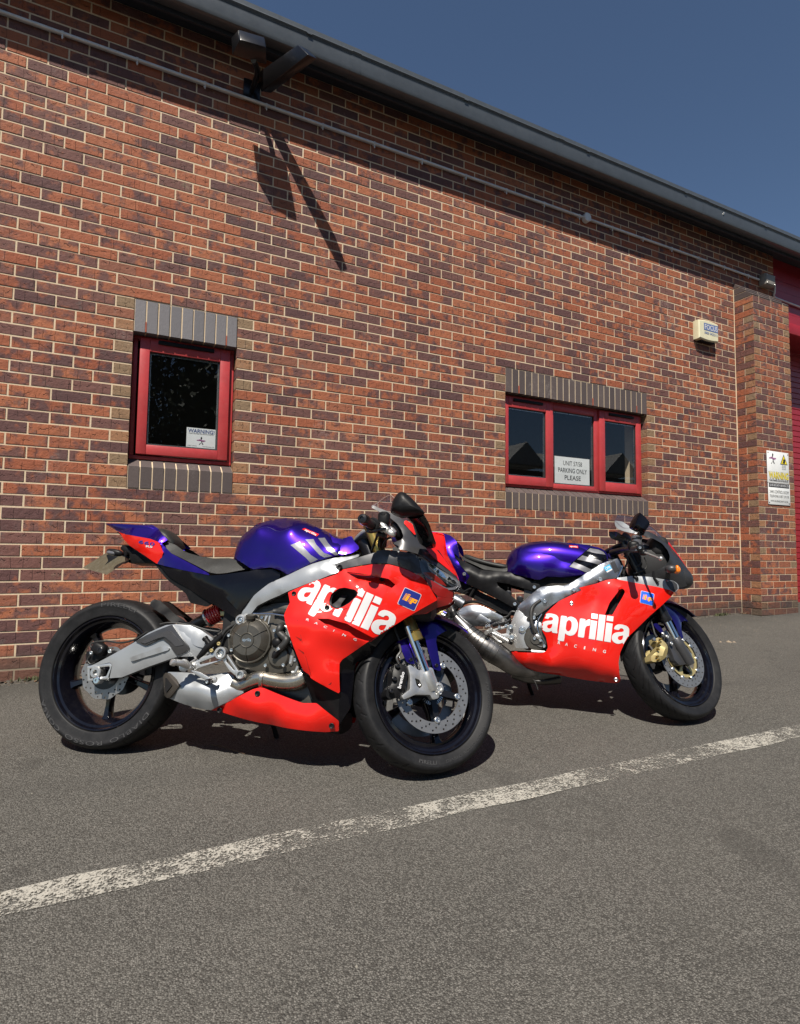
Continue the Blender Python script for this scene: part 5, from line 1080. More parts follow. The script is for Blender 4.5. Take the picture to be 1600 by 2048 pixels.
# belly pan and side fairing
panel('belly_pan', [(.5229,.1200,.1957),(.6100,.1420,.2370),(.7035,.1550,.2875),(.7334,.1550,.2970),(.7491,.1550,.2946),(.9138,.1650,.2484),(.9681,.1650,.2514),(1.0608,.1650,.1913),(1.0571,.1400,.1524),(1.0010,.1300,.1441),(.7855,.1200,.1563),(.6811,.1200,.1686),(.5444,.1150,.1956)], [(.6377,.1580,.2397),(.8409,.1680,.1831),(.9501,.1680,.1806),(.8480,.1720,.2294),(.7256,.1680,.2268),(.7422,.1500,.1938)], 'red', th=.004, key='belly', rad=.006)
for p in [(.7282,.1640,.2739),(.5634,.1280,.1992),(1.0321,.1580,.1722)]: screw_cap(p, .0105)
loft('belly_floor', [(.60, .17, .24, .10, 3.), (.8, .14, .22, .12, 3.), (1.05, .13, .20, .12, 3.)], 'black')
hole1 = [(1.0041,.2150,.6371),(1.0090,.2120,.6622),(1.0375,.2120,.6857),(1.0612,.2120,.6899),(1.1043,.2150,.6820),(1.1161,.2180,.6705),(1.1129,.2200,.6572),(1.0890,.2250,.6317),(1.0614,.2280,.6129),(1.0387,.2300,.6054),(1.0194,.2260,.6122),(1.0066,.2200,.6224)]
hole2 = [(1.0592,.1920,.7533),(1.1146,.1900,.7494),(1.1805,.1850,.7394),(1.2291,.1780,.7307),(1.2557,.1760,.7101),(1.2420,.1800,.6958),(1.1986,.1860,.7101),(1.1174,.1950,.7218),(1.1154,.2000,.7229),(1.0807,.1980,.7400)]
fs = panel('side_fairing', [(.8274,.1950,.6660),(.8706,.1950,.6865),(.9511,.1950,.7214),(.9474,.1950,.7163),(1.0236,.1900,.7457),(1.0312,.1880,.7611),(1.1009,.1900,.7758),(1.1668,.1900,.7876),(1.2320,.1850,.7883),(1.2214,.1820,.7898),(1.2651,.1780,.7804),(1.3030,.1720,.7685),(1.3382,.1650,.7526),(1.3448,.1650,.7529),(1.3669,.1580,.7359),(1.3816,.1520,.7174),(1.4152,.1250,.6648),(1.4154,.1250,.6587),(1.3069,.1650,.5878),(1.1989,.1850,.5125),(1.2001,.2050,.5124),(1.1823,.2000,.5029),(1.0878,.2350,.5504),(1.0122,.2420,.5670),(.9698,.2460,.5652),(.9919,.2500,.5532),(1.0170,.2520,.5386),(1.1202,.2350,.4988),(1.1650,.2180,.4857),(1.1309,.2080,.4623),(1.0701,.2100,.4182),(1.0608,.2120,.4040),(1.0661,.2000,.3004),(1.0616,.2000,.2942),(.9561,.2220,.3447),(.9480,.2180,.3572),(.9208,.2100,.3700),(.8295,.2250,.5745),(.8447,.2120,.6252)],
   [(.8955,.2460,.5570),(.9290,.2500,.5636),(.9491,.2500,.5713),(.8770,.2350,.5898),(1.0065,.2350,.4596),(.9178,.2400,.4836),(.9774,.2500,.5135),(1.0391,.2220,.3650),(1.0919,.2470,.5319),(1.1262,.2220,.5904),(1.1789,.2050,.6361),(.9307,.2240,.6269),(.9724,.2120,.6670),(1.0764,.2120,.7176),(1.1392,.2150,.6782),(1.2812,.1780,.6608),(1.3633,.1600,.7013),(1.2305,.1900,.7310),(1.3027,.1780,.7343),(.9397,.2280,.3878),(1.0621,.2250,.4620),(.8650,.2400,.5747),(.9358,.2430,.4566)],
   'red', holes=[hole1, hole2], th=.004, key='fair', rad=.004, step=.016)
hk = lambda P, k=1.22: [((p[0]-sum(q[0] for q in P)/len(P))*k+sum(q[0] for q in P)/len(P), p[1], (p[2]-sum(q[2] for q in P)/len(P))*k+sum(q[2] for q in P)/len(P)) for p in P]
plate('duct_lining', [(p[0], .150, p[2]) for p in hk(hole1, 1.25)], 'hole', .01, fs, (), 0)
panel('duct_lip', [(p[0], p[1]-.003, p[2]) for p in hk(hole1, 1.06)], [], 'black', fs, [[(p[0], p[1]-.008, p[2]) for p in hk(hole1, .88)]], th=.025, mirror=True, step=.02)
plate('duct_vane', [(1.0116,.2100,.6190),(1.0291,.1900,.6386),(1.0435,.1700,.6643),(1.0638,.1650,.6624),(1.0478,.1900,.6304),(1.0486,.2120,.6114),(1.0349,.2160,.6078)], 'grey', .01, fs)
panel('vent_floor', [(p[0], p[1]-.038 if i < 5 else p[1]-.02, p[2]) for i, p in enumerate(hk(hole2, 1.15))], [], 'red', fs, th=.003, step=.03)
panel('slot_floor', [(.9599,.2360,.5697),(1.0117,.2200,.5724),(1.0862,.2050,.5560),(1.2014,.1800,.5118),(1.1807,.1900,.4952),(1.1606,.1950,.4817),(1.1078,.2050,.4948),(1.0093,.2220,.5326)], [], 'red', fs, th=.003)
for p in [(.8557,.2040,.6609),(1.0019,.2320,.6092),(1.0268,.2140,.3335),(1.0324,.1960,.7728),(1.1987,.1650,.7321)]: screw_cap(p, .0095, fs)
seam = [(.8934,.2400,.5587),(.9148,.2400,.4835),(.9389,.2400,.4072),(.9567,.2400,.3509)]
for nm, q in (('panel_seam', seam), ('panel_seam', [(.8735,.2300,.6455),(.9354,.2300,.6656),(1.0033,.2300,.6834)]), ('panel_seam', [(1.0218,.2300,.5935),(1.0770,.2300,.6081),(1.1401,.2300,.6328),(1.1829,.2300,.6512),(1.1328,.2300,.6569),(1.1221,.2300,.6867)])):
    P_ = [(p[0], on_surf('fair', p[0], p[2], off=.0002) or p[1], p[2]) for p in q]; tube(nm, P_, .0012, 'redlens', fs, 5, 4)
for q in ([(.8884,.2400,.4970),(.9146,.2400,.4863),(.9107,.2400,.4800)], [(.8993,.2400,.4509),(.9269,.2400,.4382),(.9275,.2400,.4314)]): decal('gill', 'fair', q, 'redlens', fs, .01)
O_, X_, Y_c = [(.8656,.2350,.6436),(1.2304,.2350,.5051),(.9120,.2350,.7656)]
logo_word('fair', O_, X_, Y_c, 'white', fs)
Pr = [(.9280,.2500,.5579),(.9615,.2500,.5465),(.9993,.2500,.5339),(1.0368,.2500,.5200),(1.0712,.2500,.5061),(1.1125,.2500,.4926)]
Pe = [(.9402,.2500,.5541),(.9751,.2500,.5428),(1.0113,.2500,.5301),(1.0442,.2500,.5183),(1.0844,.2500,.5033),(1.1242,.2500,.4884)]
Pt = [(.9318,.2500,.5657),(.9654,.2500,.5536),(1.0031,.2500,.5410),(1.0407,.2500,.5271),(1.0759,.2500,.5140),(1.1163,.2500,.5002)]
for ch, a, b, c in zip('RACING', Pr, Pe, Pt):
    decal_text('small_lettering', ch, 'fair', a, b if ch != 'I' else tuple(Vector(a)+(Vector(b)-Vector(a))*.3), c, 'white', fs, .02, 1, 3, 2)
badge('fair', *[(1.2666,.1800,.6361),(1.3322,.1800,.6108),(1.2933,.1800,.7016)], fs, 'navy')
# inner fairing, upper cowl
panel('inner_fairing', [(1.1955,.1800,.5129),(1.2222,.1700,.5284),(1.2417,.1500,.5442),(1.1642,.1500,.4387),(1.1069,.1500,.4051),(1.1019,.1500,.2964),(1.0995,.1500,.2416),(1.0573,.1500,.1715),(1.0618,.1850,.2992),(1.0557,.1950,.4035),(1.0664,.1950,.4179),(1.1270,.1900,.4623),(1.1614,.2000,.4859)], [], 'gloss', th=.01)
panel('lower_inner_fairing', [(.9116,.1800,.3659),(.9438,.1900,.3400),(1.0579,.1850,.2922),(1.0634,.1700,.2413),(1.0604,.1500,.1690),(.9844,.1300,.2058),(.9411,.1300,.2587)], [], 'black', th=.01)
panel('chin_duct', [(1.4154,.1150,.6755),(1.4747,.0500,.6733),(1.4749,.0500,.6633),(1.4539,.0700,.6460),(1.4116,.1000,.6300),(1.3746,.1200,.6054),(1.3291,.1500,.5971),(1.3110,.1600,.5899),(1.4150,.1200,.6579)], [], 'redlens', th=.006)
panel('nose_lower', [(1.3656,.1500,.7492),(1.4429,.0800,.7121),(1.4739,.0500,.7086),(1.4741,.0400,.6742),(1.4149,.1100,.6772),(1.3970,.1250,.6962),(1.3804,.1400,.7187)], [], 'redlens', th=.006)
box('nose_core', (1.18, -.09, .58), (1.40, .09, .72), 'hole', None, .03)
panel('cockpit_trim', [(1.0073,.1850,.7850),(1.0934,.1800,.8117),(1.1733,.1750,.8382),(1.1703,.1750,.8422),(1.2005,.1740,.8485),(1.2611,.1700,.8447),(1.3044,.1620,.8399),(1.3308,.1500,.8328),(1.3388,.1450,.8226),(1.3490,.1500,.7835),(1.3556,.1520,.7588),(1.3374,.1600,.7573),(1.3024,.1680,.7717),(1.2641,.1720,.7840),(1.2206,.1780,.7931),(1.1767,.1800,.7918),(1.2313,.1820,.7917),(1.1654,.1840,.7921),(1.0997,.1860,.7802),(1.0335,.1860,.7644)], [(1.2477,.1820,.8149),(1.3015,.1720,.8066)], 'grey', th=.006, rad=.006)
panel('upper_cowl', [(1.2280,.1300,.8836),(1.2684,.1400,.8979),(1.2726,.1350,.9131),(1.2608,.1200,.9418),(1.2401,.1050,.9709),(1.2053,.0950,.9992),(1.1649,.0880,1.0213),(1.1248,.0850,1.0426),(1.1218,.0800,1.0529),(1.1321,.0800,1.0545),(1.1929,.0820,1.0289),(1.2653,.0850,.9903),(1.2839,.0900,.9747),(1.3200,.0750,.9637),(1.3204,.0900,.9228),(1.3439,.0850,.8866),(1.3714,.0700,.8668),(1.4136,.0550,.8385),(1.4560,.0400,.8017),(1.4956,.0200,.7484),(1.4940,.0400,.7347),(1.4586,.0700,.7694),(1.4043,.1000,.8003),(1.3522,.1200,.8353),(1.3230,.1350,.8435),(1.2584,.1550,.8556)], [(1.2908,.1250,.9182),(1.2711,.1150,.9516),(1.2943,.1400,.8814),(1.3347,.1200,.8575),(1.3882,.0850,.8276)], 'grey', th=.005, rad=.004, key='cowl')
panel('nose_stripe', [(1.3595,.0970,.8818),(1.3832,.0780,.8799),(1.4018,.0620,.8730),(1.4360,.0500,.8341),(1.4647,.0420,.7959),(1.4846,.0340,.7676),(1.4436,.0650,.7978),(1.4025,.0880,.8274),(1.3750,.1020,.8528),(1.3632,.1020,.8696)], [], 'red', th=.003, rad=.003)
panel('nose_crest', [(1.3596,.0350,.9490),(1.3914,.0000,.9536),(1.4283,.0000,.9452),(1.4365,.0000,.9067),(1.4434,.0000,.8626),(1.4705,.0000,.8107),(1.4914,.0000,.7679),(1.4951,.0100,.7496),(1.4838,.0200,.7708),(1.4408,.0350,.8308),(1.4032,.0450,.8746),(1.3828,.0600,.8832),(1.3738,.0500,.9139)], [], 'red', th=.003, rad=.003)
panel('nose_vent', [(1.4020,.0480,.8741),(1.4102,.0420,.8724),(1.4379,.0360,.8334),(1.4670,.0300,.7891),(1.4952,.0120,.7493),(1.4913,.0160,.7431),(1.4531,.0360,.7936),(1.4213,.0450,.8403)], [], 'satin', th=.004, rad=.002)
panel('cowl_flash', [(1.2681,.1030,.9818),(1.2763,.1010,.9867),(1.3163,.0920,.9629),(1.3193,.1060,.9253),(1.3142,.1100,.9244),(1.2693,.1080,.9705)], [], 'red', th=.002, rad=.004)
# headlight
hl = panel('headlight', [(1.3266,.1470,.8249),(1.3464,.1400,.8264),(1.3667,.1200,.8188),(1.4178,.0900,.7853),(1.4665,.0600,.7624),(1.4940,.0450,.7453),(1.4968,.0400,.7348),(1.4809,.0500,.7136),(1.4489,.0700,.7092),(1.4064,.1000,.7282),(1.3593,.1350,.7557),(1.3514,.1400,.7631),(1.3341,.1470,.8084)], [], 'lens', th=.002, rad=.006, edge=.001)
panel('headlight_housing', [(1.3244,.1300,.8276),(1.3441,.1200,.8296),(1.3646,.1000,.8219),(1.4161,.0700,.7880),(1.4656,.0450,.7643),(1.4933,.0300,.7471),(1.4963,.0300,.7359),(1.4801,.0350,.7152),(1.4475,.0500,.7113),(1.4046,.0800,.7305),(1.3571,.1150,.7582),(1.3491,.1200,.7657),(1.3317,.1280,.8113)], [], 'grey', hl, th=.004, rad=.006)
panel('headlight_surround', [(1.3255,.1500,.8257),(1.3493,.1420,.8289),(1.3671,.1240,.8196),(1.4209,.0940,.7862),(1.4695,.0640,.7634),(1.4982,.0460,.7467),(1.5025,.0420,.7347),(1.4812,.0530,.7105),(1.4478,.0730,.7053),(1.4054,.1040,.7250),(1.3557,.1390,.7537)], [], 'dial', hl, [[(1.3337,.1480,.8207),(1.3479,.1400,.8231),(1.3643,.1220,.8143),(1.4153,.0920,.7808),(1.4641,.0640,.7563),(1.4900,.0480,.7421),(1.4783,.0540,.7193),(1.4501,.0700,.7148),(1.4092,.1020,.7330),(1.3608,.1370,.7596)]], th=.003, rad=.004)
panel('headlight_divider', [(1.3662,.1150,.8182),(1.3747,.1140,.8116),(1.3831,.1080,.7903),(1.4185,.0900,.7602),(1.4861,.0450,.7227),(1.4820,.0450,.7156),(1.4105,.0920,.7542),(1.3780,.1100,.7816)], [], 'alu', hl, th=.003, rad=.002)
panel('reflector', [(1.3680,.1180,.8164),(1.3938,.1080,.8045),(1.4197,.0960,.7850),(1.4669,.0660,.7603),(1.4929,.0490,.7426),(1.4878,.0520,.7262),(1.4563,.0680,.7402),(1.4186,.0920,.7613),(1.3860,.1080,.7862)], [], 'reflector', hl, th=.004, rad=.004, step=.012)
for q in ([(1.3739,.1200,.8106),(1.3997,.1100,.7987),(1.4110,.1070,.7827),(1.4002,.1090,.7767),(1.3811,.1180,.7972)], [(1.4133,.1040,.7874),(1.4378,.0910,.7689),(1.4490,.0860,.7504),(1.4275,.0980,.7566),(1.4084,.1060,.7717)], [(1.4565,.0780,.7599),(1.4810,.0630,.7456),(1.4892,.0560,.7355),(1.4784,.0620,.7317),(1.4514,.0800,.7456)]):
    panel('lamp_bezel', q, [], 'chrome', hl, th=.003, step=.01, rad=.003)
lathe('projector_lens', [(1.4307,.0700,.7687)][0], (.75, .6, .1), [(-.02, .016), (.004, .016), (.008, .012), (.010, .004)], 'chrome', hl, 16)
panel('headlight_skirt', [(1.4751,.0450,.7112),(1.4966,.0350,.7325),(1.5102,.0200,.7205),(1.5078,.0200,.6979),(1.5035,.0200,.6794),(1.4766,.0400,.6768),(1.4739,.0480,.7063)], [], 'lens', hl, th=.004, rad=.006)
panel('headlight_red_reflection', [(1.3518,.1330,.7668),(1.3930,.1180,.7697),(1.4304,.0950,.7432),(1.4518,.0750,.7185),(1.4114,.0950,.7317),(1.3587,.1300,.7577)], [], 'redlens', hl, th=.003)  # red reflection in the lower lens, put in as a dark red patch
# screen
def screen(name, rightedge, crest, mat, par=None, n=10, th=.003):
    "curved transparent bubble between two mirrored edges over a centre crest"
    V = []; F = []; m_ = len(rightedge)
    for e, c in zip(rightedge, crest):
        e, c = Vector(e), Vector(c)
        for i in range(-n, n+1):
            t = i/n; a = abs(t); y = e.y*t; k = 1-a**2.2; V.append((e.x*(1-k)+c.x*k, y, e.z*(1-k)+c.z*k))
    w = 2*n+1; F = [(j*w+i, j*w+i+1, (j+1)*w+i+1, (j+1)*w+i) for j in range(m_-1) for i in range(2*n)]
    return bo(name, V, F, mat, par, 70)
se = crom([(1.1263,.0800,1.0529),(1.1926,.0800,1.0288),(1.2645,.0800,.9908),(1.3135,.0700,.9662),(1.3391,.0500,.9134)], 4); sc_ = crom([(p[0], 0, p[2]) for p in [(1.1261,.0000,1.0795),(1.1749,.0000,1.1171),(1.2059,.0000,1.1079),(1.2881,.0000,1.0220),(1.3501,.0000,.9531)]], 4)
ws_ = screen('windscreen', se, sc_, 'screen'); tube('screen_edge', [tuple(se[0]), tuple(sc_[0]*.65+se[0]*.35), tuple(sc_[0])], .0016, 'edge', ws_, 6, 4)
tube('screen_edge', [(p.x, 0, p.z) for p in sc_], .0012, 'edge', ws_, 6, 1)  # pale tube added along the crest to draw the dome's bright outline
# mirrors
def mirror(sg):
    q = lambda P: [(p[0], p[1]*sg, p[2]) for p in P]
    C = [(1.2573,.3600,.9616),(1.2567,.3600,.9747),(1.2619,.3600,1.0011),(1.2739,.3600,1.0224),(1.2864,.3600,1.0344),(1.3046,.3600,1.0331),(1.3285,.3600,1.0146),(1.3551,.3600,.9884),(1.3817,.3600,.9573),(1.3818,.3600,.9521),(1.3617,.3600,.9468),(1.3363,.3600,.9452),(1.2955,.3600,.9423),(1.2746,.3600,.9499)]
    f0 = [Vector(p) for p in roundc(q(C), .03, 4)]; cen = sum(f0, Vector())/len(f0)
    rg = [[cen+(v-cen)*.86+Vector((-.014, -.04*sg, 0)) for v in f0], [cen+(v-cen)*.98+Vector((-.008, -.026*sg, 0)) for v in f0], [v+Vector((0, 0, 0)) for v in f0], [cen+(v-cen)*.96+Vector((.0, .014*sg, 0)) for v in f0], [cen+(v-cen)*.84+Vector((.0, .028*sg, 0)) for v in f0], [cen+(v-cen)*.62+Vector((.0, .038*sg, 0)) for v in f0], [cen+(v-cen)*.3+Vector((.0, .043*sg, 0)) for v in f0]]
    a = bo('mirror', *skin(rg), 'black', None, 75)
    st_ = [Vector(p) for p in q([(1.3426,.3300,.9537),(1.3583,.2800,.9334),(1.3648,.2100,.9104),(1.3720,.1400,.8882),(1.3796,.1000,.8788)])]
    tube('mirror_stem', st_, [.036, .034, .036, .036, .024], 'gloss', a, 12, 5, flat=.45)
    lathe('mirror_glass', cen+Vector((-.018, -.045*sg, 0)), (-.5, -.8*sg, 0), [(0, .035), (.002, .035)], 'chrome', a, 16)
mirror(1); mirror(-1)
# bars and controls (turn with the fork)
gr = tube('handlebar_grip', [(1.1620,.3850,.9223),(1.1717,.3300,.9203),(1.1821,.2600,.9223)], [.0165, .0175, .018], 'rubberh', None, 14)
lathe('bar_end', [(1.1620,.3850,.9223)][0], Vector([(1.1620,.3850,.9223)][0])-Vector([(1.1821,.2600,.9223)][0]), [(-.012, .0215), (.012, .0205), (.022, .017), (.024, .008), (.02, .006)], 'satin', gr, 18)
lathe('throttle_flange', [(1.1784,.2900,.9212)][0], Vector([(1.1620,.3850,.9223)][0])-Vector([(1.1821,.2600,.9223)][0]), [(-.012, .027), (.014, .029), (.018, .024)], 'black', gr, 20)
hb = tube('clip_on_bar', [(1.1821,.2600,.9223),(1.1970,.1900,.9179),(1.1870,.1300,.9072),(1.1802,.1000,.8783)], [.013, .016, .018, .02], 'satin', None, 10)
bl = tube('brake_lever', [(1.2278,.2100,.9252),(1.2115,.2700,.9124),(1.1840,.3300,.8888),(1.1741,.3700,.8830)], [.008, .007, .006, .006], 'satin', None, 8)
mcl = blob('brake_reservoir', [(1.2057,.2200,.9617)][0], (.024, .024, .030), 'black', ex=3.5); lathe('reservoir_cap', Vector([(1.2050,.2200,.9757)][0]), (0, 0, 1), [(-.002, .025), (.006, .025), (.008, .02)], 'black', mcl, 20)
for p, s_ in zip([(1.2053,.2400,.9296),(1.2169,.2400,.9160),(1.2393,.2400,.9026),(1.2015,.2400,.8967)], (.014, .016, .014, .013)): blob('lever_clamp', p, (s_*1.5, s_, s_), 'cast' if s_ > .0135 else 'satin', mcl, rot=.5)
tube('lever_bracket', [(1.2175,.2000,.9328),(1.2346,.2000,.9219),(1.2489,.2000,.9109)], [.012, .013, .010], 'cast', mcl, 8); tube('brake_line', [(1.2332,.2000,.8941),(1.2144,.2000,.8828),(1.1871,.1200,.8691),(1.1668,.0500,.8520)], .005, 'rubberh', mcl, 6); tube('throttle_cable', [(1.1798,.2000,.9100),(1.1544,.1200,.8915),(1.1339,.0800,.8609)], .005, 'rubberh', hb, 6)
tube('handlebar_grip', neg([(1.1620,.3850,.9223),(1.1717,.3300,.9203),(1.1821,.2600,.9223)]), .0175, 'rubberh', None, 12)
blob('instrument_panel', (1.24, 0, .955), (.03, .085, .05), 'black', ex=3.5, rot=-.4)
for s_ in (1, -1): lathe('fork_top', (1.075+0, .10*s_, .93), (-.407, 0, .914), [(-.16, .026), (.03, .026), (.036, .02)], 'gold', None, 20, True)
# front end
fwh, ce = wheel('front_wheel', 1.37, .30, .12, .092, True, True, -76.)
for s_, rows in ((.068, ((.935, 20, 0), (.87, 20, .33), (.80, 20, .66))), (-.063, ())):
    dd = disc('brake_disc', ce, .160, .118, s_, fwh, True, rows=rows)
    if s_ > 0:
        for k in range(5):
            a = R_(-80+72*k); c = ce+Vector((math.cos(a)*.112, s_+.002, math.sin(a)*.112)); lathe('disc_button', c, (0, 1, 0), [(-.008, .0125), (.001, .0125), (.003, .010), (.003, .006), (.0, .005)], 'bolt', fwh, 16, True)
            t = [Vector((ce[0]+math.cos(a+b)*q, 0, ce[2]+math.sin(a+b)*q)) for q, b in ((.040, -.30), (.105, -.11), (.119, -.09), (.119, .09), (.105, .11), (.040, .30))]; plate('disc_carrier_arm', t, 'satin', .005, fwh, (), 0, False, True, .003, s_-.001)
        lathe('abs_ring', ce+Vector((0, s_-.012, 0)), (0, 1, 0), [(0, .042), (0, .056), (.003, .056), (.003, .042)], 'satin', fwh, 40, True)
        for k in range(40):
            a = 2*math.pi*k/40; d = Vector((math.cos(a), 0, math.sin(a))); t = Vector((-math.sin(a), 0, math.cos(a)))*.0016; c = ce+Vector((0, s_-.007, 0))
            bo('abs_slot', [c+d*.043+t, c+d*.043-t, c+d*.055-t, c+d*.055+t], [(0, 1, 2, 3)], 'bolt', fwh, None, True)
arc_text('lettering', 'PIRELLI', ce, .262, .0605, 258, 16, .0125, 'side', fwh, True, .02, True); arc_text('lettering', 'DIABLO ROSSO CORSA', ce, .262, .0605, 283, 50, .010, 'side', fwh, True, .0, True); arc_text('lettering', '120/70 ZR17', ce, .262, .0605, -12, 24, .010, 'side', fwh, True, .0, True)
for s_ in (1, -1):
    q = lambda P: [(p[0], p[1]*s_, p[2]) for p in P]
    tp = Vector((1.228, .105*s_, .62)); ax_ = Vector((-.395, 0, .919)); lo = Vector([(1.3226,.1050,.3579)][0]); lo.y *= s_
    lathe('fork_stanchion', lo, ax_, [(-.03, .0205), (.19, .0205)], 'chrome', None, 24, True); g0 = Vector([(1.2804,.1050,.4882)][0]); g0.y *= s_
    lathe('fork_outer_tube', g0, ax_, [(-.012, .0255), (-.01, .0285), (.022, .0285), (.024, .0265), (.028, .0285), (.032, .0275), (.036, .0255), (.34, .0255)], 'gold', None, 28, True)
    fo = plate('fork_foot', q([(p[0], .122, p[2]) for p in [(1.2395,.1200,.3725),(1.2494,.1200,.3777),(1.2893,.1200,.3593),(1.3135,.1200,.3705),(1.3379,.1200,.3764),(1.3481,.1200,.3720),(1.3538,.1200,.3509),(1.3636,.1200,.3303),(1.3767,.1200,.2784),(1.3683,.1200,.2621),(1.3441,.1200,.2551),(1.3344,.1200,.2717),(1.2732,.1200,.2687),(1.2230,.1200,.2463),(1.2152,.1200,.2592),(1.2497,.1200,.2858),(1.2496,.1200,.3345)]]), 'cast', .03 if s_ > 0 else -.03, None, [q([(p[0], .12, p[2]) for p in [(1.2693,.1200,.3292),(1.2891,.1200,.3239),(1.3009,.1200,.3003),(1.2890,.1200,.2924),(1.2772,.1200,.3019)]])] , .004, False, True, .006)
    lathe('axle_clamp', ce+Vector((0, .085*s_, 0)), (0, s_, 0), [(0, .022), (.038, .022), (.042, .019), (.044, .012), (.038, .010)], 'cast', fo, 24, True)
    lathe('stanchion_clamp', lo, ax_, [(-.075, .024), (-.07, .0275), (-.01, .0275), (.0, .026), (.003, .0225)], 'cast', fo, 24, True)
    if s_ > 0:
        ca = panel('front_caliper', [(1.1916,.1080,.3774),(1.2121,.1150,.3808),(1.2384,.1180,.3728),(1.2445,.1180,.3556),(1.2379,.1200,.3195),(1.2211,.1150,.2672),(1.2004,.1100,.2528),(1.1743,.1000,.2489),(1.1628,.0950,.2589),(1.1639,.1050,.2813),(1.1796,.1120,.3020),(1.1827,.1120,.3440)], [(1.2151,.1270,.3442),(1.1979,.1240,.2811)], 'black', th=.05, mirror=False, st=True, rad=.006, edge=.004)
        free_text('caliper_lettering', 'brembo', *[tuple(Vector(p)+Vector((0, .004, 0))) for p in [(1.2070,.1250,.2833),(1.2230,.1250,.3453),(1.1935,.1250,.2867)]], 'white', ca, .03, 1, True)
        for p in [(1.1975,.1220,.3674),(1.1855,.1220,.3188),(1.1734,.1220,.2726)]: lathe('caliper_bolt', p, (0, 1, 0), [(-.01, .0085), (.004, .0085), (.006, .006), (.003, .004)], 'satin', ca, 12, True)
        tube('caliper_hose', [(1.2107,.1000,.3826),(1.2025,.1000,.4052),(1.2180,.1000,.4323),(1.2182,.0800,.4663)], .005, 'rubberh', ca, 6, 5, True)
        tube('sensor_bracket', [(1.2779,.1100,.3317),(1.2958,.1100,.3226),(1.2937,.1100,.3048),(1.2857,.1100,.2972)], .004, 'satin', ca, 6, 4, True)
        bolt([(1.3727,.1280,.2793)][0], .006, fo, True)
# front mudguard: crown over the tyre plus side leaves
fd = panel('front_mudguard', [(1.2121,.0750,.4743),(1.2506,.0800,.4888),(1.2967,.0700,.5663),(1.2967,.0700,.5637),(1.3476,.0650,.5780),(1.4084,.0600,.5844),(1.5106,.0300,.5749),(1.5077,.0350,.5705),(1.4342,.0650,.5449),(1.3870,.0850,.5148),(1.3797,.0900,.4896),(1.3981,.0950,.3813),(1.3916,.0950,.3715),(1.3626,.0950,.3780),(1.3402,.0920,.4544),(1.3322,.0880,.5000),(1.3172,.0800,.5156),(1.2920,.0800,.5126),(1.2627,.0900,.4503),(1.2829,.0950,.3887),(1.2607,.0950,.3884),(1.2446,.0950,.3959),(1.2304,.0900,.4320)], [], 'blue', th=.003, st=True, rad=.006)
arc = []
Rg = .318
for k in range(15):
    a = R_(58+68*k/14); row = []
    for i in range(-6, 7): t = i/6; row.append(Vector((1.37+(Rg+.012*(1-t*t))*math.cos(a), .078*t, .30+(Rg+.012*(1-t*t)-.03*t**4)*math.sin(a))))
    arc.append(row)
V = [v for r in arc for v in r]; F = [(j*13+i, j*13+i+1, (j+1)*13+i+1, (j+1)*13+i) for j in range(14) for i in range(12)]
bo('mudguard_crown', V, F, 'blue', fd, 60, True)
for p in [(1.2633,.0980,.4033),(1.3747,.0980,.3914)]: bolt(p, .0075, fd, True, 'satin')
tube('fork_brake_hose', [(1.2391,.0700,.4372),(1.2222,.0700,.4879),(1.2053,.0700,.5240),(1.2006,.0700,.5620)], .005, 'rubberh', None, 6, 5, True)
box('lower_yoke', (1.17, -.13, .655), (1.25, .13, .69), 'satin', None, .008, True)
tube('side_stand', [(.62, -.12, .26), (.66, -.22, .12), (.69, -.262, .012)], [.012, .011, .012], 'satin', None, 8)
# ------------------------------------------------------------------ the older bike behind
SM = 1e-4
b2 = setup_bike([[0.75177, -0.65935, -0.01012], [0.65187, 0.74538, -0.13954], [0.09955, 0.0983, 0.99017], [1.47137, -1.23144, -0.00253]], 'motorcycle', 'farther red and violet sports motorcycle with gold caliper and polished frame, under the right window', 1.365, .1, 25., 0.7437)
rw, ce = wheel('rear_wheel', 0, .31, .16, .14, False, False, -70., groove=2)
disc('brake_disc', ce, .11, .07, .06, rw, False, rows=())
# banana swingarm
sa = panel('swingarm', [(.1942,.1200,.4224),(.2222,.1200,.4481),(.2551,.1250,.4738),(.2999,.1300,.5081),(.3491,.1350,.5202),(.3978,.1350,.5144),(.4546,.1350,.4913),(.5147,.1350,.4627),(.5462,.1300,.4410),(.5348,.1300,.4208),(.4872,.1300,.4378),(.4554,.1300,.4401),(.4004,.1300,.4095),(.3352,.1250,.4099),(.2739,.1200,.3946),(.1960,.1200,.3822)], [(.3564,.1500,.4818),(.2747,.1400,.4542),(.4365,.1480,.4740)], 'polish', th=.04, rad=.02, edge=.004)
tube('chain_guard', [(.2464,.1000,.4866),(.2867,.1000,.5212),(.3398,.1000,.5379),(.3932,.1000,.5322),(.4506,.1000,.5086),(.5034,.1000,.4832)], [.014, .016, .016, .016, .014, .01], 'black', None, 10, 5, flat=.5)
plate('heel_guard', [(.3704,.1700,.4384),(.3874,.1700,.4688),(.3973,.1700,.4693),(.4555,.1700,.4371),(.4440,.1700,.4287),(.4203,.1700,.4293)], 'polish', .008, None, (), .004)
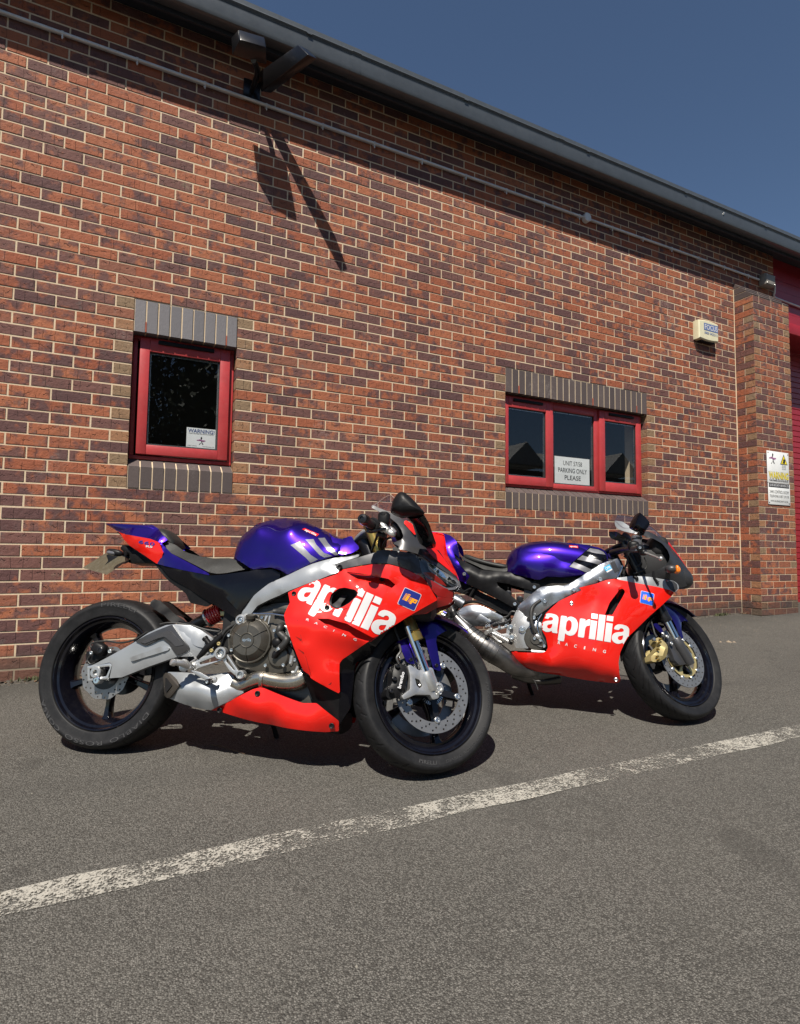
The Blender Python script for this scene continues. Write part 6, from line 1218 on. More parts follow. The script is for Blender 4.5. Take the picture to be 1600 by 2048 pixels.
# expansion chamber
ch = tube('expansion_chamber', [(.2287,.1500,.5158),(.2402,.1500,.4882),(.2588,.1550,.4529),(.3124,.1600,.3962),(.3629,.1650,.3443),(.4154,.1650,.3089),(.4704,.1600,.2779),(.5207,.1500,.2467),(.5623,.1300,.2146),(.6147,.1000,.1980),(.6902,.0600,.1901)], [.0125, .0135, .016, .036, .052, .060, .060, .054, .046, .04, .036], 'expan', None, 28)
cp = [Vector(p) for p in [(.2287,.1500,.5158),(.2402,.1500,.4882),(.2588,.1550,.4529),(.3124,.1600,.3962),(.3629,.1650,.3443),(.4154,.1650,.3089),(.4704,.1600,.2779),(.5207,.1500,.2467)]]
for f in (3.35, 3.75, 4.15, 4.5, 4.9, 5.3, 5.7, 6.1):
    i = int(f); t = f-i; c = cp[i].lerp(cp[i+1], t); rr_ = float(np.interp(f, range(8), [.0125, .0135, .016, .036, .052, .060, .060, .054])); lathe('weld_ring', c, cp[i+1]-cp[i], [(-.003, rr_), (-.0015, rr_+.0022), (.0015, rr_+.0022), (.003, rr_)], 'expan', ch, 32)
tube('tailpipe_joint', [(.2435,.1550,.4761),(.2567,.1550,.4527)], [.018, .021], 'black', ch, 16)
tube('stinger', [(.2189,.1500,.5214),(.2341,.1500,.4852),(.2453,.1500,.4623)], [.0125, .013, .013], 'expan', ch, 14)
tube('lower_chamber', [(.5614,.0600,.1974),(.6270,.0500,.1886),(.7137,.0300,.1810),(.8086,.0200,.1790)], [.05, .06, .06, .045], 'expan', None, 20); tube('bottom_hose', [(.5627,.0800,.1941),(.6070,.0800,.1630),(.6721,.0800,.1466),(.7362,.0800,.1495),(.8080,.0800,.1699)], .006, 'rubberh', None, 6)
tube('silencer', [(.1018,.1300,.4118),(.1371,.1400,.4471),(.1791,.1450,.4625),(.2048,.1500,.4469)], [.03, .034, .034, .02], 'goldp', None, 18); lathe('silencer_collar', [(.1929,.1500,.4446)][0], (1, 0, -.4), [(-.012, .034), (-.01, .038), (.01, .038), (.012, .034)], 'chrome', None, 22)
tube('upper_silencer', [(.2370,.1000,.5473),(.2618,.1000,.5364),(.2936,.1000,.5208)], [.032, .032, .028], 'polish', None, 18)
# tail
loft('tail_cowl', [(u_, hb_+.01, ht_-.002, w_*.80, ex_, wp_) for u_, hb_, ht_, w_, ex_, wp_ in ((-.16, .86, .93, .04, 2.4, .5), (-.05, .80, .945, .09, 2.5, .5), (.06, .77, .940, .125, 2.6, .5), (.14, .75, .925, .14, 2.6, .5), (.19, .735, .895, .145, 2.6, .5), (.225, .725, .85, .14, 2.6, .5), (.26, .72, .80, .125, 2.6, .5))], 'blue', key='tail2', n=36, egg=0)
panel('tail_blue_side', [(.1620,.0750,.9184),(.2023,.0850,.9047),(.2271,.1000,.8846),(.2438,.1100,.8619),(.2563,.1100,.8127),(.2628,.1200,.7764),(.2328,.1350,.7981),(.2416,.1400,.7732),(.2718,.1450,.7318),(.3290,.1450,.6719),(.3021,.1400,.6374),(.2447,.1300,.6533),(.1893,.1250,.7039),(.1320,.1200,.7730),(.0702,.1100,.8156),(.0537,.0600,.9323),(.1140,.0650,.9286)], [(.2070,.1420,.7720),(.1654,.1250,.8439)], 'blue', th=.01, key='tb2', rad=.01)
panel('tail_red_side', [(.0274,.0900,.9229),(.0826,.0900,.9237),(.1302,.0900,.9208),(.1568,.0950,.9149),(.1682,.1000,.9052),(.1771,.1180,.8737),(.1892,.1350,.8287),(.1961,.1430,.7996),(.1967,.1450,.7784),(.1823,.1400,.7647),(.0966,.1300,.8062),(.0399,.1250,.8342)], [(.1148,.1280,.8674)], 'red', th=.004, key='tr2', rad=.006)
decal('tail_emblem', 'tr2', [(.1074,.1300,.8794),(.1472,.1300,.8730),(.1584,.1300,.8625),(.1553,.1300,.8518),(.1374,.1300,.8532),(.1483,.1300,.8481),(.1589,.1300,.8519),(.1541,.1300,.8401),(.1486,.1300,.8428),(.1279,.1300,.8637),(.1186,.1300,.8714)], 'white', None, .006); decal('tail_emblem', 'tr2', [(.1332,.1300,.8656),(.1476,.1300,.8641),(.1443,.1300,.8576),(.1371,.1300,.8596)], 'red', None, .006, off=.0022)
panel('seat_subframe', [(.2301,.1280,.7937),(.2556,.1180,.7730),(.2872,.1150,.7567),(.3792,.1200,.7138),(.4479,.1250,.7069),(.5272,.1300,.7054),(.5924,.1350,.6885),(.6485,.1400,.6633),(.6952,.1420,.6437),(.7050,.1420,.6322),(.6993,.1400,.6164),(.6763,.1400,.6017),(.6492,.1400,.6105),(.4909,.1380,.6485),(.5606,.1370,.6338),(.5109,.1370,.6419),(.4710,.1400,.6486),(.4816,.1400,.6238),(.5386,.1400,.5895),(.6017,.1400,.5362),(.6116,.1400,.5235),(.6021,.1380,.5069),(.5859,.1380,.5028),(.5199,.1380,.5358),(.4359,.1380,.5787),(.3504,.1380,.6156),(.3023,.1400,.6340),(.3297,.1500,.6714),(.2729,.1520,.7310),(.2425,.1450,.7726)], [(.3503,.1550,.6886),(.4354,.1560,.6643),(.5179,.1500,.6711),(.4857,.1450,.6102),(.5839,.1500,.6601)], 'black', th=.012, rad=.012, key='sub2', edge=.003)
for p in [(.2993,.1550,.6818),(.5719,.1460,.5328),(.6716,.1470,.6258)]: bolt(p, .010, ln=.008)
panel('undertail', [(.0557,.1000,.7737),(.2035,.1000,.6791),(.2963,.1000,.6373),(.3454,.1000,.6168),(.3666,.1000,.5989),(.6001,.1000,.5052),(.5841,.1000,.4780),(.5015,.1000,.4804),(.3821,.1000,.5384),(.2844,.1000,.5818),(.2067,.1000,.6028),(.0988,.1000,.6335)], [], 'black', th=.02)
tube('pillion_bracket', [(.3550,.1200,.6139),(.3292,.1200,.5653)], .007, 'black', None, 6); tube('seat_strap', [(.2908,.1200,.5841),(.3211,.1200,.6023),(.3481,.1200,.6136)], .006, 'black', None, 6)
loft('seat', [(u_, hb_, ht_, w_, 3., .5) for u_, hb_, ht_, w_ in ((.278, .77, .803, .07), (.30, .765, .804, .09), (.36, .745, .785, .11), (.43, .73, .765, .12), (.50, .715, .755, .12), (.525, .715, .75, .11))], 'seat')
panel('seat_edge', [(.2680,.0750,.7824),(.2793,.0700,.7905),(.3085,.0750,.7853),(.3741,.0900,.7622),(.4446,.1000,.7405),(.5247,.1050,.7371),(.5285,.1250,.7060),(.4648,.1250,.7074),(.4003,.1250,.7139),(.3573,.1150,.7344),(.2918,.1000,.7622),(.2724,.0900,.7718)], [], 'seat', th=.012, rad=.01)
# tank
loft('fuel_tank', [(u_, hb_, ht_, w_*.92, ex_, wp_) for u_, hb_, ht_, w_, ex_, wp_ in ((.512, .715, .77, .07, 2.5, .4), (.525, .69, .815, .11, 2.5, .42), (.56, .68, .850, .135, 2.6, .45), (.62, .67, .877, .155, 2.7, .48), (.70, .66, .889, .165, 2.8, .5), (.78, .66, .890, .165, 2.8, .5), (.86, .66, .880, .158, 2.7, .5), (.94, .68, .862, .145, 2.6, .5), (1.00, .71, .84, .125, 2.5, .5), (1.045, .74, .81, .09, 2.4, .5), (1.06, .75, .79, .05, 2.3, .5))], 'blue', key='t2', n=44)
panel('tank_side', [(.5289,.1300,.7031),(.5287,.1250,.7362),(.5387,.1200,.7780),(.5655,.1150,.8287),(.6169,.1100,.8553),(.6841,.1000,.8685),(.7863,.0950,.8753),(.9180,.0900,.8705),(.9561,.0900,.8631),(1.0044,.1000,.8506),(1.0305,.1000,.8372),(1.0438,.1150,.8076),(1.0427,.1250,.7866),(.9894,.1400,.7441),(.9256,.1500,.7020),(.8770,.1550,.6929),(.7640,.1600,.6897),(.7412,.1620,.6868),(.6994,.1650,.6646),(.6801,.1620,.6650),(.6097,.1520,.6814)],
   [(.5892,.1580,.7582),(.6487,.1680,.7267),(.7256,.1670,.7292),(.6860,.1500,.8101),(.7633,.1480,.8042),(.8093,.1500,.7653),(.8395,.1580,.7336),(.8209,.1320,.8278),(.8589,.1350,.7765),(.9155,.1350,.7780),(.9540,.1220,.8203),(.7825,.1220,.8406),(1.0010,.1380,.7799)], 'blue', th=.01, key='ts2', rad=.02, edge=.006)
decal('tank_black_panel', ('ts2', 't2'), [(.9544,.1500,.8512),(1.0007,.1500,.8411),(1.0246,.1500,.8279),(1.0378,.1500,.8008),(1.0376,.1500,.7840),(.9888,.1500,.7453),(.9294,.1500,.7092),(.8997,.1500,.7246),(.8453,.1500,.7387),(.8623,.1500,.7589)], 'gloss', None, .012, off=.0015)
for q in ([(.9563,.1500,.8461),(.9970,.1500,.8390),(1.0227,.1500,.8259),(1.0317,.1500,.8112),(.9820,.1500,.8171),(.9375,.1500,.8279)], [(.9149,.1500,.8017),(.9707,.1500,.7873),(1.0239,.1500,.7712),(.9999,.1500,.7542),(.9446,.1500,.7690),(.8886,.1500,.7793)], [(.8717,.1500,.7650),(.9147,.1500,.7486),(.9591,.1500,.7284),(.9331,.1500,.7120),(.8997,.1500,.7254),(.8491,.1500,.7388)]): decal('tank_stripe', ('ts2', 't2'), q, 'silverv', None, .012, off=.0026)
decal('tank_label', ('ts2', 't2'), [(.8485,.1300,.8448),(.8485,.1300,.8593),(.8934,.1300,.8578),(.8956,.1300,.8434)], 'red', None, .01); decal_text('tank_label_lettering', 'aprilia', ('ts2', 't2'), *[(.8530,.1300,.8481),(.8918,.1300,.8473),(.8530,.1300,.8570)], 'white', None, .02, 1., 10, 2, off=.0024)
box('airbox', (.66, -.12, .56), (.98, .12, .70), 'hole', None, .02)
# polished beam frame
fb = panel('frame_beam', [(.5814,.1500,.5047),(.5926,.1500,.5287),(.6232,.1500,.5575),(.6575,.1500,.5904),(.7071,.1500,.6297),(.8209,.1550,.6375),(.8508,.1550,.6503),(.9033,.1500,.6857),(.9520,.1450,.7229),(1.0273,.1300,.7699),(1.0968,.1000,.7991),(1.1108,.1000,.7563),(1.1019,.1100,.7237),(1.0853,.1250,.6906),(.9879,.1500,.6539),(.9137,.1600,.6233),(.8394,.1650,.5815),(.7723,.1650,.5439),(.7349,.1650,.5114),(.6822,.1600,.4744),(.6593,.1580,.4694),(.6286,.1550,.4699),(.6089,.1520,.4864)],
   [(.6513,.1720,.5380),(.7268,.1750,.5915),(.8392,.1720,.6194),(.9321,.1650,.6736),(1.0064,.1550,.7158),(.7647,.1600,.5631)], 'polish', th=.03, rad=.012, key='fr2', edge=.004)
pl = panel('pivot_plate', [(.5795,.1500,.5007),(.5874,.1520,.5029),(.6168,.1550,.4828),(.6287,.1570,.4679),(.6518,.1600,.4670),(.6525,.1650,.4266),(.6319,.1650,.4025),(.6286,.1650,.3680),(.6425,.1650,.3233),(.6465,.1650,.3085),(.5814,.1550,.3060),(.5650,.1500,.3412),(.5448,.1480,.3784),(.5518,.1500,.4252),(.5666,.1500,.4649)], [], 'cast', th=.03, rad=.01, edge=.003)
lathe('pivot_bolt', [(.6132,.1650,.4034)][0], (0, 1, 0), [(-.01, .019), (.002, .019), (.003, .012), (.007, .012), (.009, .010), (.009, .005), (.003, .0045)], 'bolt', pl, 24); lathe('plate_hole', [(.6463,.1620,.4571)][0], (0, 1, 0), [(-.01, .012), (.001, .012)], 'hole', pl, 18)
for p in [(.8708,.1720,.6168),(.7260,.1700,.5519),(.6712,.1700,.4658),(1.0013,.1600,.6758)]: bolt(p, .0115, fb, ln=.012)
decal('frame_label', 'fr2', [(1.0196,.1300,.7403),(1.0500,.1300,.7607),(1.0635,.1300,.7319),(1.0358,.1300,.7136)], 'cyan', fb, .01); decal('frame_label', 'fr2', [(1.0315,.1300,.7212),(1.0607,.1300,.7388),(1.0635,.1300,.7319),(1.0358,.1300,.7136)], 'white', fb, .01, off=.002); decal_text('frame_label_lettering', 'OPR', 'fr2', *[(1.0298,.1300,.7270),(1.0563,.1300,.7414),(1.0262,.1300,.7405)], 'white', fb, .02, off=.0022)
decal('frame_plate', 'fr2', [(1.0539,.1200,.7679),(1.0761,.1200,.7803),(1.0973,.1200,.7302),(1.0752,.1200,.7159)], 'grey', fb, .01)
# engine and plumbing
plate('engine_block', [(.6204,.1200,.6508),(.8404,.1200,.6826),(.9530,.1200,.6630),(.9152,.1200,.5452),(.8405,.1200,.4646),(.7658,.1200,.3458),(.7285,.1200,.2978),(.6333,.1200,.2992),(.5749,.1200,.3339),(.6111,.1200,.4917)], 'bronze', .22, None, (), .01)
ec = lathe('water_pump_cover', [(.6832,.1500,.3599)][0], (0, 1, 0), [(-.03, .062), (.01, .062), (.016, .056), (.018, .03), (.024, .028), (.024, .0)], 'bronze', None, 36)
lathe('crank_cover', [(.6798,.1500,.4016)][0], (0, 1, 0), [(-.03, .05), (.004, .05), (.008, .044), (.008, .0)], 'polish', None, 32)
tube('coolant_hose', [(.7063,.1720,.5579),(.6705,.1720,.5273),(.6579,.1800,.4916),(.6626,.1850,.4344),(.6799,.1800,.3899)], [.008, .010, .010, .010, .012], 'rubberh', None, 10); tube('oil_pipe', [(.7125,.1650,.4873),(.6939,.1650,.4556),(.6905,.1650,.4173),(.7022,.1650,.3800),(.7288,.1650,.3288)], .0055, 'chrome', None, 8); tube('cable', [(.6684,.1650,.3704),(.6839,.1650,.3335),(.7065,.1650,.3199),(.7289,.1650,.3232)], .006, 'rubberh', None, 8)
for p in [(.6762,.1720,.3614),(.7063,.1720,.3538),(.7252,.1720,.3268),(.6948,.1720,.3795)]: bolt(p, .0085, ln=.010)
blob('pump_elbow', [(.6911,.1700,.3717)][0], (.022, .014, .014), 'cast', rot=.5); tube('lower_rail', [(.6603,.1650,.2960),(.6941,.1650,.2940),(.7277,.1650,.2962)], [.010, .010, .008], 'cast', None, 8)
# rider footrest and levers
fh = plate('footrest_hanger', [(.4562,.1650,.3925),(.5452,.1650,.4226),(.5626,.1650,.4178),(.5639,.1650,.4102),(.5533,.1650,.4019),(.5462,.1650,.3707),(.5675,.1650,.3662),(.5696,.1650,.3530),(.5543,.1650,.3502),(.4605,.1650,.3773)], 'cast', .012, None, [[(.4759,.1650,.3878),(.5339,.1650,.4066),(.5306,.1650,.3775),(.5075,.1650,.3723)]], .0025)
for p in [(.5533,.1680,.4126),(.5601,.1680,.3593)]: lathe('hanger_boss', p, (0, 1, 0), [(-.006, .0135), (.004, .0135), (.006, .011), (.006, .007), (.003, .006)], 'bolt', fh, 18)
tube('brake_pedal', [(.4576,.1750,.3770),(.5017,.1850,.3604),(.5533,.2000,.3332)], [.007, .008, .010], 'cast', None, 8); tube('pedal_rubber', [(.5531,.2000,.3407),(.5627,.2250,.3303)], .009, 'black', None, 10); tube('pedal_strut', [(.4578,.1750,.3693),(.4937,.1750,.3369),(.5247,.1750,.3312)], .005, 'cast', None, 6)
tube('footrest', [(.4568,.1700,.3886),(.4417,.2100,.3797),(.4355,.2400,.3752)], [.010, .012, .010], 'cast', None, 10); tube('master_cylinder', [(.4580,.1500,.4162),(.4893,.1500,.4257),(.5359,.1500,.4399),(.5512,.1500,.4563)], [.011, .012, .010, .006], 'satin', None, 10); tube('brake_hose', [(.5121,.1500,.4582),(.5354,.1500,.4672),(.5544,.1500,.4916),(.5738,.1500,.4926)], .005, 'rubberh', None, 6)
tube('reservoir', [(.5126,.1500,.4348),(.5161,.1500,.4545)], .010, 'cast', None, 8)
for p in [(.4287,.1700,.4103),(.4424,.1700,.4149),(.4527,.1700,.3961),(.4455,.1700,.3725),(.4954,.1700,.4082),(.5301,.1700,.4178)]: bolt(p, .008)
for p in [(.5341,.1000,.5888),(.5970,.1200,.5602)]: lathe('subframe_lug', p, (0, 1, 0), [(-.02, .018), (.006, .018), (.008, .012), (.008, .0)], 'satin', None, 20)
box('shock', (.46, -.05, .42), (.54, .02, .66), 'hole', None, .02)
# side fairing
hole = [(1.0918,.1950,.6426),(1.0806,.1950,.6222),(1.1039,.1900,.6321),(1.1135,.1900,.6239),(1.1149,.1900,.6137),(1.1027,.1950,.5889),(1.0519,.2050,.4979),(1.0398,.2100,.4997),(1.0164,.2050,.4946),(1.0419,.1950,.5588),(1.0825,.1950,.6151)]
fs = panel('side_fairing', [(.5234,.1350,.2790),(.5433,.1400,.2847),(.6734,.1750,.2887),(.7155,.1850,.2905),(.7363,.1900,.3016),(.7436,.1900,.3208),(.7337,.1900,.3705),(.7146,.1880,.4032),(.7121,.1860,.4371),(.7306,.1860,.4893),(.7557,.1860,.5162),(.7973,.1870,.5567),(.9093,.1850,.6174),(.8943,.1850,.6282),(.9787,.1780,.6530),(1.0301,.1720,.6745),(1.0665,.1680,.6819),(1.0954,.1660,.6812),(1.0514,.1660,.6790),(1.0844,.1650,.6786),(1.1728,.1600,.6648),(1.2702,.1500,.6504),(1.3368,.1300,.6375),(1.3557,.1200,.6270),(1.3366,.1250,.6036),(1.2833,.1500,.5521),(1.2323,.1650,.5051),(1.1600,.1750,.4288),(1.1304,.1900,.4005),(1.1093,.2000,.3687),(1.0871,.2000,.3189),(1.0790,.1950,.2699),(1.0835,.1800,.2134),(1.0905,.1650,.1890),(1.0859,.1500,.1736),(1.0652,.1400,.1672),(1.0022,.1350,.1680),(.9221,.1300,.1716),(.7992,.1200,.1843),(.6725,.1100,.1952),(.5594,.1000,.2078),(.5513,.1150,.2294)],
   [(.6314,.1650,.2413),(.7574,.1900,.2305),(.9191,.2000,.2426),(1.0376,.1950,.2309),(.8387,.2050,.3189),(.9980,.2150,.3295),(.7645,.2050,.4395),(.8588,.2120,.4236),(.9987,.2180,.4191),(.8594,.1950,.5081),(.9618,.1850,.5219),(.9836,.1700,.5788),(1.0990,.2050,.4782),(.7989,.1450,.1982),(1.0002,.1650,.1901),(1.2172,.1750,.5918),(1.1381,.1750,.6398)], 'red', holes=[hole], th=.004, key='f2', rad=.008, step=.018)
panel('duct_back', [(p[0], .135, p[2]) for p in hk(hole, 1.3)], [], 'hole', fs, th=.004); panel('duct_wall', [(1.0074,.1720,.6437),(1.0920,.1500,.6470),(1.1235,.1300,.6324),(1.1209,.1200,.6086),(1.0512,.1500,.5619),(1.0339,.1650,.5949)], [], 'redlens' if False else 'red', fs, th=.003)
for p in [(.8583,.1910,.5464),(.7572,.1870,.2601),(1.0677,.1780,.1873)]: lathe('screw', p, (0, 1, 0), [(-.004, .0095), (.002, .0095), (.003, .007), (.001, .004)], 'bolt', fs, 14)
logo_word('f2', *[(.7075,.2100,.4017),(1.1157,.2100,.3563),(.7239,.2100,.5281)], 'white', fs)
A_ = [(.7909,.2050,.3415),(.8265,.2050,.3355),(.8690,.2050,.3299),(.9152,.2050,.3239),(.9571,.2050,.3185),(1.0044,.2050,.3127)]; B_ = [(.8028,.2050,.3402),(.8387,.2050,.3342),(.8811,.2050,.3283),(.9212,.2050,.3231),(.9717,.2050,.3166),(1.0182,.2050,.3112)]; C_ = [(.7937,.2050,.3562),(.8293,.2050,.3501),(.8719,.2050,.3445),(.9181,.2050,.3384),(.9599,.2050,.3329),(1.0073,.2050,.3275)]
for c_, a, b, c in zip('RACING', A_, B_, C_): decal_text('small_lettering', c_, 'f2', a, b, c, 'white', fs, .02, 1, 3, 2)
badge('f2', *[(1.1835,.1800,.5662),(1.2471,.1800,.5530),(1.1925,.1800,.6278)], fs, 'blue2')
panel('fairing_silver_top', [(1.0818,.1600,.6877),(1.1579,.1550,.7013),(1.2403,.1450,.6998),(1.3138,.1250,.6905),(1.3579,.1100,.6865),(1.3793,.0950,.6730),(1.3833,.0950,.6507),(1.3587,.1120,.6277),(1.3374,.1260,.6361),(1.2708,.1460,.6490),(1.1731,.1570,.6634),(1.0846,.1630,.6777)], [(1.2383,.1540,.6730)], 'alu', th=.004, rad=.008, key='st2')
decal('silver_top_shadow_panel', 'st2', [(1.3146,.1200,.6892),(1.3560,.1200,.6845),(1.3730,.1200,.6706),(1.3754,.1200,.6501),(1.3574,.1200,.6305),(1.3356,.1200,.6433),(1.3203,.1200,.6652)], 'grey', None, .012)
decal('red_sticker', 'st2', [(1.3195,.1200,.6901),(1.3301,.1200,.6912),(1.3310,.1200,.6822),(1.3208,.1200,.6811)], 'white', None, .008, off=.0028); decal('red_sticker', 'st2', [(1.3178,.1200,.6893),(1.3249,.1200,.6896),(1.3278,.1200,.6821),(1.3196,.1200,.6832)], 'red', None, .006, off=.0034)
tube('cable_clip', [(1.1579,.1550,.6978),(1.1740,.1550,.6914),(1.1769,.1550,.6776)], [.006, .010, .008], 'black', None, 8); tube('cable_clip', [(1.2564,.1500,.7294),(1.2588,.1500,.6982),(1.2710,.1500,.6780),(1.2788,.1500,.6714)], [.004, .005, .006, .008], 'black', None, 8)
# inner chin / radiator
box('radiator', (1.04, -.15, .36), (1.08, .15, .62), 'black', None, .004); panel('inner_fairing', [(1.1580,.1600,.4289),(1.1327,.1700,.4006),(1.1115,.1800,.3687),(1.0901,.1700,.3183),(1.0962,.1600,.2697),(1.1232,.1400,.3362),(1.1729,.1300,.3969)], [], 'black', th=.03)
tube('radiator_hose', [(1.0977,.1200,.3425),(1.1013,.1200,.3179),(1.1167,.1200,.2942)], .006, 'rubberh', None, 6)
# nose cowl
M['mattg'] = simple('satin_charcoal_paint', (.026, .027, .030), .40, .1, .15, vary=.08, dust=.02)
nc = panel('nose_cowl', [(1.1879,.1500,.7028),(1.2563,.1500,.7242),(1.3054,.1480,.7520),(1.3325,.1450,.7844),(1.3373,.1400,.8096),(1.3295,.1350,.8382),(1.3056,.1300,.8738),(1.2669,.1320,.8977),(1.2334,.1380,.9033),(1.2134,.1420,.9130),(1.1801,.1470,.9260),(1.2157,.1300,.9385),(1.2438,.1180,.9393),(1.2719,.1050,.9275),(1.3034,.0900,.9088),(1.3391,.0700,.8910),(1.3670,.0550,.8578),(1.4002,.0450,.8168),(1.4330,.0350,.7689),(1.4476,.0300,.7414),(1.4546,.0300,.7133),(1.4511,.0350,.6915),(1.4329,.0500,.6720),(1.4070,.0650,.6592),(1.3832,.0800,.6571),(1.3772,.0900,.6769),(1.3556,.1050,.6869),(1.3075,.1250,.6920),(1.2401,.1460,.6997)],
   [(1.3473,.1250,.7385),(1.3633,.1000,.7945),(1.3975,.0800,.7450),(1.3947,.0850,.6919),(1.3216,.1420,.7254),(1.3177,.1000,.8931),(1.2657,.1220,.9173)], 'mattg', th=.004, rad=.008, key='nc2', edge=.003)
loft('nose_bridge', [(u_, hb_, ht_, w_, 2.4, .5) for u_, hb_, ht_, w_ in ((1.22, .86, .90, .06), (1.30, .72, .86, .07), (1.38, .66, .80, .075), (1.44, .66, .76, .06), (1.462, .68, .73, .04))], 'mattg')
panel('nose_stripe', [(1.3399,.0660,.8953),(1.3541,.0500,.8909),(1.3764,.0400,.8602),(1.4060,.0320,.8187),(1.4320,.0250,.7772),(1.4467,.0200,.7496),(1.4357,.0350,.7529),(1.4187,.0420,.7712),(1.3890,.0520,.8156),(1.3557,.0640,.8634)], [], 'red', th=.003, rad=.003, key=None)
for s_ in (1, -1):
    q = lambda P: [(p[0], p[1]*s_, p[2]) for p in P]
    ii = blob('indicator', q([(1.3306,.2000,.7348)])[0], (.030, .034, .021), 'grey'); lathe('indicator_lens', q([(1.3511,.2150,.7320)])[0], (.25, .97*s_, 0), [(-.01, .019), (.004, .019), (.010, .012)], 'amber', ii, 20)
    blob('indicator_lens', q([(1.3526,.2150,.7321)])[0], (.0085, .026, .0215), 'amber', ii, ex=3)
    tube('indicator_stem', q([(1.3273,.1300,.7408),(1.3266,.1700,.7363)]), .012, 'black', ii, 10)
    # mirrors
    C = q([(1.1428,.2800,.9403),(1.1513,.2800,.9647),(1.1678,.2800,.9927),(1.1776,.2800,1.0032),(1.1931,.2800,.9894),(1.2145,.2800,.9583),(1.2196,.2800,.9377),(1.2072,.2800,.9169),(1.1942,.2800,.9013),(1.1755,.2800,.9079),(1.1504,.2800,.9213),(1.1426,.2800,.9299)]); f0 = [Vector(p) for p in C]; cen = sum(f0, Vector())/len(f0)
    mm = bo('mirror', *skin([[cen+(v-cen)*.9+Vector((-.012, -.03*s_, 0)) for v in f0], [v+Vector((-.002, -.01*s_, 0)) for v in f0], [v+Vector((.004, .0, 0)) for v in f0], [cen+(v-cen)*.7+Vector((.016, .02*s_, 0)) for v in f0]]), 'gloss', None, 45)
    tube('mirror_stem', q([(1.1908,.2600,.9099),(1.1925,.2000,.9099),(1.1855,.1550,.9176)]), [.016, .018, .016], 'gloss', mm, 10, 4, flat=.6)
# screen with painted silver lip
panel('screen_lip', [(1.0741,.1650,.9848),(1.0755,.1650,.9612),(1.0855,.1620,.9437),(1.1125,.1580,.9322),(1.1461,.1540,.9243),(1.1795,.1500,.9183),(1.1952,.1460,.9318),(1.1671,.1480,.9455),(1.1540,.1480,.9544),(1.1142,.1500,.9826)], [], 'alu', th=.003, rad=.006, mirror=False)
panel('inner_screen_lip', neg([(1.0741,.1650,.9848),(1.0755,.1650,.9612),(1.0855,.1620,.9437),(1.1125,.1580,.9322),(1.1461,.1540,.9243),(1.1795,.1500,.9183),(1.1952,.1460,.9318),(1.1671,.1480,.9455),(1.1540,.1480,.9544),(1.1142,.1500,.9826)]), [], 'gloss', th=-.003, rad=.006, mirror=False)
se = crom([(1.0741,.1650,.9848),(1.1128,.1580,.9484),(1.1538,.1480,.9453),(1.1940,.1420,.9307),(1.2437,.1180,.9356),(1.2863,.0950,.9149),(1.3399,.0650,.8900)], 4)
top = crom([(p[0], 0, p[2]) for p in [(1.1066,.0000,1.0499),(1.1383,.0000,1.0482),(1.1802,.0000,1.0390),(1.2352,.0000,1.0128),(1.2791,.0000,.9794),(1.3155,.0000,.9425),(1.3548,.0000,.9006)]], 4)
V = []; n_ = 9
for e, c in zip(se, top):
    for i in range(-n_, n_+1):
        t = i/n_; k = 1-abs(t)**2.4; V.append((e.x*(1-k)+c.x*k, e.y*t, e.z*(1-k)+c.z*k))
w_ = 2*n_+1; bo('windscreen', V, [(j*w_+i, j*w_+i+1, (j+1)*w_+i+1, (j+1)*w_+i) for j in range(len(se)-1) for i in range(2*n_)], 'screen', None, 70)
# controls
q1 = [(1.1637,.3650,.8112),(1.1557,.3200,.8143),(1.1469,.2400,.8259),(1.1183,.1500,.8348),(1.0697,.0600,.8284)]
gr = tube('handlebar_grip', q1[:3], [.017, .0175, .017], 'rubberh', None, 14); tube('clip_on_bar', q1[2:], [.013, .014, .02], 'satin', None, 10); lathe('bar_end', q1[0], Vector(q1[0])-Vector(q1[1]), [(-.01, .0195), (.012, .019), (.018, .014), (.02, .006)], 'satin', gr, 18); bolt(q1[0], .008, gr, ln=.024)
blob('switch_block', [(1.1524,.2500,.8383)][0], (.028, .026, .026), 'black', ex=3)
rs = lathe('brake_reservoir', [(1.1691,.2400,.8471)][0], (0, 0, 1), [(0, .022), (.03, .024), (.032, .026), (.044, .026), (.046, .02)], 'dial', None, 24); lathe('reservoir_cap', [(1.1697,.2400,.8748)][0], (0, 0, 1), [(0, .0262), (.010, .0262), (.012, .022)], 'satin', rs, 24)
lv = tube('brake_lever', [(1.2067,.2200,.8128),(1.2229,.2800,.7946),(1.2410,.3200,.7796),(1.2571,.3500,.7662)], [.009, .0065, .006, .006], 'cast', None, 8, flat=.8); blob('lever_ball', [(1.2587,.3550,.7663)][0], (.0105, .0105, .0105), 'cast', lv, ex=2); blob('lever_clamp', [(1.2004,.2200,.8127)][0], (.02, .018, .016), 'satin', lv)
blob('instrument_panel', [(1.2998,.0000,.8644)][0], (.05, .10, .06), 'hole', None, ex=3.5)
box('cockpit_core', (1.16, -.09, .70), (1.36, .09, .86), 'hole', None, .03)
lathe('yoke_stem', (1.085, 0, .80), (-.42, 0, .907), [(-.2, .03), (.04, .03), (.05, .02)], 'satin', None, 20); blob('top_yoke', (1.075, 0, .845), (.04, .12, .014), 'satin', st=True, ex=3)
for s_ in (1, -1): lathe('fork_top', (1.085, .1*s_, .80), (-.423, 0, .906), [(-.22, .0235), (.06, .0235), (.066, .018)], 'satin', None, 18, True)
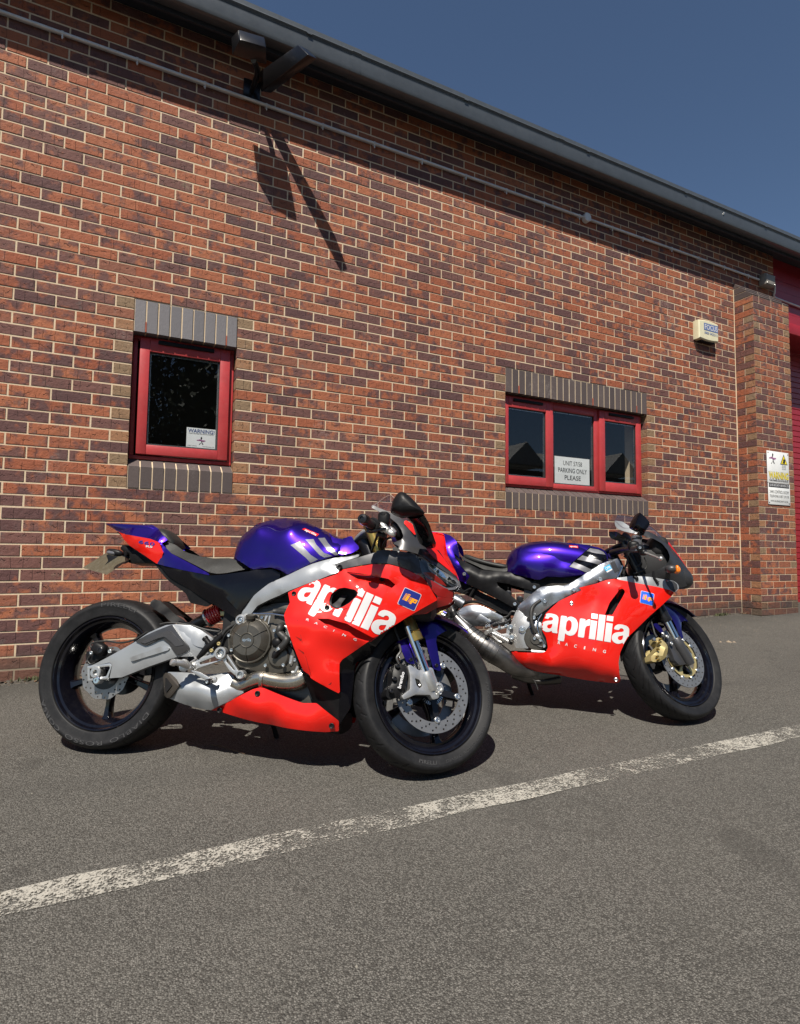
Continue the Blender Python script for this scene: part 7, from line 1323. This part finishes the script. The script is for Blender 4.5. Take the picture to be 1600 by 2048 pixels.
for q in ([(1.1211,.1200,.8069),(1.1407,.1200,.7859),(1.1267,.1200,.7499),(1.1194,.1200,.7141)], [(1.1970,.1000,.8187),(1.2096,.1000,.7903),(1.2025,.1000,.7687),(1.1823,.1000,.7539)], [(1.2175,.1400,.7996),(1.2297,.1400,.7647),(1.2160,.1400,.7362),(1.1633,.1400,.7135)]): tube('control_cable', q, .005, 'rubberh', None, 6)
tube('brake_line', [(1.0881,.1300,.6908),(1.1019,.1300,.7196),(1.1123,.1300,.7483),(1.1058,.1300,.7552)], .004, 'chrome', None, 6)
box('yoke_shroud', (1.0, -.07, .62), (1.12, .07, .80), 'hole', None, .02)
# front end
fwh, ce = wheel('front_wheel', 1.365, .297, .12, .092, True, True, -100., groove=2)
for s_, rows in ((.066, ((.935, 28, 0), (.80, 28, .5))), (-.062, ())):
    disc('brake_disc', ce, .149, .110, s_, fwh, True, rows=rows)
    if s_ > 0:
        disc('gold_carrier', ce, .100, .086, s_-.001, fwh, True, 'goldp', rows=(), n=60)
        for k in range(6):
            a = R_(60*k+12); t = [Vector((ce[0]+math.cos(a+b)*q, 0, ce[2]+math.sin(a+b)*q)) for q, b in ((.030, -.35), (.060, -.10), (.090, -.16), (.090, .16), (.060, .10), (.030, .35))]; plate('carrier_arm', t, 'goldp', .005, fwh, (), 0, False, True, .003, s_-.0012)
        for k in range(10):
            a = R_(36*k+5); c = ce+Vector((math.cos(a)*.105, s_+.001, math.sin(a)*.105)); lathe('disc_button', c, (0, 1, 0), [(-.006, .0095), (.001, .0095), (.003, .007), (.003, .0)], 'bolt', fwh, 14, True)
for s_ in (1, -1):
    q = lambda P: [(p[0], p[1]*s_, p[2]) for p in P]
    lo = Vector(q([(1.3070,.1000,.3665)])[0]); up = Vector(q([(1.2659,.1000,.4605)])[0]); ax_ = up-lo
    lathe('fork_stanchion', lo, ax_, [(-.03, .0205), (.2, .0205)], 'chrome', None, 22, True); lathe('fork_outer_tube', up, ax_, [(-.006, .027), (.0, .029), (.012, .029), (.014, .0265), (.34, .0265)], 'satin', None, 24, True)
    bt = Vector(q([(1.3601,.1000,.2761)])[0]); fo = lathe('fork_slider', lo, bt-lo, [(-.012, .0235), (-.008, .0265), (.03, .028), (.11, .026), (.13, .022)], 'grey', None, 22, True)
    plate('fork_bracket', q([(p[0], .098, p[2]) for p in [(1.2514,.0980,.3878),(1.2870,.0980,.3749),(1.2999,.0980,.3149),(1.3446,.0980,.2996),(1.3862,.0980,.2730),(1.3720,.0980,.2585),(1.2983,.0980,.2398),(1.2704,.0980,.2607),(1.2594,.0980,.3090),(1.2352,.0980,.3633)]]), 'grey', .03*s_, fo, (), .004, False, True, .008)
    lathe('axle_nut', ce+Vector((.0, .095*s_, 0)), (0, s_, 0), [(0, .019), (.012, .019), (.016, .015), (.022, .013), (.024, .007), (.018, .005)], 'bolt', fo, 20, True)
    if s_ > 0:
        for p in [(1.2342,.1120,.3705),(1.2538,.1120,.3390)]: bolt(p, .0095, fo, True)
        ca = panel('front_caliper', [(1.1715,.1000,.3566),(1.1953,.1000,.3657),(1.1984,.1080,.3551),(1.2191,.1150,.3348),(1.2266,.1150,.3180),(1.2164,.1120,.2853),(1.2089,.1080,.2675),(1.1689,.1040,.2419),(1.1341,.1000,.2346),(1.1180,.0960,.2367),(1.1217,.0960,.2615),(1.1403,.1040,.2763),(1.1587,.1080,.2920),(1.1816,.1100,.3162),(1.1687,.1040,.3336)], [(1.1921,.1220,.3148),(1.1707,.1180,.2704)], 'goldp', th=.045, mirror=False, st=True, rad=.006, edge=.004)
        panel('rear_caliper_half', [(1.1436,.0300,.2762),(1.1718,.0300,.3053),(1.1936,.0350,.3182),(1.2020,.0400,.3146),(1.1774,.0450,.2739),(1.1440,.0350,.2496)], [], 'goldp', ca, th=.03, mirror=False, st=True, rad=.006)
        for p in [(1.1818,.1180,.3500),(1.1711,.1180,.3304),(1.1510,.1180,.2938),(1.1385,.1180,.2571),(1.1411,.1180,.2419)]: lathe('caliper_bolt', p, (0, 1, 0), [(-.01, .0055), (.003, .0055), (.004, .003)], 'gold', ca, 12, True)
        tube('caliper_hose', [(1.1849,.0900,.3686),(1.1772,.0900,.3856),(1.1748,.0900,.4147),(1.1692,.0900,.4509)], [.007, .0045, .004, .004], 'rubberh', ca, 8, 5, True)
        lathe('banjo', [(1.1549,.1000,.3469)][0], (0, 1, 0), [(-.006, .010), (.004, .010), (.006, .005)], 'bolt', ca, 14, True)
fd = panel('front_mudguard', [(1.2942,.0700,.5515),(1.3160,.0700,.5573),(1.3737,.0600,.5609),(1.4559,.0500,.5544),(1.5463,.0300,.5498),(1.5851,.0200,.5329),(1.5810,.0250,.5207),(1.5497,.0350,.5087),(1.5011,.0500,.5103),(1.4460,.0600,.5041),(1.4052,.0750,.4832),(1.3823,.0850,.4421),(1.3805,.0880,.4032),(1.3787,.0880,.3879),(1.3644,.0880,.3820),(1.3515,.0880,.4250),(1.3366,.0860,.4725),(1.3239,.0820,.5023),(1.2969,.0800,.5254)], [(1.3713,.0840,.4982)], 'blue', th=.003, st=True, rad=.008)
panel('mudguard_leaf', [(1.1910,.0800,.4387),(1.2166,.0850,.4453),(1.2343,.0900,.4206),(1.2422,.0920,.4027),(1.2316,.0920,.3900),(1.2183,.0900,.3958),(1.1997,.0850,.4164)], [], 'blue', fd, th=.003, st=True)
arc = []
for k in range(14):
    a = R_(52+72*k/13); arc.append([Vector((1.365+(.315+.012*(1-(i/6)**2))*math.cos(a), .074*i/6, .297+(.315+.012*(1-(i/6)**2)-.03*(i/6)**4)*math.sin(a))) for i in range(-6, 7)])
bo('mudguard_crown', [v for r in arc for v in r], [(j*13+i, j*13+i+1, (j+1)*13+i+1, (j+1)*13+i) for j in range(13) for i in range(12)], 'blue', fd, 60, True)
for p in [(1.3564,.1000,.3747),(1.2224,.1000,.3871)]: bolt(p, .0085, fd, True)
box('lower_yoke', (1.17, -.12, .60), (1.25, .12, .635), 'satin', None, .008, True)
tube('side_stand', [(.60, -.12, .26), (.63, -.20, .12), (.66, -.25, .03)], .011, 'satin', None, 8)
tube('bottom_strap', [(.6727,.1000,.1523),(.6857,.1000,.1280),(.6945,.1000,.1035)], .003, 'rubberh', None, 5)
# ------------------------------------------------------------------ lit by nothing else; last small things
twig([(.355, -1.50, .003), (.40, -1.56, .008), (.47, -1.66, .003)], 'thin dark twig on the asphalt just in front of the nearer motorcycle shadow')
